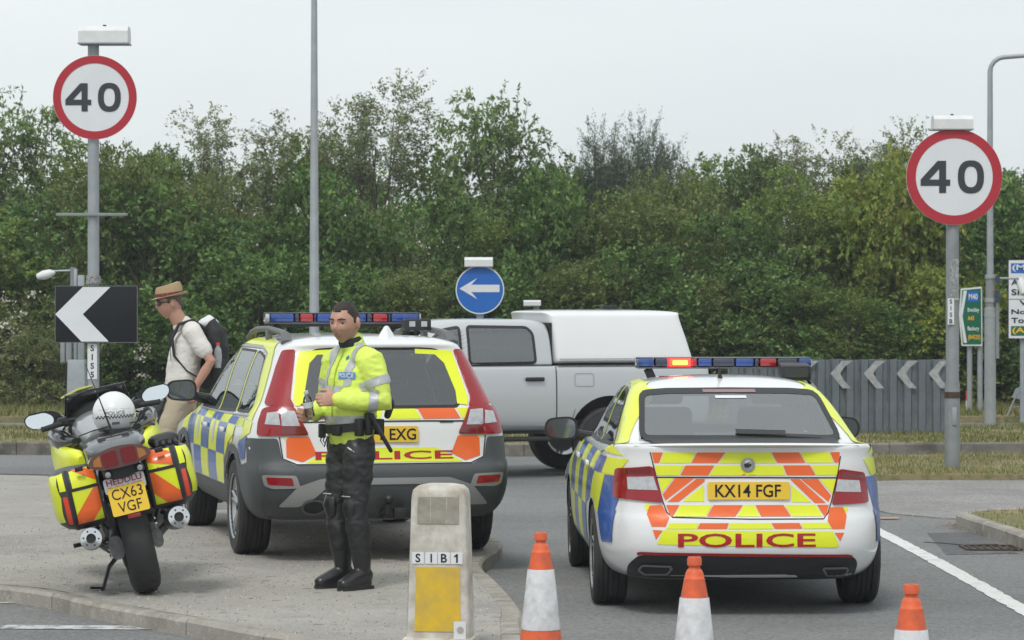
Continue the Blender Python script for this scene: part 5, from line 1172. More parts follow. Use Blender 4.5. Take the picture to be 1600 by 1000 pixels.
# tail lamps: tall red pillars and wide lower clusters
for sx in (1, -1):
    f = (lambda p: p) if sx > 0 else mir
    top = sv.sheet([rounded(f([(.568, 1.485), (.645, 1.475), (.70, 1.36), (.748, 1.24), (.81, 1.095), (.62, 1.085), (.645, 1.14)]), .02, 3)], 'rear', 'pillar_lamp', lamp_red, vol, off=.013, thick=True, step=.018)
    low = sv.sheet([rounded(f([(.62, 1.083), (.75, 1.092), (.825, 1.07), (.86, .98), (.872, .885), (.53, .89), (.58, .99)]), .025, 3)], 'rear', 'tail_lamp', lamp_red, vol, off=.014, thick=True, step=.018)
    sv.sheet([f([(.625, 1.055), (.72, 1.06), (.715, .955), (.592, .955)])], 'rear', 'clear_lens', lamp_clear, low, off=.0175, step=.018); sv.sheet([f([(.735, 1.05), (.80, 1.04), (.82, .965), (.725, .96)])], 'rear', 'clear_lens', lamp_clear, low, off=.0175, step=.018)
    sv.sheet([f([(.56, .95), (.715, .948), (.715, .90), (.54, .90)])], 'rear', 'dark_lens', lamp_red2, low, off=.0175, step=.018)
# cladding: bumper, sills, arches
sv.sheet([rounded([(-.92, .30), (.92, .30), (.93, .64), (.925, .868), (.745, .87), (.72, .73), (.63, .680), (-.63, .680), (-.72, .73), (-.745, .87), (-.925, .868), (-.93, .64)], .02, 2)], 'rear', 'bumper', clad, vol, off=.006, step=.03)
sv.sheet([rounded([(-.60, .40), (-.50, .46), (-.40, .55), (.40, .55), (.50, .46), (.60, .40), (.75, .40), (.62, .54), (.45, .595), (-.45, .595), (-.62, .54), (-.75, .40)], .03, 3)], 'rear', 'skid_plate', silver, vol, off=.012, step=.03)
for sx in (1, -1):
    f = (lambda p: p) if sx > 0 else mir
    rf_ = sv.sheet([rounded(f([(.60, .53), (.63, .615), (.855, .62), (.84, .545), (.79, .525)]), .02, 3)], 'rear', 'reflector_surround', chrome if False else silver, vol, off=.012)
    sv.sheet([rounded(f([(.645, .545), (.66, .60), (.83, .604), (.815, .555)]), .012, 3)], 'rear', 'reflector', lamp_red, rf_, off=.0145)
    q = [(x * .075, y * .042) for x, y in circ(1, 20)]; ex = sv.sheet([[(sx * .50 + a, .40 + b_) for a, b_ in q]], 'rear', 'exhaust_pipe', gap_m, vol, off=.016); sv.ring([(sx * .50 + a, .40 + b_) for a, b_ in q], .012, 'rear', 'exhaust_rim', mat('dull_steel', (.16, .165, .17), .4, .6), ex, off=.020)
bm = B(); tube(bm, [(.0, .18, .33), (.0, -.06, .36), (.0, -.08, .42)], [.03, .025, .02], 10); bmesh.ops.create_uvsphere(bm, u_segments=12, v_segments=8, radius=.03, matrix=Matrix.Translation((0, -.08, .45))); tb = build(bm, 'tow_ball', black_pl, vol)
bm = B(); box(bm, (.09, .0, .345), (.09, .06, .08)); build(bm, 'tow_socket', black_pl, tb, bevel=.01)
wq = [rounded([(.62, 1.04), (.98, 1.42), (1.30, 1.455), (1.42, 1.455), (1.42, 1.02)], .05, 4), rounded([(1.50, 1.02), (1.50, 1.458), (2.28, 1.462), (2.28, 1.0)], .03, 3), rounded([(2.36, 1.0), (2.36, 1.46), (2.62, 1.435), (2.82, 1.37), (3.38, 1.0)], .03, 3)]
for sd_ in ('left', 'right'):
    for q in wq: sv.cut(q, sd_)
    for q in wq:
        g_ = sv.sheet([q], sd_, 'side_window', glass_side, vol, off=.004); sv.ring(offset2(q, -.01), .018, sd_, 'window_frame', gasket, g_, off=.006)
    frame = [(.56, 1.015), (.95, 1.445), (1.30, 1.485), (2.3, 1.49), (2.65, 1.465), (2.86, 1.395), (3.48, .985), (2.3, .985), (1.45, .995)]
    sv.line(frame, .014, sd_, 'window_trim', silver, vb, off=.008, closed=True)
    sv.sheet([rounded([(.30, .30), (4.5, .30), (4.5, .44), (4.32, .58), (4.20, .745), (3.9, .80), (3.6, .77), (3.4, .62), (3.32, .47), (1.52, .47), (1.44, .62), (1.27, .77), (1.03, .80), (.75, .76), (.60, .66), (.30, .70), (.18, .70), (.1, .5)], .03, 3)], sd_, 'side_cladding', clad, vol, off=.008, step=.035)
    Yl, Bl = [], []
    cols = [(.68, 1.06), (1.06, 1.46), (1.46, 1.90), (1.90, 2.34), (2.34, 2.78), (2.78, 3.22), (3.22, 3.62), (3.62, 4.0), (4.0, 4.35)]
    for ri, (za, zb) in enumerate([(.93, .985), (.70, .925), (.48, .695)]):
        for ci, (y0, y1) in enumerate(cols):
            if ri == 2 and (y0 < 1.4 or y0 > 3.2): continue
            if ri == 1 and (y0 < 1.0 or y0 > 3.9): continue
            q = [(y0 + .004, za), (y1 - .004, za), (y1 - .004, zb), (y0 + .004, zb)]
            if ri == 1 and ci in (1, 7): q = [(y0 + .004, .80), (y1 - .004, .80 if ci == 1 else .80), (y1 - .004, zb), (y0 + .004, zb)]
            if ri == 1 and ci == 1: q = [(y0 + .004, .81), (1.25, .79), (1.38, .71), (y1 - .004, .70), (y1 - .004, zb), (y0 + .004, zb)]
            (Bl if (ci + ri) % 2 else Yl).append(q)
    Yl += [[(.36, .985), (.60, .99), (.99, 1.46), (1.35, 1.50), (2.3, 1.505), (2.68, 1.48), (2.9, 1.41), (2.92, 1.44), (2.68, 1.515), (2.3, 1.55), (1.3, 1.545), (.85, 1.525), (.70, 1.46), (.58, 1.36), (.45, 1.18), (.37, 1.06)], [(.34, .90), (.66, .84), (.66, .98), (.34, .98)], [(1.435, 1.02), (1.485, 1.02), (1.485, 1.455), (1.435, 1.455)], [(2.295, 1.0), (2.345, 1.0), (2.345, 1.46), (2.295, 1.46)]]
    Bl += [[(.42, .72), (.60, .70), (.78, .80), (.72, .835), (.42, .88)]]
    sv.blocks(Yl, sd_, 'livery_block', yellow_v, vb, off=.0045, step=.03); sv.blocks(Bl, sd_, 'livery_block', blue_v, vb, off=.0045, step=.03)
    for yh in (1.60, 2.55):
        p, n_ = sv.hit(yh, .875, sd_); bm = B(); box(bm, p + n_ * .02, (.025, .22, .035)); build(bm, 'door_handle', car_white, vol, bevel=.01)
    for yc in (2.12, 3.0):
        cr = sv.sheet([[(yc + a * .065, .84 + b_ * .09) for a, b_ in circ(1, 14)]], sd_, 'crest', mat('silver_vinyl', (.5, .52, .54), .4), vb, off=.006); sv.sheet([[(yc - .02, .93), (yc + .02, .93), (yc + .012, .965), (yc - .012, .965)]], sd_, 'crown', mat('silver_vinyl', (.5, .52, .54), .4), cr, off=.006)
    for q in ([(1.46, .48), (1.46, .98)], [(1.44, .62), (1.30, .78), (1.05, .86), (.95, .98)], [(2.36, .48), (2.36, .98)], [(3.42, .5), (3.44, .97)]): sv.line(q, .007, sd_, 'door_gap', gap_m, vb, off=.006)
    # roof rails
    sx = -1 if sd_ == 'left' else 1
    bm = B(); tube(bm, [(sx * .605, .62, 1.53), (sx * .60, .70, 1.585), (sx * .595, .85, 1.60), (sx * .585, 1.6, 1.625), (sx * .58, 2.2, 1.615), (sx * .575, 2.45, 1.59), (sx * .57, 2.6, 1.54)], [(.026, .045), (.026, .036), (.024, .022), (.022, .02), (.022, .02), (.024, .03), (.024, .04)], 10, up=(0, 0, 1)); rr_ = build(bm, 'roof_rail', mat('rail_grey', (.12, .125, .13), .5), vol)
    bm = B(); box(bm, (sx * .59, 1.55, 1.575), (.04, .1, .08)); build(bm, 'rail_foot', mat('rail_grey', (.12, .125, .13), .5), rr_, bevel=.008)
sv.cut([(-.64, 1.14), (.64, 1.14), (.57, 1.46), (-.57, 1.46)], 'front')
sol = vb.modifiers.new('lining', 'SOLIDIFY'); sol.thickness = .022; sol.offset = -1; sol.material_offset = 1; sol.material_offset_rim = 1
bm = B(); bm.faces.new([bm.verts.new(p) for p in ((-.66, 3.44, 1.14), (.66, 3.44, 1.14), (.58, 2.80, 1.47), (-.58, 2.80, 1.47))]); build(bm, 'windscreen', glass_cl, vol, smooth=0)
seats(vol, (1.45,), .92, (-.42, 0, .42), .4); seats(vol, (2.35,), .98, (-.38, .38))
bm = B(); box(bm, (0, 3.2, .93), (1.4, .4, .24)); build(bm, 'dashboard', trim_in, vol, bevel=.05)
bm = B(); box(bm, (0, .85, .72), (1.5, 1.1, .3)); build(bm, 'load_floor', trim_in, vol); bm = B(); box(bm, (0, 2.2, .36), (1.5, 3.0, .05)); build(bm, 'cabin_floor', trim_in, vol)
for y, sx in ((1.03, -1), (1.03, 1), (3.845, -1), (3.845, 1)): wheel(vol, (sx * .815, y, .347), .347, .235, sx, .225)
door_mirror(vol, (-1.03, 3.28, 1.12), -1, .25, .18); door_mirror(vol, (1.03, 3.28, 1.12), 1, .25, .18)
vlb = light_bar(vol, (.0, 1.75, 1.70), 1.17, [(.012, lamp_clear), (.17, blue_lens), (.205, DK), (.295, red_lens), (.315, DK), (.42, blue_lens), (.52, DK), (.64, blue_lens), (.68, DK), (.78, red_lens), (.80, DK), (.985, blue_lens), (1.0, lamp_clear)], h=.085)
bm = B(); box(bm, (.0, 1.75, 1.65), (1.0, .2, .025)); build(bm, 'bar_rail', black_pl, vlb)
bm = B(); box(bm, (.47, 1.25, 1.655), (.20, .12, .085)); cm_ = build(bm, 'rear_work_lamp', black_pl, vol, bevel=.01)
for k in range(2):
    bm = B(); box(bm, (.425 + .09 * k, 1.188, 1.66), (.045, .008, .04)); build(bm, 'lamp_cell', lamp_clear, cm_)
bm = B(); tube(bm, [(.47, 1.25, 1.58), (.47, 1.25, 1.63)], .02, 8); build(bm, 'bracket', black_pl, cm_)
bm = B(); lathe(bm, [(.06, 0), (.05, .03), (.015, .085), (.001, .09)], 4, Matrix.Translation((.12, .62, 1.562)), caps=False); build(bm, 'aerial_fin', car_white, vol)
# sticker seen on the rear quarter glass
# ------------------------------------------------------------------ pickup crossing behind
PY_ = R(108); ph = Vector((-math.sin(PY_), math.cos(PY_), 0)); wr_ = Vector((1.06, 32.4, 0))   # near rear wheel
pl_left = Vector((-ph.y, ph.x, 0)); pr_c = wr_ - pl_left * .80                                        # near side is the vehicle's left
silv = mat('silver_paint', (0.50, 0.52, 0.535), .30, .25, coat=.8, var=.12, vscale=3, col2=(.48, .49, .5))
pk = thing('pickup_truck', 'silver double-cab pickup with white hardtop canopy passing behind the police cars', 'pickup truck', pr_c - ph * 1.25, PY_)
SP = [dict(z=.50, yr=.10, yf=5.0, w=.74, rc=.1, ry=.1), dict(z=.47, yr=.03, yf=5.1, w=.82, rc=.1, ry=.1) if False else dict(z=.52, yr=.03, yf=5.1, w=.84, rc=.1, ry=.1), dict(z=.62, yr=.0, yf=5.2, w=.875, rc=.08, ry=.08), dict(z=.80, yr=.0, yf=5.22, w=.885, rc=.07, ry=.07), dict(z=1.0, yr=.0, yf=5.15, w=.882, rc=.07, ry=.07), dict(z=1.15, yr=.0, yf=5.05, w=.868, rc=.06, ry=.06, zfn=zv(0, .05)), dict(z=1.225, yr=.01, yf=4.9, w=.85, rc=.06, ry=.06, zfn=zv(0, .1)), dict(z=1.232, yr=.05, yf=4.8, w=.80, rc=.06, ry=.06, zfn=zv(0, .1))]
pb = loft_body('body', SP, [silv, silv, black_pl], arches=((1.25, .42), (4.335, .42)), arch_r=.475, parent=pk, nS=18)
SC = [dict(z=1.20, yr=1.88, yf=4.0, w=.835, rc=.03, ry=.03, rcf=.08, rf=.3, bf=.2, br=.02), dict(z=1.25, yr=1.88, yf=3.93, w=.825, rc=.03, ry=.03, rcf=.08, rf=.3, bf=.2, br=.02), dict(z=1.45, yr=1.885, yf=3.62, w=.775, rc=.03, ry=.03, rcf=.08, rf=.3, br=.02), dict(z=1.64, yr=1.89, yf=3.32, w=.715, rc=.04, ry=.04, rcf=.08, rf=.3, br=.02), dict(z=1.70, yr=1.91, yf=3.2, w=.67, rc=.1, ry=.12, br=.02), dict(z=1.735, yr=2.0, yf=3.05, w=.55, rc=.1, ry=.12, br=.02), dict(z=1.745, yr=2.25, yf=2.9, w=.3, rc=.03, ry=.03, rcf=.08, br=.02, rf=.1, bf=.02)]
pc = loft_body('cab', SC, [silv, trim_in], parent=pk); sp2 = Skin(pc)
SCn = [dict(z=1.236, yr=.19, yf=1.865, w=.835, rc=.10, ry=.10, rf=.07, bf=.0, br=.02), dict(z=1.28, yr=.20, yf=1.865, w=.83, rc=.10, ry=.10, rf=.07, bf=.0, br=.02), dict(z=1.55, yr=.27, yf=1.87, w=.775, rc=.10, ry=.10, rf=.07, bf=.0, br=.02), dict(z=1.76, yr=.33, yf=1.90, w=.715, rc=.10, ry=.10, rf=.07, bf=.0, br=.02), dict(z=1.795, yr=.32, yf=1.92, w=.70, rc=.10, ry=.10, rf=.07, bf=.0, br=.02), dict(z=1.82, yr=.31, yf=1.95, w=.64, rc=.08, ry=.08, rf=.1, bf=.0, br=.02), dict(z=1.84, yr=.6, yf=1.85, w=.4, rc=.08, ry=.08, rf=.1, bf=.0, br=.02), dict(z=1.845, yr=.8, yf=1.7, w=.1, rc=.03, ry=.03, rf=.03, bf=.0, br=.0)]
can = loft_body('canopy', SCn, [car_white, car_white], parent=pk)
scn_ = Skin(can); sp1 = Skin(pb)
q1 = rounded([(2.10, 1.265), (2.11, 1.58), (2.17, 1.645), (2.85, 1.655), (2.85, 1.255)], .04, 4); q2 = rounded([(2.95, 1.255), (2.95, 1.65), (3.12, 1.62), (3.62, 1.27)], .03, 3)
for sd_ in ('left', 'right'):
    for q in (q1, q2): sp2.cut(q, sd_)
    for q in (q1, q2):
        g_ = sp2.sheet([q], sd_, 'side_window', glass_side, pk, off=.004); sp2.ring(offset2(q, -.012), .03, sd_, 'window_frame', gasket, g_, off=.006)
    for q in ([(1.875, .56), (1.875, 1.215)], [(2.90, .58), (2.90, 1.215)]): sp1.line(q, .012, sd_, 'door_gap', gap_m, pb, off=.004)
    sp1.line([(2.0, .58), (2.3, .60), (2.9, .60), (3.9, .60)], .02, sd_, 'sill_trim', silv, pb, off=.012)
    sp1.line([(1.70, .60), (1.66, .75)], .005, sd_, 'panel_seam', gap_m, pb, off=.004); sp1.line(rounded([(1.44, 1.0), (1.66, 1.0), (1.66, 1.14), (1.44, 1.14)], .03, 3), .008, sd_, 'fuel_flap', mat('silver_shadow_line', (.3, .31, .32), .5), pb, off=.004, closed=True)
    p, n_ = sp1.hit(2.13, 1.08, sd_); bm = B(); box(bm, p + n_ * .025, (.03, .22, .045)); build(bm, 'door_handle', black_pl, pk, bevel=.012)
    scn_.line([(.16, 1.30), (1.82, 1.30)], .008, sd_, 'canopy_seam', mat('silver_shadow_line', (.3, .31, .32), .5), can, off=.004)
bm = B(); box(bm, (-.845, 1.0, 1.234), (.02, 1.7, .014)); box(bm, (.845, 1.0, 1.234), (.02, 1.7, .014)); build(bm, 'canopy_seal', gasket, can)
bm = B(); box(bm, (0, 1.89, 1.45), (1.42, .03, .5)); build(bm, 'cab_gap', gasket, pk)
bm = B(); box(bm, (0, .95, 1.865), (.12, .16, .06)); box(bm, (0, .95, 1.845), (.22, .24, .02)); build(bm, 'roof_vent', black_pl, can, bevel=.008)
sp2.cut([(-.6, 1.3), (.6, 1.3), (.55, 1.62), (-.55, 1.62)], 'front')
sol = pc.modifiers.new('lining', 'SOLIDIFY'); sol.thickness = .022; sol.offset = -1; sol.material_offset = 1; sol.material_offset_rim = 1
seats(pk, (2.2, 3.0), 1.12, (-.38, .38))
bm = B(); box(bm, (0, 2.7, .55), (1.5, 4.4, .14)); build(bm, 'chassis', black_pl, pk)
for y, sx in ((1.25, -1), (1.25, 1), (4.335, -1), (4.335, 1)): wheel(pk, (sx * .76, y, .385), .385, .25, sx, .22)
bm = B(); box(bm, (-.90, 2.9, .43), (.12, 1.9, .05)); build(bm, 'side_step', black_pl, pk, bevel=.015)
# ------------------------------------------------------------------ cones, bollard
cone_o = mat('cone_orange', (.80, .13, .035), .55, var=.8, vscale=20, col2=(.45, .10, .055), detail=9, bump=.15, bscale=25); cone_w = mat('cone_sleeve', (.66, .68, .72), .4, var=.8, vscale=16, col2=(.42, .40, .37), detail=10)
def cone(px, ty, label):
    d = 1.15 * F / (ty - HY); x = (px - 800) / F * d; t = thing('traffic_cone', label, 'traffic cone', (x, d, 0), 0, 'traffic cones across the road')
    bm = B(); pts = rounded([(-.21, -.21), (.21, -.21), (.21, .21), (-.21, .21)], .05, 3); prism(bm, pts, .035, Matrix.Translation((0, 0, .0))); build(bm, 'base', cone_o, t, bevel=.006)
    bm = B(); lathe(bm, [(.135, .035), (.128, .05), (.098, .262)], 32, caps=False); build(bm, 'lower_body', cone_o, t)
    bm = B(); lathe(bm, [(.098, .2615), (.1005, .264), (.0675, .563), (.065, .566)], 32, caps=False); build(bm, 'white_sleeve', cone_w, t)
    bm = B(); lathe(bm, [(.063, .5655), (.048, .645), (.0475, .652), (.044, .655), (.041, .675), (.034, .69), (.026, .697), (.0255, .708), (.033, .712), (.033, .74), (.029, .75), (.018, .75), (.016, .735)], 32, caps=False); build(bm, 'top', cone_o, t, smooth=45)
cone(845, 832, 'leftmost orange and white cone, beside the bollard'); cone(1085, 870, 'middle orange and white cone, in front of the second police car'); cone(1424, 913, 'rightmost orange and white cone, nearest the edge line')
d = 15.35; k = d / F; base = Vector(((689 - 800) * k, d, .097)); t = thing('traffic_bollard', 'grubby white traffic bollard with yellow panel marked SIB1 on the island tip', 'bollard', base, R(-7))
bol = mat('bollard_white', (.68, .67, .62), .5, var=1.0, vscale=7, col2=(.36, .32, .25), detail=10); bol_y = mat('bollard_yellow', (.74, .50, .02), .45, var=.9, vscale=8, col2=(.52, .36, .09), detail=10)
dirty = mat('bollard_window', (.23, .215, .17), .5, var=.9, vscale=11, col2=(.42, .40, .34), detail=8)
H = .86
bm = B(); w0, w1, dp0, dp1 = .335, .285, .24, .19
def bsec(z): f = z / H; return w0 + (w1 - w0) * f, dp0 + (dp1 - dp0) * f
rings = []
for z in (.06, .25, .45, .65, .80): 
    a, b_ = bsec(z); rings.append([bm.verts.new((x, y, z)) for x, y in rounded([(-a / 2, -b_ / 2), (a / 2, -b_ / 2), (a / 2, b_ / 2), (-a / 2, b_ / 2)], .022, 3)])
for z, f in ((.835, .96), (.855, .80), (.865, .45)):
    a, b_ = bsec(z); rings.append([bm.verts.new((x * f, y * f, z)) for x, y in rounded([(-a / 2, -b_ / 2), (a / 2, -b_ / 2), (a / 2, b_ / 2), (-a / 2, b_ / 2)], .03, 3)])
for a, b_ in zip(rings, rings[1:]):
    for i in range(len(a)): bm.faces.new((a[i], a[(i + 1) % len(a)], b_[(i + 1) % len(a)], b_[i]))
bm.faces.new(rings[0][::-1]); bm.faces.new(rings[-1]); shell = build(bm, 'shell', bol, t, smooth=40)
bm = B(); box(bm, (0, 0, .03), (.37, .30, .07)); build(bm, 'base', bol, t, bevel=.01)
def face_m(z):                      # front face, leaning back slightly
    a, b_ = bsec(z); return XZ((0, -b_ / 2, z))
lean = math.atan((dp0 - dp1) / 2 / H); MF = lambda z: Matrix.Translation((0, -bsec(z)[1] / 2, z)) @ Matrix.Rotation(-lean, 4, 'X') @ XZ()
def trap(z0, z1, f0, f1):
    zc = (z0 + z1) / 2; return [(-bsec(z0)[0] * f0, z0 - zc), (bsec(z0)[0] * f0, z0 - zc), (bsec(z1)[0] * f1, z1 - zc), (-bsec(z1)[0] * f1, z1 - zc)], zc
for z0, z1, f, m_, nm in ((.10, .435, .37, bol_y, 'yellow_panel'), (.66, .80, .37, dirty, 'clouded_window')):
    p, zc = trap(z0, z1, f, f); M = MF(zc); bm = B(); prism(bm, p, .004, M); pnl = build(bm, nm, m_, shell, smooth=0)
    if nm == 'clouded_window':
        for x in (-.04, .045): flat_obj([(x - .002, -.068), (x + .002, -.068), (x + .003, .068), (x - .001, .068)], M, bol, 'scratch', pnl, z=.006)
for x0, ch in ((-.105, 'S'), (-.035, 'I'), (.032, 'B'), (.098, '1')):
    M = MF(.482) @ Matrix.Translation((x0, 0, 0)); bm = B(); prism(bm, [(-.031, -.03), (.031, -.03), (.031, .03), (-.031, .03)], .004, M); stk = build(bm, 'letter_tile', white_sign, shell, smooth=0); text_obj(ch, .045, M, black_sign, 'letter', stk, bold=.015, depth=.006) if ch != '1' else flat_obj([(-.002, -.0225), (.007, -.0225), (.007, .0225), (.001, .0225), (-.012, .012), (-.012, .004), (-.002, .010)], M, black_sign, 'letter', stk, z=.006)
M = MF(.11) @ Matrix.Translation((.115, 0, 0)); st = flat_obj([(-.03, -.045), (.035, -.045), (.035, .045), (-.03, .045)], M, white_sign, 'torn_sticker', shell, z=.007); flat_obj(circ(.018, 14, (.005, 0)), M, mat('sticker_print', (.4, .38, .32), .6), 'sticker_mark', st, z=.009)
bm = B(); a_, b2 = bsec(.10), bsec(.45)
bm.faces.new([bm.verts.new(p) for p in ((-a_[0] / 2 - .003, a_[1] * .36, .10), (-a_[0] / 2 - .003, -a_[1] * .36, .10), (-b2[0] / 2 - .003, -b2[1] * .36, .45), (-b2[0] / 2 - .003, b2[1] * .36, .45))]); build(bm, 'side_panel', bol_y, shell, smooth=0)

# ------------------------------------------------------------------ police motorcycle
BL, BY = R(-13.2), R(10.5)
bike = thing('police_motorcycle', 'police motorcycle leaning on its stand with yellow panniers and orange chevrons', 'motorcycle', (-2.27, 18.28, .097))
bike.rotation_euler = (0, BL, BY)
def sec_loft(bm, secs, n=20, ax='y', caps=True):
    """superellipse sections along an axis: (pos, c1, c2, r1, r2, power)"""
    rings = []
    for s in secs:
        p, c1, c2, r1, r2 = s[:5]; e = 2 / (s[5] if len(s) > 5 else 2.6); R_ = []
        for i in range(n):
            a = 2 * PI * i / n; c_, s_ = math.cos(a), math.sin(a); u = c1 + r1 * math.copysign(abs(c_) ** e, c_); v = c2 + r2 * math.copysign(abs(s_) ** e, s_)
            R_.append(bm.verts.new({'y': (u, p, v), 'x': (p, u, v), 'z': (u, v, p)}[ax]))
        rings.append(R_)
    for a, b_ in zip(rings, rings[1:]):
        for i in range(n): bm.faces.new((a[i], a[(i + 1) % n], b_[(i + 1) % n], b_[i]))
    if caps: bm.faces.new(rings[0][::-1]); bm.faces.new(rings[-1])
belt_k = mat('strap_nylon', (.012, .012, .013), .7); pan_m = mat('pannier_grey', (.05, .054, .058), .45, bump=.02); eng = mat('engine_alloy', (.22, .225, .23), .4, .8, var=.5, vscale=18, col2=(.06, .06, .06)); gloss_bk = mat('gloss_black', (.012, .013, .015), .2, coat=.6); silver_b = mat('silver_fairing', (.42, .44, .46), .3, .4, coat=.6)
def moto_wheel(y, r, wd, nm='wheel'):
    M = Matrix.Translation((0, y, r)) @ Matrix.Rotation(PI / 2, 4, 'Y'); h = wd / 2; prof = [(r - .105, -h * .55)]
    for a in range(-80, 81, 16): prof.append((r - .10 + .10 * math.cos(R(a)) ** .7, h * math.sin(R(a)) / math.sin(R(80))))
    prof.append((r - .105, h * .55)); bm = B(); lathe(bm, prof, 48, M, caps=False); w_ = build(bm, nm, rubber, bike)
    bm = B(); lathe(bm, [(r - .10, -h * .5), (r - .12, -h * .3), (r - .12, h * .3), (r - .10, h * .5)], 40, M, caps=False); lathe(bm, [(.001, -.07), (.05, -.07), (.05, .07), (.001, .07)], 20, M, caps=False)
    for k_ in range(5):
        a = 2 * PI * k_ / 5; tube(bm, [M @ Vector((.04 * math.cos(a), .04 * math.sin(a), 0)), M @ Vector(((r - .12) * math.cos(a), (r - .12) * math.sin(a), 0))], [.028, .02], 6)
    build(bm, 'rim', mat('dark_rim', (.06, .062, .066), .4, .6), w_)
    bm = B(); 
    for sx in (-1, 1): lathe(bm, [(.10, sx * .075 - .003), (.15, sx * .075 - .003), (.15, sx * .075 + .003), (.10, sx * .075 + .003)], 30, M, caps=False)
    build(bm, 'brake_disc', galv_d, w_)
    for j in range(12):                                  # tread grooves
        pass
    return w_
moto_wheel(0, .325, .185); moto_wheel(1.54, .30, .125)
bm = B(); sec_loft(bm, [(-.06, .13, .33, .035, .06), (.1, .13, .33, .035, .055), (.55, .11, .38, .04, .07)]); build(bm, 'swingarm', eng, bike)
bm = B(); sec_loft(bm, [(-.07, -.13, .33, .045, .075), (.06, -.13, .33, .045, .07), (.3, -.11, .36, .03, .05), (.55, -.10, .38, .04, .06)]); build(bm, 'drive_housing', eng, bike)
for sx in (-1, 1):
    ax_ = Vector((sx * .02, -1, .10)).normalized(); p1 = Vector((sx * .275, -.30, .40)); p0 = p1 - ax_ * .55; M = axis_m(p0, p1 - p0); Lm = .55
    bm = B(); lathe(bm, [(.03, -.12), (.045, -.02), (.066, .04), (.070, .20), (.070, Lm - .03), (.066, Lm)], 26, M); mf = build(bm, 'silencer', mat('brushed_steel', (.42, .42, .41), .35, .9, var=.3, vscale=20), bike)
    bm = B(); lathe(bm, [(.068, Lm - .005), (.066, Lm + .012), (.030, Lm + .016), (.024, Lm + .004)], 26, M, caps=False); build(bm, 'end_cap', chrome, mf)
    bm = B(); lathe(bm, [(.001, Lm + .006), (.026, Lm + .0065)], 20, M, caps=False); build(bm, 'outlet', gap_m, mf)
    for k_ in range(6):
        a = 2 * PI * k_ / 6; bm = B(); q = M @ Vector((.047 * math.cos(a), .047 * math.sin(a), Lm + .015)); tube(bm, [q, q + ax_ * .004], .006, 6); build(bm, 'rivet', gap_m, mf)
    bm = B(); tube(bm, [p0 - ax_ * .08, p0 + Vector((-sx * .06, .25, -.06)), p0 + Vector((-sx * .12, .5, -.14))], [.03, .028, .028], 10); build(bm, 'exhaust_pipe', eng, bike)
    bm = B(); tube(bm, [(sx * .20, .22, .42), (sx * .27, .20, .36), (sx * .30, .10, .36)], .016, 8); fp = build(bm, 'footrest_bracket', eng, bike)
    bm = B(); tube(bm, [(sx * .24, .24, .33), (sx * .38, .22, .335)], .014, 8); build(bm, 'footrest', black_pl, fp)
bm = B(); sec_loft(bm, [(.45, 0, .42, .18, .16), (.7, 0, .45, .27, .24), (1.0, 0, .45, .27, .24), (1.2, 0, .45, .2, .2)]); build(bm, 'engine', eng, bike)
bm = B(); tube(bm, [(0, .12, .66), (0, .02, .62), (0, -.14, .56), (0, -.26, .46)], [(.10, .03), (.10, .025), (.09, .02), (.08, .012)], 12, up=(1, 0, 0)); build(bm, 'mudguard', black_pl, bike)
bm = B(); sec_loft(bm, [(-.34, 0, .745, .09, .05), (-.28, 0, .76, .12, .075), (.1, 0, .70, .13, .11), (.4, 0, .62, .14, .14)]); build(bm, 'tail_underside', black_pl, bike)
# tail unit and seat
bm = B(); sec_loft(bm, [(-.40, 0, .845, .09, .022, 2.2), (-.37, 0, .85, .15, .038, 2.3), (-.26, 0, .86, .185, .055), (0, 0, .86, .19, .07), (.3, 0, .83, .18, .09)], 24); tail = build(bm, 'tail_cowl', mat('grey_cowl', (.15, .16, .17), .3, .3, coat=.6), bike)
bm = B(); sec_loft(bm, [(-.20, 0, .91, .13, .03), (.0, 0, .92, .165, .045), (.35, 0, .90, .17, .06), (.42, 0, .86, .17, .06), (.75, 0, .84, .16, .06), (.9, 0, .86, .10, .05)], 24); build(bm, 'seat', mat('seat_vinyl', (.02, .021, .022), .55), bike)
bm = B(); box(bm, (.0, -.22, .935), (.20, .12, .05)); rk = build(bm, 'rear_beacon', gloss_bk, bike, bevel=.012); bm = B(); box(bm, (0, -.283, .937), (.10, .006, .02)); build(bm, 'beacon_lens', lamp_clear, rk)
for sx in (-1, 1):
    bm = B(); tube(bm, [(sx * .15, -.28, .90), (sx * .19, -.12, .935), (sx * .19, .1, .93), (sx * .165, .2, .90)], .013, 8); build(bm, 'grab_rail', black_pl, bike)
# tail lamp: one wide cluster with amber ends
bm = B(); pts = smooth_poly([(-.19, .775), (-.13, .745), (0, .735), (.13, .745), (.19, .775), (.175, .82), (.10, .855), (0, .868), (-.10, .855), (-.175, .82)], 4); prism(bm, pts, .05, XZ((0, -.37, 0))); tlm = build(bm, 'tail_lamp', mat('smoked_lens', (.13, .06, .055), .1, coat=1), bike, bevel=.012)
for x0, x1, m_ in ((-.105, -.012, lamp_red2), (.012, .105, lamp_red2)): 
    bm = B(); prism(bm, rounded([(x0, .752), (x1, .752), (x1, .848), (x0, .835 if x0 < -.05 else .848)], .015, 2), .004, XZ((0, -.4215, 0))); build(bm, 'brake_lens', m_, tlm, smooth=0)
for sx in (-1, 1):
    bm = B(); prism(bm, [(sx * .115, .762), (sx * .165, .775), (sx * .158, .81), (sx * .115, .832)][::sx], .004, XZ((0, -.4215, 0))); build(bm, 'indicator_lens', mat('amber_lens', (.42, .16, .03), .15, coat=1), tlm, smooth=0)
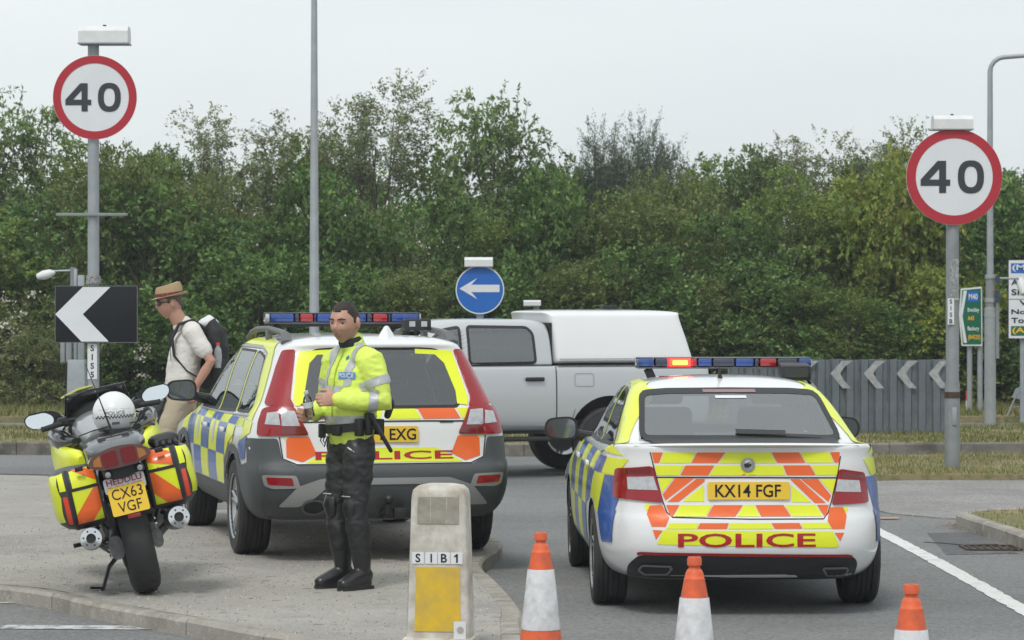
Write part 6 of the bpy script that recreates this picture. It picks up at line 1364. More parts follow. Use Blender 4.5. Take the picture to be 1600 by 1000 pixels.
for sx in (-1, 1):
    bm = B(); M = XZ((sx * .10 + .01, -.36, .705)); lathe(bm, [(.026, -.03), (.028, .02), (.022, .03)], 16, M); fl_ = build(bm, 'rear_flasher', black_pl, bike); bm = B(); lathe(bm, [(.001, .033), (.017, .031)], 14, M, caps=False); build(bm, 'flasher_lens', lamp_clear, fl_)
MP = Matrix.Translation((.0, -.335, .56)) @ Matrix.Rotation(R(-14), 4, 'X') @ XZ()
bm = B(); prism(bm, rounded([(-.115, -.09), (.115, -.09), (.115, .09), (-.115, .09)], .012, 2), .006, MP); npl = build(bm, 'number_plate', plate_y, bike, smooth=0)
text_obj('CX63', .066, MP @ Matrix.Translation((0, .042, 0)), black_sign, 'characters', npl, bold=.0, width=.19, depth=.0085); text_obj('VGF', .066, MP @ Matrix.Translation((0, -.042, 0)), black_sign, 'characters', npl, bold=.0, width=.145, depth=.0085)
MPp = MP @ Matrix.Translation((-.0, .13, -.002)); bm = B(); prism(bm, rounded([(-.128, -.048), (.128, -.048), (.128, .05), (-.128, .05)], .02, 3), .005, MPp); hp_ = build(bm, 'police_panel', white_sign, bike, smooth=0)
text_obj('HEDDLU', .038, MPp @ Matrix.Translation((0, .022, 0)), red_txt, 'lettering', hp_, bold=.02, width=.22, depth=.0075); text_obj('POLICE', .036, MPp @ Matrix.Translation((0, -.024, 0)), red_txt, 'lettering', hp_, bold=.02, width=.21, depth=.0075)
bm = B(); box(bm, MP @ Vector((.01, -.108, .0)), (.08, .012, .026)); build(bm, 'reflector', mat('red_reflector', (.45, .02, .03), .2, coat=1), bike, bevel=.003)
# panniers
for sx in (-1, 1):
    bm = B(); S_ = [(.15, .02, .615, .26, .175, 4), (.20, .02, .615, .275, .19, 4), (.32, .02, .62, .285, .195, 4), (.385, .03, .625, .27, .185, 3.6), (.43, .05, .63, .22, .155, 3), (.445, .06, .63, .16, .11, 2.6)]
    sec_loft(bm, [(sx * a, b_, c_, r1, r2, pw) for a, b_, c_, r1, r2, pw in S_], 36, 'x'); pn = build(bm, 'pannier', pan_m, bike, smooth=40); ps = Skin(pn)
    X = lambda pts: [(sx * a, z) for a, z in pts][::sx]
    ps.sheet([X([(.165, .695), (.315, .695), (.315, .795), (.165, .80)])], 'rear', 'yellow_block', yellow_v, pn, off=.004, step=.02); ps.sheet([X([(.165, .475), (.325, .475), (.322, .675), (.165, .675)])], 'rear', 'yellow_block', yellow_v, pn, off=.004, step=.02)
    ps.sheet([X([(.165, .715), (.30, .80), (.225, .80), (.165, .765)]) if sx < 0 else X([(.165, .80), (.165, .74), (.315, .695), (.315, .775), (.26, .80)])], 'rear', 'orange_stripe', orange_v, pn, off=.0065, step=.02)
    ps.sheet([X([(.165, .675), (.165, .55), (.235, .475), (.325, .475), (.325, .53), (.19, .675)])], 'rear', 'orange_stripe', orange_v, pn, off=.0065, step=.02)
    ps.sheet([X([(.355, .48), (.383, .485), (.383, .655), (.355, .655)])], 'rear', 'red_reflector', mat('orange_reflector', (.75, .06, .02), .3, coat=.5), pn, off=.004)
    ps.sheet([X([(.355, .69), (.39, .69), (.387, .785), (.355, .795)])], 'rear', 'yellow_strip', yellow_v, pn, off=.005, step=.015)
    ps.line(X([(.332, .44), (.332, .80)]), .022, 'rear', 'hinge_strap', black_pl, pn, off=.009); ps.line(X([(.16, .685), (.335, .685)]), .012, 'rear', 'strap', black_pl, pn, off=.009)
    ps.sheet([[(-.20, .50), (.22, .48), (.25, .62), (.22, .77), (-.18, .79), (-.23, .65)]], 'left' if sx < 0 else 'right', 'side_panel', yellow_v, pn, off=.004, step=.025)
# tank, fairing, screen
bm = B(); sec_loft(bm, [(.72, 0, .90, .12, .07), (.85, 0, .93, .19, .12), (1.05, 0, .94, .21, .14), (1.2, 0, .92, .17, .12)], 24); tank = build(bm, 'tank', silver_b, bike)
for sx in (-1, 1):
    bm = B(); sec_loft(bm, [(.55, sx * .20, .80, .02, .03), (.62, sx * .22, .80, .05, .07), (.85, sx * .27, .74, .06, .15), (1.1, sx * .31, .72, .06, .22), (1.4, sx * .30, .76, .07, .2), (1.62, sx * .20, .80, .05, .1)], 16); build(bm, 'fairing', yellow_v, bike)
    bm = B(); sec_loft(bm, [(.80, sx * .20, .92, .03, .02), (.95, sx * .27, .92, .06, .05), (1.2, sx * .31, .95, .06, .06), (1.45, sx * .26, .96, .05, .06)], 14); build(bm, 'upper_fairing', gloss_bk, bike)
    bm = B(); tube(bm, [(sx * .28, 1.25, .95), (sx * .34, 1.22, .60), (sx * .36, 1.18, .52)], [(.03, .06), (.05, .10), (.02, .04)], 10, up=(1, 0, 0)); build(bm, 'crash_bar', silver_b, bike)
bm = B(); sec_loft(bm, [(1.30, 0, .98, .22, .10), (1.5, 0, .92, .20, .16), (1.68, 0, .86, .12, .14), (1.74, 0, .83, .05, .06)], 20); build(bm, 'nose_cowl', gloss_bk, bike)
bm = B(); V_ = []
for j in range(5):
    v = j / 4; row = []
    for i in range(9):
        u = -1 + 2 * i / 8; row.append(bm.verts.new((u * (.24 - .04 * v), 1.48 - .22 * v - .12 * u * u, 1.0 + .21 * v)))
    V_.append(row)
for j in range(4):
    for i in range(8): bm.faces.new((V_[j][i], V_[j][i + 1], V_[j + 1][i + 1], V_[j + 1][i]))
scr = build(bm, 'windscreen', mat('smoked_screen', (.03, .033, .033), .1, coat=1), bike, smooth=80); so_ = scr.modifiers.new('t', 'SOLIDIFY'); so_.thickness = .006
bm = B(); tube(bm, [(-.22, 1.27, 1.19), (-.1, 1.27, 1.222), (.0, 1.265, 1.226)], [(.012, .03), (.014, .04), (.01, .03)], 8, up=(0, 0, 1)); build(bm, 'screen_edge', mat('olive_yellow', (.34, .36, .08), .4), bike)
bm = B(); sec_loft(bm, [(1.2, 0, 1.02, .20, .03), (1.3, 0, 1.06, .2, .07), (1.4, 0, 1.05, .18, .05)], 16); build(bm, 'instrument_cowl', black_pl, bike)
for sx in (-1, 1):
    bm = B(); tube(bm, [(sx * .06, 1.10, 1.02), (sx * .20, 1.08, 1.05), (sx * .28, 1.03, 1.04)], .014, 10); hb = build(bm, 'handlebar', black_pl, bike)
    bm = B(); lathe(bm, [(.001, 0), (.017, .002), (.019, .02), (.018, .12), (.02, .135), (.001, .14)], 14, axis_m((sx * .27, 1.035, 1.04), (sx * .9, -.42, -.05)), caps=False); build(bm, 'grip', rubber, hb)
    bm = B(); box(bm, (sx * .25, 1.06, 1.05), (.07, .06, .06)); build(bm, 'switch_block', black_pl, hb, bevel=.012)
    bm = B(); tube(bm, [(sx * .26, 1.12, 1.045), (sx * .36, 1.10, 1.04), (sx * .42, 1.06, 1.035)], [.008, .007, .006], 8); build(bm, 'lever', alloy, hb)
    # mirror
    c = Vector((sx * .375, 1.24, 1.085)); out2 = rounded([(-.13, -.035), (-.08, -.062), (.06, -.058), (.115, -.02), (.12, .03), (.07, .058), (-.07, .05), (-.13, .01)], .03, 3); out2 = [(x * sx, z + abs(x) * .0) for x, z in out2]
    bm = B(); n = len(out2); Ra = [bm.verts.new(c + Vector((x, 0, z))) for x, z in out2]; Rb = [bm.verts.new(c + Vector((x * .96, .05, z * .96))) for x, z in out2]; Rc = [bm.verts.new(c + Vector((x * .6, .10, z * .5))) for x, z in out2]
    for A_, B_ in ((Ra, Rb), (Rb, Rc)):
        for i in range(n): bm.faces.new((A_[i], A_[(i + 1) % n], B_[(i + 1) % n], B_[i]))
    bm.faces.new(Ra); bm.faces.new(Rc); mr_ = build(bm, 'mirror', gloss_bk, bike, smooth=50)
    bm = B(); bm.faces.new([bm.verts.new(c + Vector((x * .74 + sx * .022, -.003, z * .84))) for x, z in out2]); build(bm, 'mirror_glass', mirror_m, mr_, smooth=0)
    bm = B(); tube(bm, [c + Vector((-sx * .10, .05, -.01)), c + Vector((-sx * .17, .10, -.06))], [.025, .03], 8); build(bm, 'mirror_arm', gloss_bk, mr_)
# stand, aerial, cables
bm = B(); tube(bm, [(-.12, .55, .22), (-.19, .42, .18), (-.27, .22, .06), (-.31, .14, .012)], [.016, .014, .012, .012], 8); sdn = build(bm, 'side_stand', black_pl, bike); sdn_m = Matrix()
bm = B(); box(bm, (-.315, .13, .008), (.08, .04, .012)); build(bm, 'stand_foot', black_pl, sdn); bm = B(); tube(bm, [(-.26, .24, .075), (-.34, .20, .10)], .008, 6); build(bm, 'stand_tang', black_pl, sdn)
bm = B(); tube(bm, [(.0, -.12, .95), (.0, -.12, 1.0), (-.02, -.13, 1.15), (-.06, -.15, 1.42)], [.014, .007, .004, .002], 8); build(bm, 'aerial', black_pl, bike)
bm = B(); tube(bm, [(.10, .55, .55), (.17, .3, .5), (.18, .1, .42), (.14, .02, .36)], .009, 6); build(bm, 'brake_hose', black_pl, bike)
# small running gear: caliper, hub bolts, latches, straps
bm = B(); box(bm, (.105, -.10, .44), (.05, .10, .07), (R(35), 0, 0)); cal = build(bm, 'rear_caliper', eng, bike, bevel=.01)
for k_ in range(2):
    bm = B(); tube(bm, [(.135, -.075 - .05 * k_, .455 - .03 * k_), (.145, -.075 - .05 * k_, .455 - .03 * k_)], .009, 8); build(bm, 'caliper_bolt', chrome, cal)
for k_ in range(6):
    a = 2 * PI * k_ / 6; bm = B(); tube(bm, [(-.172, .055 * math.cos(a), .33 + .055 * math.sin(a)), (-.182, .055 * math.cos(a), .33 + .055 * math.sin(a))], .008, 6); build(bm, 'hub_bolt', chrome, bike)
for sx in (-1, 1):
    bm = B(); box(bm, (sx * .25, -.275, .805), (.05, .02, .03)); build(bm, 'pannier_latch', black_pl, bike, bevel=.005)
    bm = B(); tube(bm, [(sx * .17, .45, .45), (sx * .20, .30, .47), (sx * .19, .15, .44), (sx * .15, .05, .38)], .007, 6); build(bm, 'cable', black_pl, bike)
    bm = B(); tube(bm, [(sx * .19, .05, .985), (sx * .10, .0, 1.0), (0, -.02, 1.005)], [(.02, .004)] * 3, 6, up=(0, 1, 0)); build(bm, 'luggage_strap', belt_k, bike)
    bm = B(); tube(bm, [(sx * .10, .02, .52), (sx * .13, -.12, .58), (sx * .12, -.25, .64)], .010, 8); build(bm, 'subframe_tube', gloss_bk, bike)
for k_ in range(9):                                     # tread grooves on the rear tyre
    for sx in (-1, 1):
        a0 = R(-150 + 14 * k_); q = lambda da, w_: Vector((sx * w_, .3225 * math.cos(a0 + da) * (1 - (w_ / .0925) ** 2 * .06), .325 + .3225 * math.sin(a0 + da) * (1 - (w_ / .0925) ** 2 * .06)))
        bm = B(); tube(bm, [q(0, .012), q(.05, .035), q(.12, .058)], .0032, 5); build(bm, 'tread_groove', gap_m, bike)
# gear clipped on the right pannier
gl_ = bpy.data.objects.new('x', None); bpy.data.objects.remove(gl_)
bm = B(); sec_loft(bm, [(-.10, .30, .835, .05, .025), (-.05, .31, .85, .09, .04), (.05, .31, .85, .10, .045), (.12, .30, .84, .05, .03)], 14)
for k_ in range(4): tube(bm, [(.26 + k_ * .035, -.06, .85), (.255 + k_ * .04, -.12, .845 - .008 * k_), (.25 + k_ * .042, -.155, .825)], [.017, .016, .011], 8)
wm = bike.rotation_euler.to_matrix().to_4x4(); wm.translation = Vector(bike.location)
glv = build(bm, 'glove', mat('black_leather', (.018, .018, .019), .45, bump=.2, bscale=40), None); glv.matrix_world = wm; tag(glv, 'black leather glove lying on the right pannier of the motorcycle', 'glove')

# helmet resting on the seat
hel = thing('motorcycle_helmet', 'white police helmet with chequered band resting on the motorcycle seat', 'helmet'); 
hm = wm @ Matrix.Translation((.0, .12, 1.03)) @ Matrix.Rotation(-BL * .7, 4, 'Y'); hel.matrix_world = hm
bm = B(); bmesh.ops.create_uvsphere(bm, u_segments=40, v_segments=28, radius=1.0)
for v in bm.verts:
    x, y, z = v.co; sx_ = .128; v.co = Vector((x * sx_, y * .155, .0 + z * .135))
    if v.co.z < -.02: f = 1 - .10 * sstep(-.02, -.13, v.co.z); v.co.x *= 1 - .02; v.co.z = max(v.co.z, -.088)
    if v.co.z < -.03: v.co.x *= 1.0; v.co.y *= .98
sh = build(bm, 'shell', mat('helmet_white', (.76, .77, .78), .2, coat=1.0, var=.06, vscale=6), hel, smooth=60); hs_ = Skin(sh)
hs_.text('POLICE', .0, .012, .115, .022, 'rear', mat('grey_print', (.16, .165, .17), .4), sh, off=.002, bold=.01)
ck_ = [[(-.112 + .0186 * i + .0093 * (j % 2), -.018 + .008 * j), (-.112 + .0186 * i + .0093 + .0093 * (j % 2), -.018 + .008 * j), (-.112 + .0186 * i + .0093 + .0093 * (j % 2), -.010 + .008 * j), (-.112 + .0186 * i + .0093 * (j % 2), -.010 + .008 * j)] for i in range(12) for j in (0, 1)]
cko = hs_.sheet(ck_, 'rear', 'chequered_band', black_sign, sh, off=.002, step=.02); cko['kind'] = 'stuff'
hs_.sheet([[(-.022, -.055), (.022, -.055), (.022, -.04), (-.022, -.04)]], 'rear', 'rear_vent', mat('grey_print', (.16, .165, .17), .4), sh, off=.002, step=.02)
hs_.line([(-.12, .03), (-.06, .034), (0, .036), (.06, .034), (.12, .03)], .002, 'rear', 'seam', mat('pale_seam', (.45, .45, .45), .5), sh, off=.002)
bm = B(); lathe(bm, [(.098, -.088), (.10, -.098), (.085, -.10)], 36, Matrix.Diagonal((1, 1.2, 1, 1)), caps=False); build(bm, 'rim_trim', black_pl, hel)
# the sprung parts sit a little higher than the axle line
for ch in list(bike.children):
    n0 = ch.name.split('.')[0]
    if n0 in ('wheel', 'side_stand', 'swingarm', 'drive_housing', 'rear_caliper', 'hub_bolt', 'tread_groove'): continue
    ch.location.z += .045 if n0 in ('silencer', 'exhaust_pipe', 'footrest_bracket', 'engine') else .07
    if n0 in ('tail_lamp', 'tail_cowl', 'rear_flasher'): ch.location.z += .03
    if n0 == 'police_panel': ch.location.z -= .03; ch.location.y -= .012
    if n0 == 'number_plate': ch.location.y -= .022
    if n0 == 'mirror':
        for g_ in ch.children:
            if g_.name.startswith('mirror_glass'):
                for v in g_.data.vertices: v.co.y += (v.co.z - 1.085) * .16 - .004
hel.matrix_world = wm @ Matrix.Translation((.05, .10, 1.135)) @ Matrix.Rotation(-BL * .7, 4, 'Y') @ Matrix.Scale(1.06, 4)
glv.matrix_world = wm @ Matrix.Translation((0, 0, .06))
# ------------------------------------------------------------------ people
def remeshed(bm, voxel, smooth=6, fac=.5):
    bmesh.ops.recalc_face_normals(bm, faces=bm.faces)
    me = bpy.data.meshes.new('r'); bm.to_mesh(me); bm.free(); o = bpy.data.objects.new('r', me); COL.objects.link(o)
    m = o.modifiers.new('r', 'REMESH'); m.mode = 'VOXEL'; m.voxel_size = voxel
    if smooth: s_ = o.modifiers.new('s', 'SMOOTH'); s_.factor = fac; s_.iterations = smooth
    me2 = evaluated(o); bpy.data.objects.remove(o)
    for p in me2.polygons: p.use_smooth = True
    return me2
def limb(bm, pts, rad, seg=16, up=None):
    """closed tapered limb with rounded ends"""
    pts = [Vector(p) for p in pts]; rad = list(rad)
    d0 = (pts[0] - pts[1]).normalized(); d1 = (pts[-1] - pts[-2]).normalized()
    f = lambda r, k: tuple(x * k for x in r) if isinstance(r, (tuple, list)) else r * k
    m_ = lambda r: min(r) if isinstance(r, (tuple, list)) else r
    P_ = [pts[0] + d0 * m_(rad[0]) * .9, pts[0] + d0 * m_(rad[0]) * .6] + pts + [pts[-1] + d1 * m_(rad[-1]) * .6, pts[-1] + d1 * m_(rad[-1]) * .9]
    R_ = [f(rad[0], .35), f(rad[0], .78)] + rad + [f(rad[-1], .78), f(rad[-1], .35)]
    tube(bm, P_, R_, seg, up=up)
def head_bm(bm, M, k=1.0):
    """head facing local -Y, centre at origin, about 0.235 tall"""
    r = bmesh.ops.create_uvsphere(bm, u_segments=56, v_segments=40, radius=1.0)
    G = lambda a, s: math.exp(-(a / s) ** 2)
    for v in r['verts']:
        x, y, z = v.co; X, Y, Z = x * .076, y * .098, z * .118
        if z < 0: X *= 1 - .26 * (-z) ** 1.4; Y = Y * (1 - .10 * (-z)) if y > 0 else Y * (1 - .02 * (-z))
        if y > 0 and z < -.3: Y *= 1 - .35 * (-z - .3)
        if y < 0:
            Y = max(Y, -.091 + .15 * X * X / .076)
            w_ = 1.0
            Y -= .026 * G(X, .011) * G(Z + .022, .020) * w_ + .012 * G(X, .010) * G(Z - .006, .022)      # nose
            Y -= .005 * G(Z - .030, .010) * G(X, .045)                                                     # brow
            for sx in (-1, 1): Y += .011 * G(X - sx * .032, .016) * G(Z - .008, .012); Y -= .004 * G(X - sx * .042, .018) * G(Z + .03, .02)
            Y -= .006 * G(X, .024) * G(Z + .058, .006) + .005 * G(X, .022) * G(Z + .071, .007); Y += .005 * G(X, .026) * G(Z + .0645, .0035)
            Y -= .007 * G(X, .02) * G(Z + .102, .014)
        v.co = M @ (Vector((X, Y, Z)) * k)
    for sx in (-1, 1):
        e = bmesh.ops.create_uvsphere(bm, u_segments=14, v_segments=10, radius=1.0)
        for v in e['verts']: v.co = M @ (Matrix.Translation((sx * .079, .012, -.004)) @ Matrix.Rotation(sx * R(18), 4, 'Z') @ Vector((v.co.x * .011, v.co.y * .019, v.co.z * .033)) * k)
def hair_cap(M, k, name, m, par, front=.052, back=-.045, grow=.007, rough_=.0):
    bm = B(); r = bmesh.ops.create_uvsphere(bm, u_segments=48, v_segments=32, radius=1.0); dead = []
    for v in r['verts']:
        x, y, z = v.co; g_ = grow; X, Y, Z = x * (.076 + g_), y * (.098 + g_), z * (.118 + g_ * 1.1)
        if z < 0: X *= 1 - .12 * (-z)
        if y > 0 and z < -.3: Y *= 1 - .2 * (-z - .3)
        if y < 0: Y = max(Y, -.094 + .15 * X * X / .076)
        n_ = math.sin(x * 31 + z * 7) * math.sin(y * 27) * .0012; v.co = Vector((X + n_, Y, Z + n_))
    for f in bm.faces:
        c = f.calc_center_median(); jag = .0016 * math.sin(c.x * 260) + .0012 * math.sin(c.x * 610 + c.y * 300)
        if c.y < -.05: lim = front - .010 - .16 * max(0, .035 - abs(c.x)) + jag if abs(c.x) < .05 else front - .004
        elif c.y < -.022: lim = .030 + (-.022 - c.y) * .9 + jag
        elif c.y < -.004: lim = -.006 + jag
        elif c.y < .03: lim = .028
        else: lim = .028 - (c.y - .03) / .07 * (.028 - back) + jag
        if c.z < lim: dead.append(f)
    bmesh.ops.delete(bm, geom=dead, context='FACES')
    for v in bm.verts: v.co = M @ (v.co * k)
    o = build(bm, name, m, par, smooth=80); s_ = o.modifiers.new('t', 'SOLIDIFY'); s_.thickness = .0035; return o
def hand_bm(bm, wrist, palm_dir, thumb_dir, curl=.5, k=1.0, spread=.006):
    """palm with four curled fingers and a thumb leaving its side; palm_dir wrist to knuckles, thumb_dir towards the thumb side"""
    w_ = Vector(wrist); d = Vector(palm_dir).normalized(); t = Vector(thumb_dir); t = (t - d * t.dot(d)).normalized(); n = d.cross(t).normalized()      # n = back of hand or palm side
    limb(bm, [w_, w_ + d * .05 * k, w_ + d * .082 * k], [(.030 * k, .018 * k), (.041 * k, .017 * k), (.039 * k, .014 * k)], 16, up=t)
    for i, (o_, l) in enumerate(((.031, .072), (.0105, .080), (-.0105, .075), (-.031, .060))):
        b_ = w_ + d * (.084 - abs(o_) * .12) * k + t * o_ * k; a = curl * (1 + .12 * i); pts = [b_ - d * .02 * k]; cur = b_; ang = a * .5
        for j, f in enumerate((.44, .31, .25)):
            pts.append(cur); dr = d * math.cos(ang) + n * math.sin(ang) + t * (o_ * spread * 60); cur = cur + dr.normalized() * l * f * k; ang += a
        pts.append(cur); limb(bm, pts, [.0098 * k, .0098 * k, .0092 * k, .0085 * k, .0072 * k], 10)
    b_ = w_ + d * .022 * k + t * .030 * k; p1 = b_ + (t * .65 + d * .75 + n * .25).normalized() * .040 * k; p2 = p1 + (t * .15 + d * .9 + n * .5).normalized() * .030 * k; p3 = p2 + (d * .85 + n * .6 - t * .1).normalized() * .024 * k
    limb(bm, [b_ - t * .01 * k, p1, p2, p3], [.014 * k, .0125 * k, .0105 * k, .0085 * k], 10)
def band(src, planes, pred, name, m, par, off=.004):
    """strip of cloth cut from a garment between two planes and laid just proud of it"""
    bm = B(); bm.from_mesh(src)
    for co, no in planes:
        bmesh.ops.bisect_plane(bm, geom=bm.verts[:] + bm.edges[:] + bm.faces[:], plane_co=co, plane_no=no, clear_outer=True)
    bmesh.ops.delete(bm, geom=[f for f in bm.faces if not pred(f.calc_center_median(), f.normal)], context='FACES')
    bm.normal_update()
    for v, n_ in [(v, v.normal.copy()) for v in bm.verts]: v.co += n_ * off
    me = bpy.data.meshes.new(name); bm.to_mesh(me); bm.free()
    for p in me.polygons: p.use_smooth = True
    return link(name, me, m, par)
def mid_planes(a, b_, t0, t1):
    a, b_ = Vector(a), Vector(b_); d = (b_ - a); return [(a + d * t0, -d.normalized()), (a + d * t1, d.normalized())]
def cloth_mat(name, col, rough=.75, bump=.5, scale=9.0, coat=0.0, col2=None, var=.25):
    m = mat(name, col, rough, var=var, vscale=5, col2=col2, coat=coat); t = m.node_tree; b = t.nodes['Principled BSDF']; tcn = t.nodes.new('ShaderNodeTexCoord')
    n1 = t.nodes.new('ShaderNodeTexNoise'); n1.inputs['Scale'].default_value = scale; n1.inputs['Detail'].default_value = 5; n1.inputs['Distortion'].default_value = 1.2
    mpn = t.nodes.new('ShaderNodeMapping'); mpn.inputs['Scale'].default_value = (1, 1, 1.7); t.links.new(tcn.outputs['Object'], mpn.inputs[0]); t.links.new(mpn.outputs[0], n1.inputs['Vector'])
    bp = t.nodes.new('ShaderNodeBump'); bp.inputs['Strength'].default_value = bump; bp.inputs['Distance'].default_value = .03; t.links.new(n1.outputs[0], bp.inputs['Height']); t.links.new(bp.outputs[0], b.inputs['Normal']); return m
def wrinkle(me, amp, sc, seed=0):
    """folds in cloth as real relief"""
    from mathutils import noise as nz
    me.update(); co = [v.co.copy() for v in me.vertices]; nn = [v.normal.copy() for v in me.vertices]
    for v, c, n_ in zip(me.vertices, co, nn):
        q = Vector((c.x * sc + seed, c.y * sc, c.z * sc * 1.5)); h = nz.noise(q) * .7 + (1 - abs(nz.noise(q * 1.9 + Vector((3, 1, 2))))) * .6 - .5; v.co = c + n_ * amp * h
hivis = cloth_mat('hi_vis_fabric', (.72, .89, .14), .65, .25, 12); tape = mat('silver_tape', (.46, .48, .49), .45, .15, bump=.1, bscale=60)
leather = cloth_mat('motorcycle_leather', (.017, .018, .020), .50, .22, 11, coat=.05, col2=(.022, .023, .025)); boot_m = mat('boot_leather', (.014, .0145, .016), .35, coat=.2, bump=.08, bscale=25)
belt_m = mat('belt_nylon', (.011, .011, .012), .6); hair_m = mat('dark_hair', (.022, .015, .011), .6, bump=.6, bscale=160); brow_m = mat('brow_hair', (.03, .02, .015), .8)
eye_w = mat('eye_white_shaded', (.30, .27, .25), .3); iris = mat('eye_dark', (.03, .022, .018), .15)  # whites darkened in colour to paint the shade of the sockets
def face_bits(M, k, par, brows=True):
    for sx in (-1, 1):
        bm = B(); r = bmesh.ops.create_uvsphere(bm, u_segments=14, v_segments=10, radius=.0105 * k, matrix=M @ Matrix.Translation(Vector((sx * .032, -.0745, .006)) * k)); e_ = build(bm, 'eye', eye_w, par)
        bm = B(); bmesh.ops.create_uvsphere(bm, u_segments=10, v_segments=8, radius=.0068 * k, matrix=M @ Matrix.Translation(Vector((sx * .0335, -.0795, .005)) * k)); build(bm, 'iris', iris, e_)
        bm = B(); limb(bm, [M @ (Vector((sx * .014, -.0945, .0255)) * k), M @ (Vector((sx * .034, -.0925, .0295)) * k), M @ (Vector((sx * .053, -.080, .024)) * k)], [.0035 * k, .0042 * k, .0028 * k], 8); build(bm, 'eyebrow', brow_m, par)
    bm = B(); limb(bm, [M @ (Vector((-.022, -.0855, -.0655)) * k), M @ (Vector((0, -.0925, -.064)) * k), M @ (Vector((.022, -.0855, -.0655)) * k)], [.0018 * k, .003 * k, .0018 * k], 8); build(bm, 'lip_line', mat('lip', (.24, .09, .075), .5), par)

# ---- motorcycle officer
OD = 18.6; po = thing('person', 'police officer in yellow hi-vis jacket and black leathers standing beside the estate car', 'person', ((548 - 800) / F * OD, OD, .097), R(-50))
lj, rj = dict(sh=(.185, .015, 1.445), el=(.275, .055, 1.185), wr=(.115, -.185, 1.205)), dict(sh=(-.185, .015, 1.445), el=(-.265, .01, 1.165), wr=(-.115, -.215, 1.11))
HM = Matrix.Translation((.0, -.045, 1.69)) @ Matrix.Rotation(R(22), 4, 'Z') @ Matrix.Rotation(R(6), 4, 'X') ; HK = 1.15
legs = [[(.09, .0, .93), (.10, -.035, .52), (.10, .02, .12)], [(-.09, .0, .93), (-.085, -.045, .53), (-.085, .005, .12)]]
bm = B(); head_bm(bm, HM, HK); limb(bm, [(0, .02, 1.42), (0, .005, 1.53), (0, -.02, 1.62)], [.062, .058, .058])
limb(bm, [(0, 0, .95), (0, .0, 1.15), (0, .01, 1.38), (0, .01, 1.45)], [(.13, .09), (.13, .085), (.16, .09), (.12, .07)], up=(1, 0, 0))
for j, lg in zip((lj, rj), legs):
    limb(bm, [j['sh'], j['el'], j['wr']], [.045, .036, .028], 12); limb(bm, lg, [.07, .05, .036], 14)
hl = Vector(lj['wr']); hr = Vector(rj['wr'])
hand_bm(bm, hl, (-.35, -.9, .02), (-.15, .05, .95), .75, 1.08); hand_bm(bm, hr, (.45, -.85, -.05), (.2, .1, .95), .8, 1.08)
skin_me = remeshed(bm, .0062, 3, .4); bodyO = link('body', skin_me, skin, po)
face_bits(HM, HK, bodyO)
HI = HM.inverted()
def beard(c, n):
    q = (HI @ c) / HK; return q.y < .0 and q.z < -.028 - .25 * max(0, .03 - abs(q.x)) * (1 if q.z > -.05 else 0) and q.z > -.125 and not (abs(q.x) < .014 and q.z > -.05)
band(skin_me, [], beard, 'stubble', mat('stubbled_skin', (.43, .255, .195), .6, var=.5, vscale=60, col2=(.33, .19, .145)), bodyO, off=.0006); hair_cap(HM, HK, 'hair', hair_m, po, front=.084, back=-.055, grow=.0022)
# jacket
bm = B(); limb(bm, [(0, .0, .985), (0, .0, 1.10), (0, .01, 1.25), (0, .015, 1.38), (0, .02, 1.455)], [(.185, .135), (.19, .145), (.20, .15), (.205, .135), (.145, .095)], 24, up=(1, 0, 0))
limb(bm, [(0, .03, 1.45), (0, .024, 1.51), (0, .012, 1.555)], [.092, .086, .083])
for j, s_ in ((lj, 1), (rj, -1)):
    sh, el, wr2 = Vector(j['sh']), Vector(j['el']), Vector(j['wr']); limb(bm, [sh + Vector((-s_ * .07, 0, .015)), sh, sh.lerp(el, .5), el, el.lerp(wr2, .5), wr2 - (wr2 - el).normalized() * .005], [.085, .088, .080, .074, .064, .050], 18)
jk = remeshed(bm, .010, 5); wrinkle(jk, .015, 8.0, 3); jacket = link('jacket', jk, hivis, po)
Zp = lambda z0, z1: [(Vector((0, 0, z0)), Vector((0, 0, -1))), (Vector((0, 0, z1)), Vector((0, 0, 1)))]
def near_seg(a, b_, r):
    a, b_ = Vector(a), Vector(b_)
    def f(c): d = b_ - a; t = max(0, min(1, (c - a).dot(d) / d.dot(d))); return (c - a - d * t).length < r
    return f
armL, armL2, armR, armR2 = near_seg(lj['sh'], lj['el'], .115), near_seg(lj['el'], lj['wr'], .10), near_seg(rj['sh'], rj['el'], .115), near_seg(rj['el'], rj['wr'], .10)
torso = lambda c, n: not ((c.x > .17 and armL(c)) or (c.x > .06 and armL2(c)) or (c.x < -.17 and armR(c)) or (c.x < -.06 and armR2(c)))
tors = lambda c, n: abs(c.x) < .235 and c.y > -.20 and not (armL2(c) and c.y < -.14) 
band(jk, Zp(1.045, 1.10), lambda c, n: abs(c.x) < .25 and c.y > -.175, 'reflective_band', tape, jacket); band(jk, Zp(1.235, 1.29), lambda c, n: torso(c, n), 'reflective_band', tape, jacket)
for sh, el, wr2, f1, f2 in ((lj['sh'], lj['el'], lj['wr'], armL, armL2), (rj['sh'], rj['el'], rj['wr'], armR, armR2)):
    sgn = 1 if sh[0] > 0 else -1
    band(jk, mid_planes(sh, el, .42, .62), lambda c, n, f1=f1, s=sgn: f1(c) and c.x * s > .155, 'sleeve_band', tape, jacket); band(jk, mid_planes(el, wr2, .14, .34), lambda c, n, f2=f2, s=sgn: f2(c) and (Vector((c.x, c.y, 0)) - Vector((0, .01, 0))).length > .165, 'sleeve_band', tape, jacket)
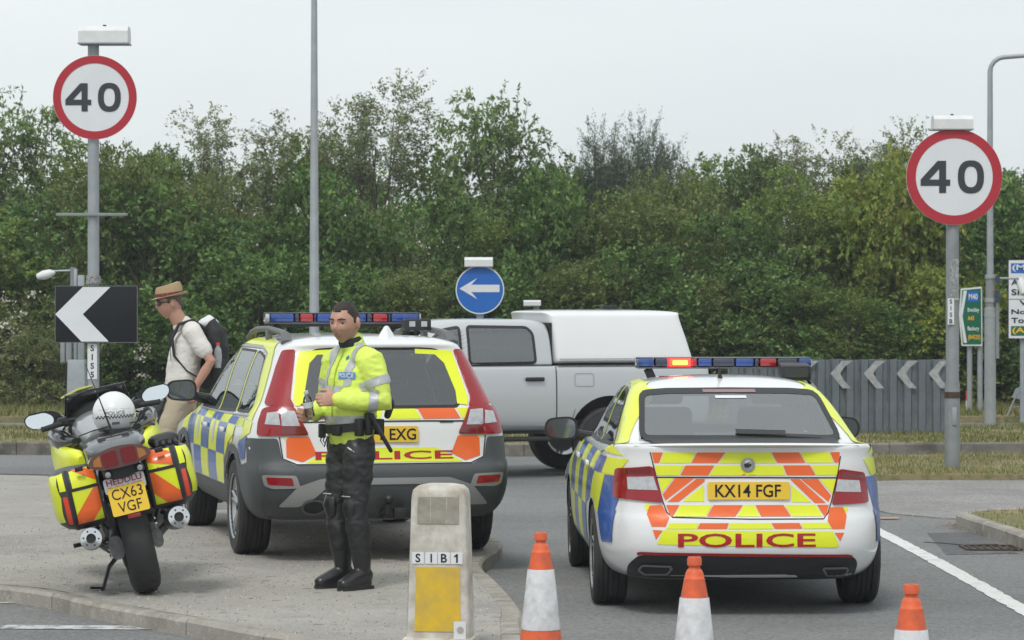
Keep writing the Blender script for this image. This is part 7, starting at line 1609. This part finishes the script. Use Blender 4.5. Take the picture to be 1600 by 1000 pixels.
for sx in (-1, 1): band(jk, [(Vector((sx * .105 - .028, 0, 0)), Vector((-1, 0, 0))), (Vector((sx * .105 + .028, 0, 0)), Vector((1, 0, 0))), (Vector((0, 0, 1.288)), Vector((0, 0, -1)))], lambda c, n: c.z > 1.29 and c.z < 1.56 and not (armL2(c) or armR2(c)), 'shoulder_band', tape, jacket)
jskin = Skin(jacket)
def on_jacket(u, v):                                        # project from the wearer's front
    return jskin.hit(u, v, 'rear')
jskin.sheet([[(.035, 1.335), (.155, 1.335), (.155, 1.375), (.035, 1.375)]], 'rear', 'chest_label', mat('label_blue', (.10, .28, .62), .5), jacket, off=.008); jskin.text('POLICE', .095, 1.355, .105, .026, 'rear', white_sign, jacket, off=.0105, bold=.02)
jskin.sheet([[(.055 + .014 * a, 1.465 + .018 * b_) for a, b_ in ((0, 1), (.5, .45), (1, 0), (.5, -.45), (0, -1), (-.5, -.45), (-1, 0), (-.5, .45))]], 'rear', 'star_badge', mat('teal_badge', (.01, .22, .24), .4), jacket, off=.008, step=.02)
jskin.line([(.0, 1.02), (-.005, 1.2), (.0, 1.4), (.0, 1.52)], .012, 'rear', 'zip_flap', mat('zip_yellow', (.42, .58, .03), .6), jacket, off=.006)
bm = B(); lathe(bm, [(.074, .0), (.078, .03), (.070, .048), (.062, .05), (.06, .0)], 30, Matrix.Translation((0, .004, 1.548)) @ Matrix.Rotation(R(16), 4, 'X'), caps=False); build(bm, 'collar_lining', mat('navy_collar', (.014, .02, .026), .8), jacket)
# trousers with knee pads
bm = B(); limb(bm, [(0, .01, .90), (0, .0, 1.03)], [(.165, .125), (.168, .13)], 24, up=(1, 0, 0))
for lg in legs:
    a, b_, c = [Vector(p) for p in lg]; limb(bm, [a, a.lerp(b_, .5), b_, b_.lerp(c, .35), b_.lerp(c, .72)], [(.102), .098, .075, .079, .066], 20)
tr = remeshed(bm, .010, 5); wrinkle(tr, .019, 7.5, 7); trou = link('trousers', tr, leather, po)
for lg in legs:
    k_ = Vector(lg[1]); bm = B(); limb(bm, [k_ + Vector((0, -.045, .055)), k_ + Vector((0, -.058, .0)), k_ + Vector((0, -.045, -.065))], [(.05, .03), (.062, .034), (.045, .026)], 14, up=(1, 0, 0)); kp = build(bm, 'knee_pad', boot_m, trou, smooth=70)
    bm = B(); limb(bm, [k_ + Vector((-.04, -.078, .072)), k_ + Vector((.04, -.078, .072))], [.004, .004], 6); build(bm, 'knee_stitch', tape, kp)
bm = B(); limb(bm, [(.11, -.105, .90), (.15, -.085, .875)], [.006, .006], 6); build(bm, 'pocket_zip', tape, trou)
for lg, yaw in ((legs[0], R(6)), (legs[1], R(-8))):
    a = Vector(lg[2]); b_ = Vector(lg[1]).lerp(a, .52); bm = B(); limb(bm, [b_, b_.lerp(a, .5), a], [.071, .064, .052], 18)
    fm = Matrix.Translation((a.x, a.y, 0)) @ Matrix.Rotation(yaw, 4, 'Z'); P3 = lambda x, y, z: fm @ Vector((x, y, z))
    limb(bm, [P3(0, .03, .085), P3(0, -.03, .085), P3(0, -.10, .065), P3(0, -.175, .045)], [(.046, .055), (.047, .058), (.047, .045), (.042, .03)], 16, up=(1, 0, 0)); limb(bm, [P3(0, .035, .035), P3(0, .0, .03), P3(0, -.09, .028), P3(0, -.175, .03)], [(.042, .03), (.043, .028), (.049, .026), (.044, .026)], 16, up=(1, 0, 0))
    bt = link('boot', remeshed(bm, .008, 3), boot_m, po)
    bm = B(); pts = smooth_poly([(.034, .068), (-.034, .068), (-.040, -.02), (-.045, -.12), (-.032, -.19), (0, -.205), (.032, -.19), (.045, -.12), (.040, -.02)], 4); prism(bm, pts, .02, fm); build(bm, 'sole', black_pl, bt)
    bm = B(); lathe(bm, [(.074, -.006), (.076, 0), (.074, .012)], 24, axis_m(b_, b_ - a), caps=False); build(bm, 'boot_cuff', boot_m, bt)
# belt and kit
bm = B(); n = 40; rg = []
for z, g_ in ((1.0, .0), (1.0, .012), (1.055, .012), (1.055, .0)): rg.append([bm.verts.new(((.195 + g_) * math.cos(2 * PI * i / n), .005 + (.148 + g_) * math.sin(2 * PI * i / n), z - .018 * math.cos(2 * PI * i / n + 2.4))) for i in range(n)])
for j in range(4):
    for i in range(n): bm.faces.new((rg[j][i], rg[j][(i + 1) % n], rg[(j + 1) % 4][(i + 1) % n], rg[(j + 1) % 4][i]))
belt = build(bm, 'duty_belt', belt_m, po)
for x, y, z, sx, sy, sz, rt in ((.19, -.075, 1.03, .05, .045, .11, .3), (.215, -.02, 1.05, .035, .05, .14, .2), (-.13, -.13, 1.0, .06, .04, .09, -.4), (.06, -.155, 1.005, .07, .03, .06, .1), (.18, .09, 1.03, .06, .05, .1, -.2)):
    bm = B(); box(bm, (x, y, z), (sx, sy, sz), (0, 0, rt)); build(bm, 'pouch', belt_m, belt, bevel=.008)
bm = B(); limb(bm, [(.232, -.01, 1.10), (.25, .055, .985), (.262, .12, .88)], [.015, .0145, .013], 10); bmesh.ops.create_uvsphere(bm, u_segments=10, v_segments=8, radius=.02, matrix=Matrix.Translation((.232, -.01, 1.10))); build(bm, 'baton', black_pl, belt)
bm = B(); limb(bm, [(.20, .14, 1.10), (.215, .155, 1.17), (.215, .15, 1.19)], [.022, .026, .026], 10); build(bm, 'torch', black_pl, belt)
for k_ in range(2):
    bm = B(); tube(bm, [(-.06 - .03 * k_, -.15, 1.0), (-.07 - .03 * k_, -.165, .94), (-.05 - .03 * k_, -.15, .90), (-.04 - .02 * k_, -.14, .97)], .004, 6); build(bm, 'lanyard', belt_m, belt)
# clear bottle in his hands
bot = thing('drink_bottle', 'clear plastic bottle held in the hands of the officer', 'bottle'); wmo = Matrix.Translation(po.location) @ po.rotation_euler.to_matrix().to_4x4()
bot.matrix_world = wmo @ Matrix.Translation((-.030, -.295, 1.095)) @ Matrix.Rotation(R(12), 4, 'X')
bm = B(); lathe(bm, [(.001, 0), (.028, .002), (.031, .012), (.030, .04), (.028, .05), (.031, .06), (.031, .10), (.024, .125), (.013, .14), (.012, .155)], 20, caps=False); build(bm, 'bottle_wall', glass_mat('clear_plastic', (.97, .98, .99), ior=1.6), bot)
bm = B(); lathe(bm, [(.001, .170), (.0145, .169), (.0145, .150), (.013, .149)], 16, caps=False); build(bm, 'cap', mat('cap_white', (.6, .62, .64), .4), bot)
bm = B(); lathe(bm, [(.0322, .062), (.0322, .098)], 20, caps=False); build(bm, 'label_wrap', mat('blue_grey_wrap', (.60, .64, .67), .35), bot)

# ---- walking man with backpack
WD = 25.6; KM = 1.095; pw = thing('person', 'man in straw hat, sunglasses and pale shirt walking left with a black backpack', 'person', ((284 - 800) / F * WD, WD, .097), R(-80)); pw.scale = (KM,) * 3
lw, rw_ = dict(sh=(.185, .07, 1.43), el=(.245, .215, 1.20), wr=(.205, .10, 1.00)), dict(sh=(-.185, .06, 1.43), el=(-.235, .02, 1.15), wr=(-.21, -.125, .97))
wl = [[(.09, .0, .92), (.10, -.17, .52), (.10, -.02, .10)], [(-.09, .0, .92), (-.10, .06, .50), (-.10, .28, .14)]]
HMw = Matrix.Translation((.0, -.095, 1.660)) @ Matrix.Rotation(R(4), 4, 'Z') @ Matrix.Rotation(R(6), 4, 'X'); HKw = 1.05
bm = B(); head_bm(bm, HMw, HKw); limb(bm, [(0, .04, 1.42), (0, -.01, 1.50), (0, -.06, 1.59)], [.07, .064, .06])
limb(bm, [(0, 0, .95), (0, .02, 1.15), (0, .05, 1.36), (0, .05, 1.44)], [(.13, .09), (.12, .085), (.15, .09), (.11, .07)], up=(1, 0, 0))
for j, lg in zip((lw, rw_), wl): limb(bm, [j['sh'], Vector(j['sh']).lerp(Vector(j['el']), .5), j['el'], Vector(j['el']).lerp(Vector(j['wr']), .4), j['wr']], [.048, .045, .040, .040, .028], 12); limb(bm, lg, [.07, .05, .036], 14)
hand_bm(bm, lw['wr'], (-.05, -.35, -.95), (-.2, -.9, .3), .45, 1.05); hand_bm(bm, rw_['wr'], (.05, -.25, -.95), (.3, -.9, .2), .6, 1.05)
wb = link('body', remeshed(bm, .0065, 3, .4), mat('sunned_skin', (.48, .27, .195), .55, var=.45, vscale=18, col2=(.44, .20, .14)), pw)
face_bits(HMw, HKw, wb); hair_cap(HMw, HKw, 'hair', mat('grey_brown_hair', (.11, .085, .065), .7, bump=.6, bscale=160), pw, front=.06, back=-.05, grow=.004)
shirt = cloth_mat('pale_linen', (.68, .66, .62), .85, .3, 12, col2=(.54, .52, .47))
bm = B(); limb(bm, [(0, .0, .93), (0, .005, 1.05), (0, .02, 1.2), (0, .055, 1.36), (0, .06, 1.435)], [(.175, .135), (.172, .135), (.182, .135), (.195, .125), (.13, .085)], 22, up=(1, 0, 0)); limb(bm, [(0, .05, 1.43), (0, .015, 1.485)], [.085, .078])
for j, s_ in ((lw, 1), (rw_, -1)):
    sh, el = Vector(j['sh']), Vector(j['el']); limb(bm, [sh + Vector((-s_ * .06, 0, .01)), sh, sh.lerp(el, .62)], [.080, .078, .072], 16)
ws_ = remeshed(bm, .010, 4); wrinkle(ws_, .009, 8, 11); shr = link('shirt', ws_, shirt, pw)
bm = B(); lathe(bm, [(.072, 0), (.082, .035), (.09, .02), (.086, -.012)], 26, Matrix.Translation((0, .02, 1.475)) @ Matrix.Rotation(R(22), 4, 'X'), caps=False); build(bm, 'collar', shirt, shr)
chino = cloth_mat('beige_chino', (.42, .355, .26), .85, .3, 10, col2=(.35, .29, .21)); bm = B(); limb(bm, [(0, .01, .88), (0, .0, .98)], [(.155, .12), (.158, .122)], 22, up=(1, 0, 0))
for lg in wl:
    a, b_, c = [Vector(p) for p in lg]; limb(bm, [a, a.lerp(b_, .5), b_, b_.lerp(c, .5), b_.lerp(c, .95)], [.10, .092, .075, .072, .068], 18)
tw_ = remeshed(bm, .011, 4); wrinkle(tw_, .009, 9, 5); link('trousers', tw_, chino, pw)
for lg, z in zip(wl, (0, .04)):
    a = Vector(lg[2]); bm = B(); limb(bm, [a + Vector((0, .04, -.04)), a + Vector((0, -.05, -.045)), a + Vector((0, -.17, -.065))], [(.042, .05), (.045, .045), (.04, .03)], 14, up=(1, 0, 0)); build(bm, 'shoe', boot_m, pw, smooth=60)
# hat with patterned band
straw = mat('straw', (.46, .33, .19), .85, var=.5, vscale=60, col2=(.34, .24, .13), bump=.6, bscale=220); hat = thing('straw_hat', 'straw trilby with dark patterned band on the walking man', 'hat'); wmw = Matrix.Translation(pw.location) @ pw.rotation_euler.to_matrix().to_4x4() @ Matrix.Scale(KM, 4)
hat.matrix_world = wmw @ HMw @ Matrix.Translation((0, .004, .052)) @ Matrix.Rotation(R(2), 4, 'X')
bm = B(); nn = 40; rings = []
for f, z, q in ((1.0, .0, 0), (.985, .03, 0), (.95, .07, 0), (.88, .095, .010), (.62, .098, .022), (.25, .088, .02)): rings.append([bm.verts.new((.093 * f * math.cos(2 * PI * i / nn), .112 * f * math.sin(2 * PI * i / nn), z - q * abs(math.cos(2 * PI * i / nn)) * .2 + (.012 * math.sin(2 * PI * i / nn) if z > .06 else 0))) for i in range(nn)])
for a, b_ in zip(rings, rings[1:]):
    for i in range(nn): bm.faces.new((a[i], a[(i + 1) % nn], b_[(i + 1) % nn], b_[i]))
bm.faces.new(rings[-1]); build(bm, 'crown', straw, hat, smooth=60)
bm = B(); rings = []
for f, up_ in ((1.0, 0), (1.18, -.002), (1.34, 0)): rings.append([bm.verts.new((.093 * f * math.cos(2 * PI * i / nn), .112 * f * math.sin(2 * PI * i / nn) , .002 + up_ + (f - 1) * (.055 * max(0, math.sin(2 * PI * i / nn)) - .045 * max(0, -math.sin(2 * PI * i / nn))) + (f - 1) * .02 * abs(math.cos(2 * PI * i / nn)))) for i in range(nn)])
for a, b_ in zip(rings, rings[1:]):
    for i in range(nn): bm.faces.new((a[i], a[(i + 1) % nn], b_[(i + 1) % nn], b_[i]))
o_ = build(bm, 'brim', straw, hat, smooth=60); s_ = o_.modifiers.new('t', 'SOLIDIFY'); s_.thickness = .004
bm = B(); lathe(bm, [(1.015, .004), (1.005, .032)], 40, Matrix.Diagonal((.0935, .1125, 1, 1)), caps=False); build(bm, 'hat_band', mat('patterned_band', (.03, .025, .03), .8, var=1, vscale=70, col2=(.30, .06, .05)), hat)
# sunglasses
sg = thing('sunglasses', 'dark wraparound sunglasses on the walking man', 'sunglasses'); sg.matrix_world = wmw @ HMw
for sx in (-1, 1):
    bm = B(); limb(bm, [(sx * .012, -.104, .004), (sx * .034, -.104, .002), (sx * .056, -.090, .004)], [(.006, .012), (.006, .020), (.006, .014)], 12, up=(0, 1, 0)); build(bm, 'lens', mat('sunglass_lens', (.01, .014, .03), .08, coat=1), sg, smooth=70)
    bm = B(); tube(bm, [(sx * .062, -.088, .010), (sx * .081, -.03, .012), (sx * .084, .015, .006)], [.005, .004, .0035], 8); build(bm, 'arm', black_pl, sg)
# backpack
bp_ = thing('backpack', 'black backpack with white cloth at its top and a bottle in its side pocket', 'backpack'); bp_.matrix_world = wmw
pack = cloth_mat('black_nylon', (.014, .015, .017), .7, .3, 14); bm = B(); limb(bm, [(0, .21, 1.02), (0, .25, 1.12), (0, .27, 1.30), (0, .25, 1.43), (0, .23, 1.48)], [(.12, .07), (.145, .10), (.15, .11), (.14, .10), (.11, .07)], 22, up=(1, 0, 0)); pm = remeshed(bm, .011, 3); wrinkle(pm, .008, 9, 2); link('pack_body', pm, pack, bp_)
bm = B(); limb(bm, [(0, .17, 1.49), (0, .215, 1.515), (0, .26, 1.485)], [(.08, .045), (.09, .052), (.075, .045)], 16, up=(1, 0, 0)); cm_ = remeshed(bm, .01, 3); wrinkle(cm_, .008, 14, 4); link('white_cloth', cm_, mat('white_cotton', (.7, .71, .72), .9), bp_)
for sx in (-1, 1):
    bm = B(); tube(bm, [(sx * .11, .17, 1.46), (sx * .125, .08, 1.525), (sx * .125, -.03, 1.49), (sx * .13, -.085, 1.38), (sx * .15, -.07, 1.24), (sx * .175, .03, 1.12), (sx * .15, .15, 1.05)], [(.030, .014)] * 4 + [(.020, .010)] + [(.012, .006)] * 2, 8, up=(1, 0, 0)); build(bm, 'shoulder_strap', pack, bp_)
    bm = B(); tube(bm, [(sx * .135, -.085, 1.34), (sx * .14, -.10, 1.30), (sx * .145, -.095, 1.20)], [(.010, .003)] * 3, 6, up=(1, 0, 0)); build(bm, 'strap_tail', pack, bp_)
bm = B(); limb(bm, [(.155, .27, 1.06), (.165, .28, 1.16), (.16, .28, 1.20)], [(.03, .055), (.034, .06), (.03, .058)], 14, up=(1, 0, 0)); build(bm, 'side_pocket', pack, bp_, smooth=60)
wbt = thing('drink_bottle', 'small bottle with red cap in the side pocket of the backpack', 'bottle'); wbt.matrix_world = wmw @ Matrix.Translation((.175, .275, 1.14))
bm = B(); lathe(bm, [(.001, 0), (.032, .004), (.033, .10), (.028, .15), (.014, .175), (.013, .185)], 18, caps=False); build(bm, 'bottle_wall', mat('cola_bottle', (.32, .33, .35), .15, coat=.8, var=.6, vscale=20, col2=(.1, .1, .11)), wbt)
bm = B(); lathe(bm, [(.014, .182), (.0155, .184), (.0155, .205), (.001, .206)], 14, caps=False); build(bm, 'cap', mat('red_cap', (.55, .05, .03), .4), wbt)
# grey jacket hanging from his right hand
gj = cloth_mat('grey_jacket', (.075, .082, .095), .85, .4, 9); bm = B(); limb(bm, [(-.20, -.155, .92), (-.20, -.19, .80), (-.20, -.25, .62), (-.20, -.30, .45)], [(.03, .04), (.05, .07), (.06, .10), (.05, .11)], 16, up=(1, 0, 0)); jm = remeshed(bm, .011, 2); wrinkle(jm, .022, 11, 9)
hj = link('carried_jacket', jm, gj); hj.matrix_world = wmw; tag(hj, 'dark grey jacket hanging from the hand of the walking man', 'jacket')
# ------------------------------------------------------------------ thin haze, added to veil contrast as the windscreen does
bm = B(); box(bm, (0, 650, 4.0), (1240, 1740, 10.1)); hz = build(bm, 'haze', None, smooth=0); hz['kind'] = 'stuff'; hz['label'] = 'thin pale haze added over the whole place, standing for the windscreen veil'
hmz = bpy.data.materials.new('haze'); hmz.use_nodes = True; tz = hmz.node_tree; tz.nodes.clear(); oz_ = tz.nodes.new('ShaderNodeOutputMaterial'); pv = tz.nodes.new('ShaderNodeVolumePrincipled')
pv.inputs['Color'].default_value = (.93, .96, 1, 1); pv.inputs['Density'].default_value = .0008; pv.inputs['Anisotropy'].default_value = .2; tz.links.new(pv.outputs[0], oz_.inputs['Volume']); hz.data.materials.append(hmz)
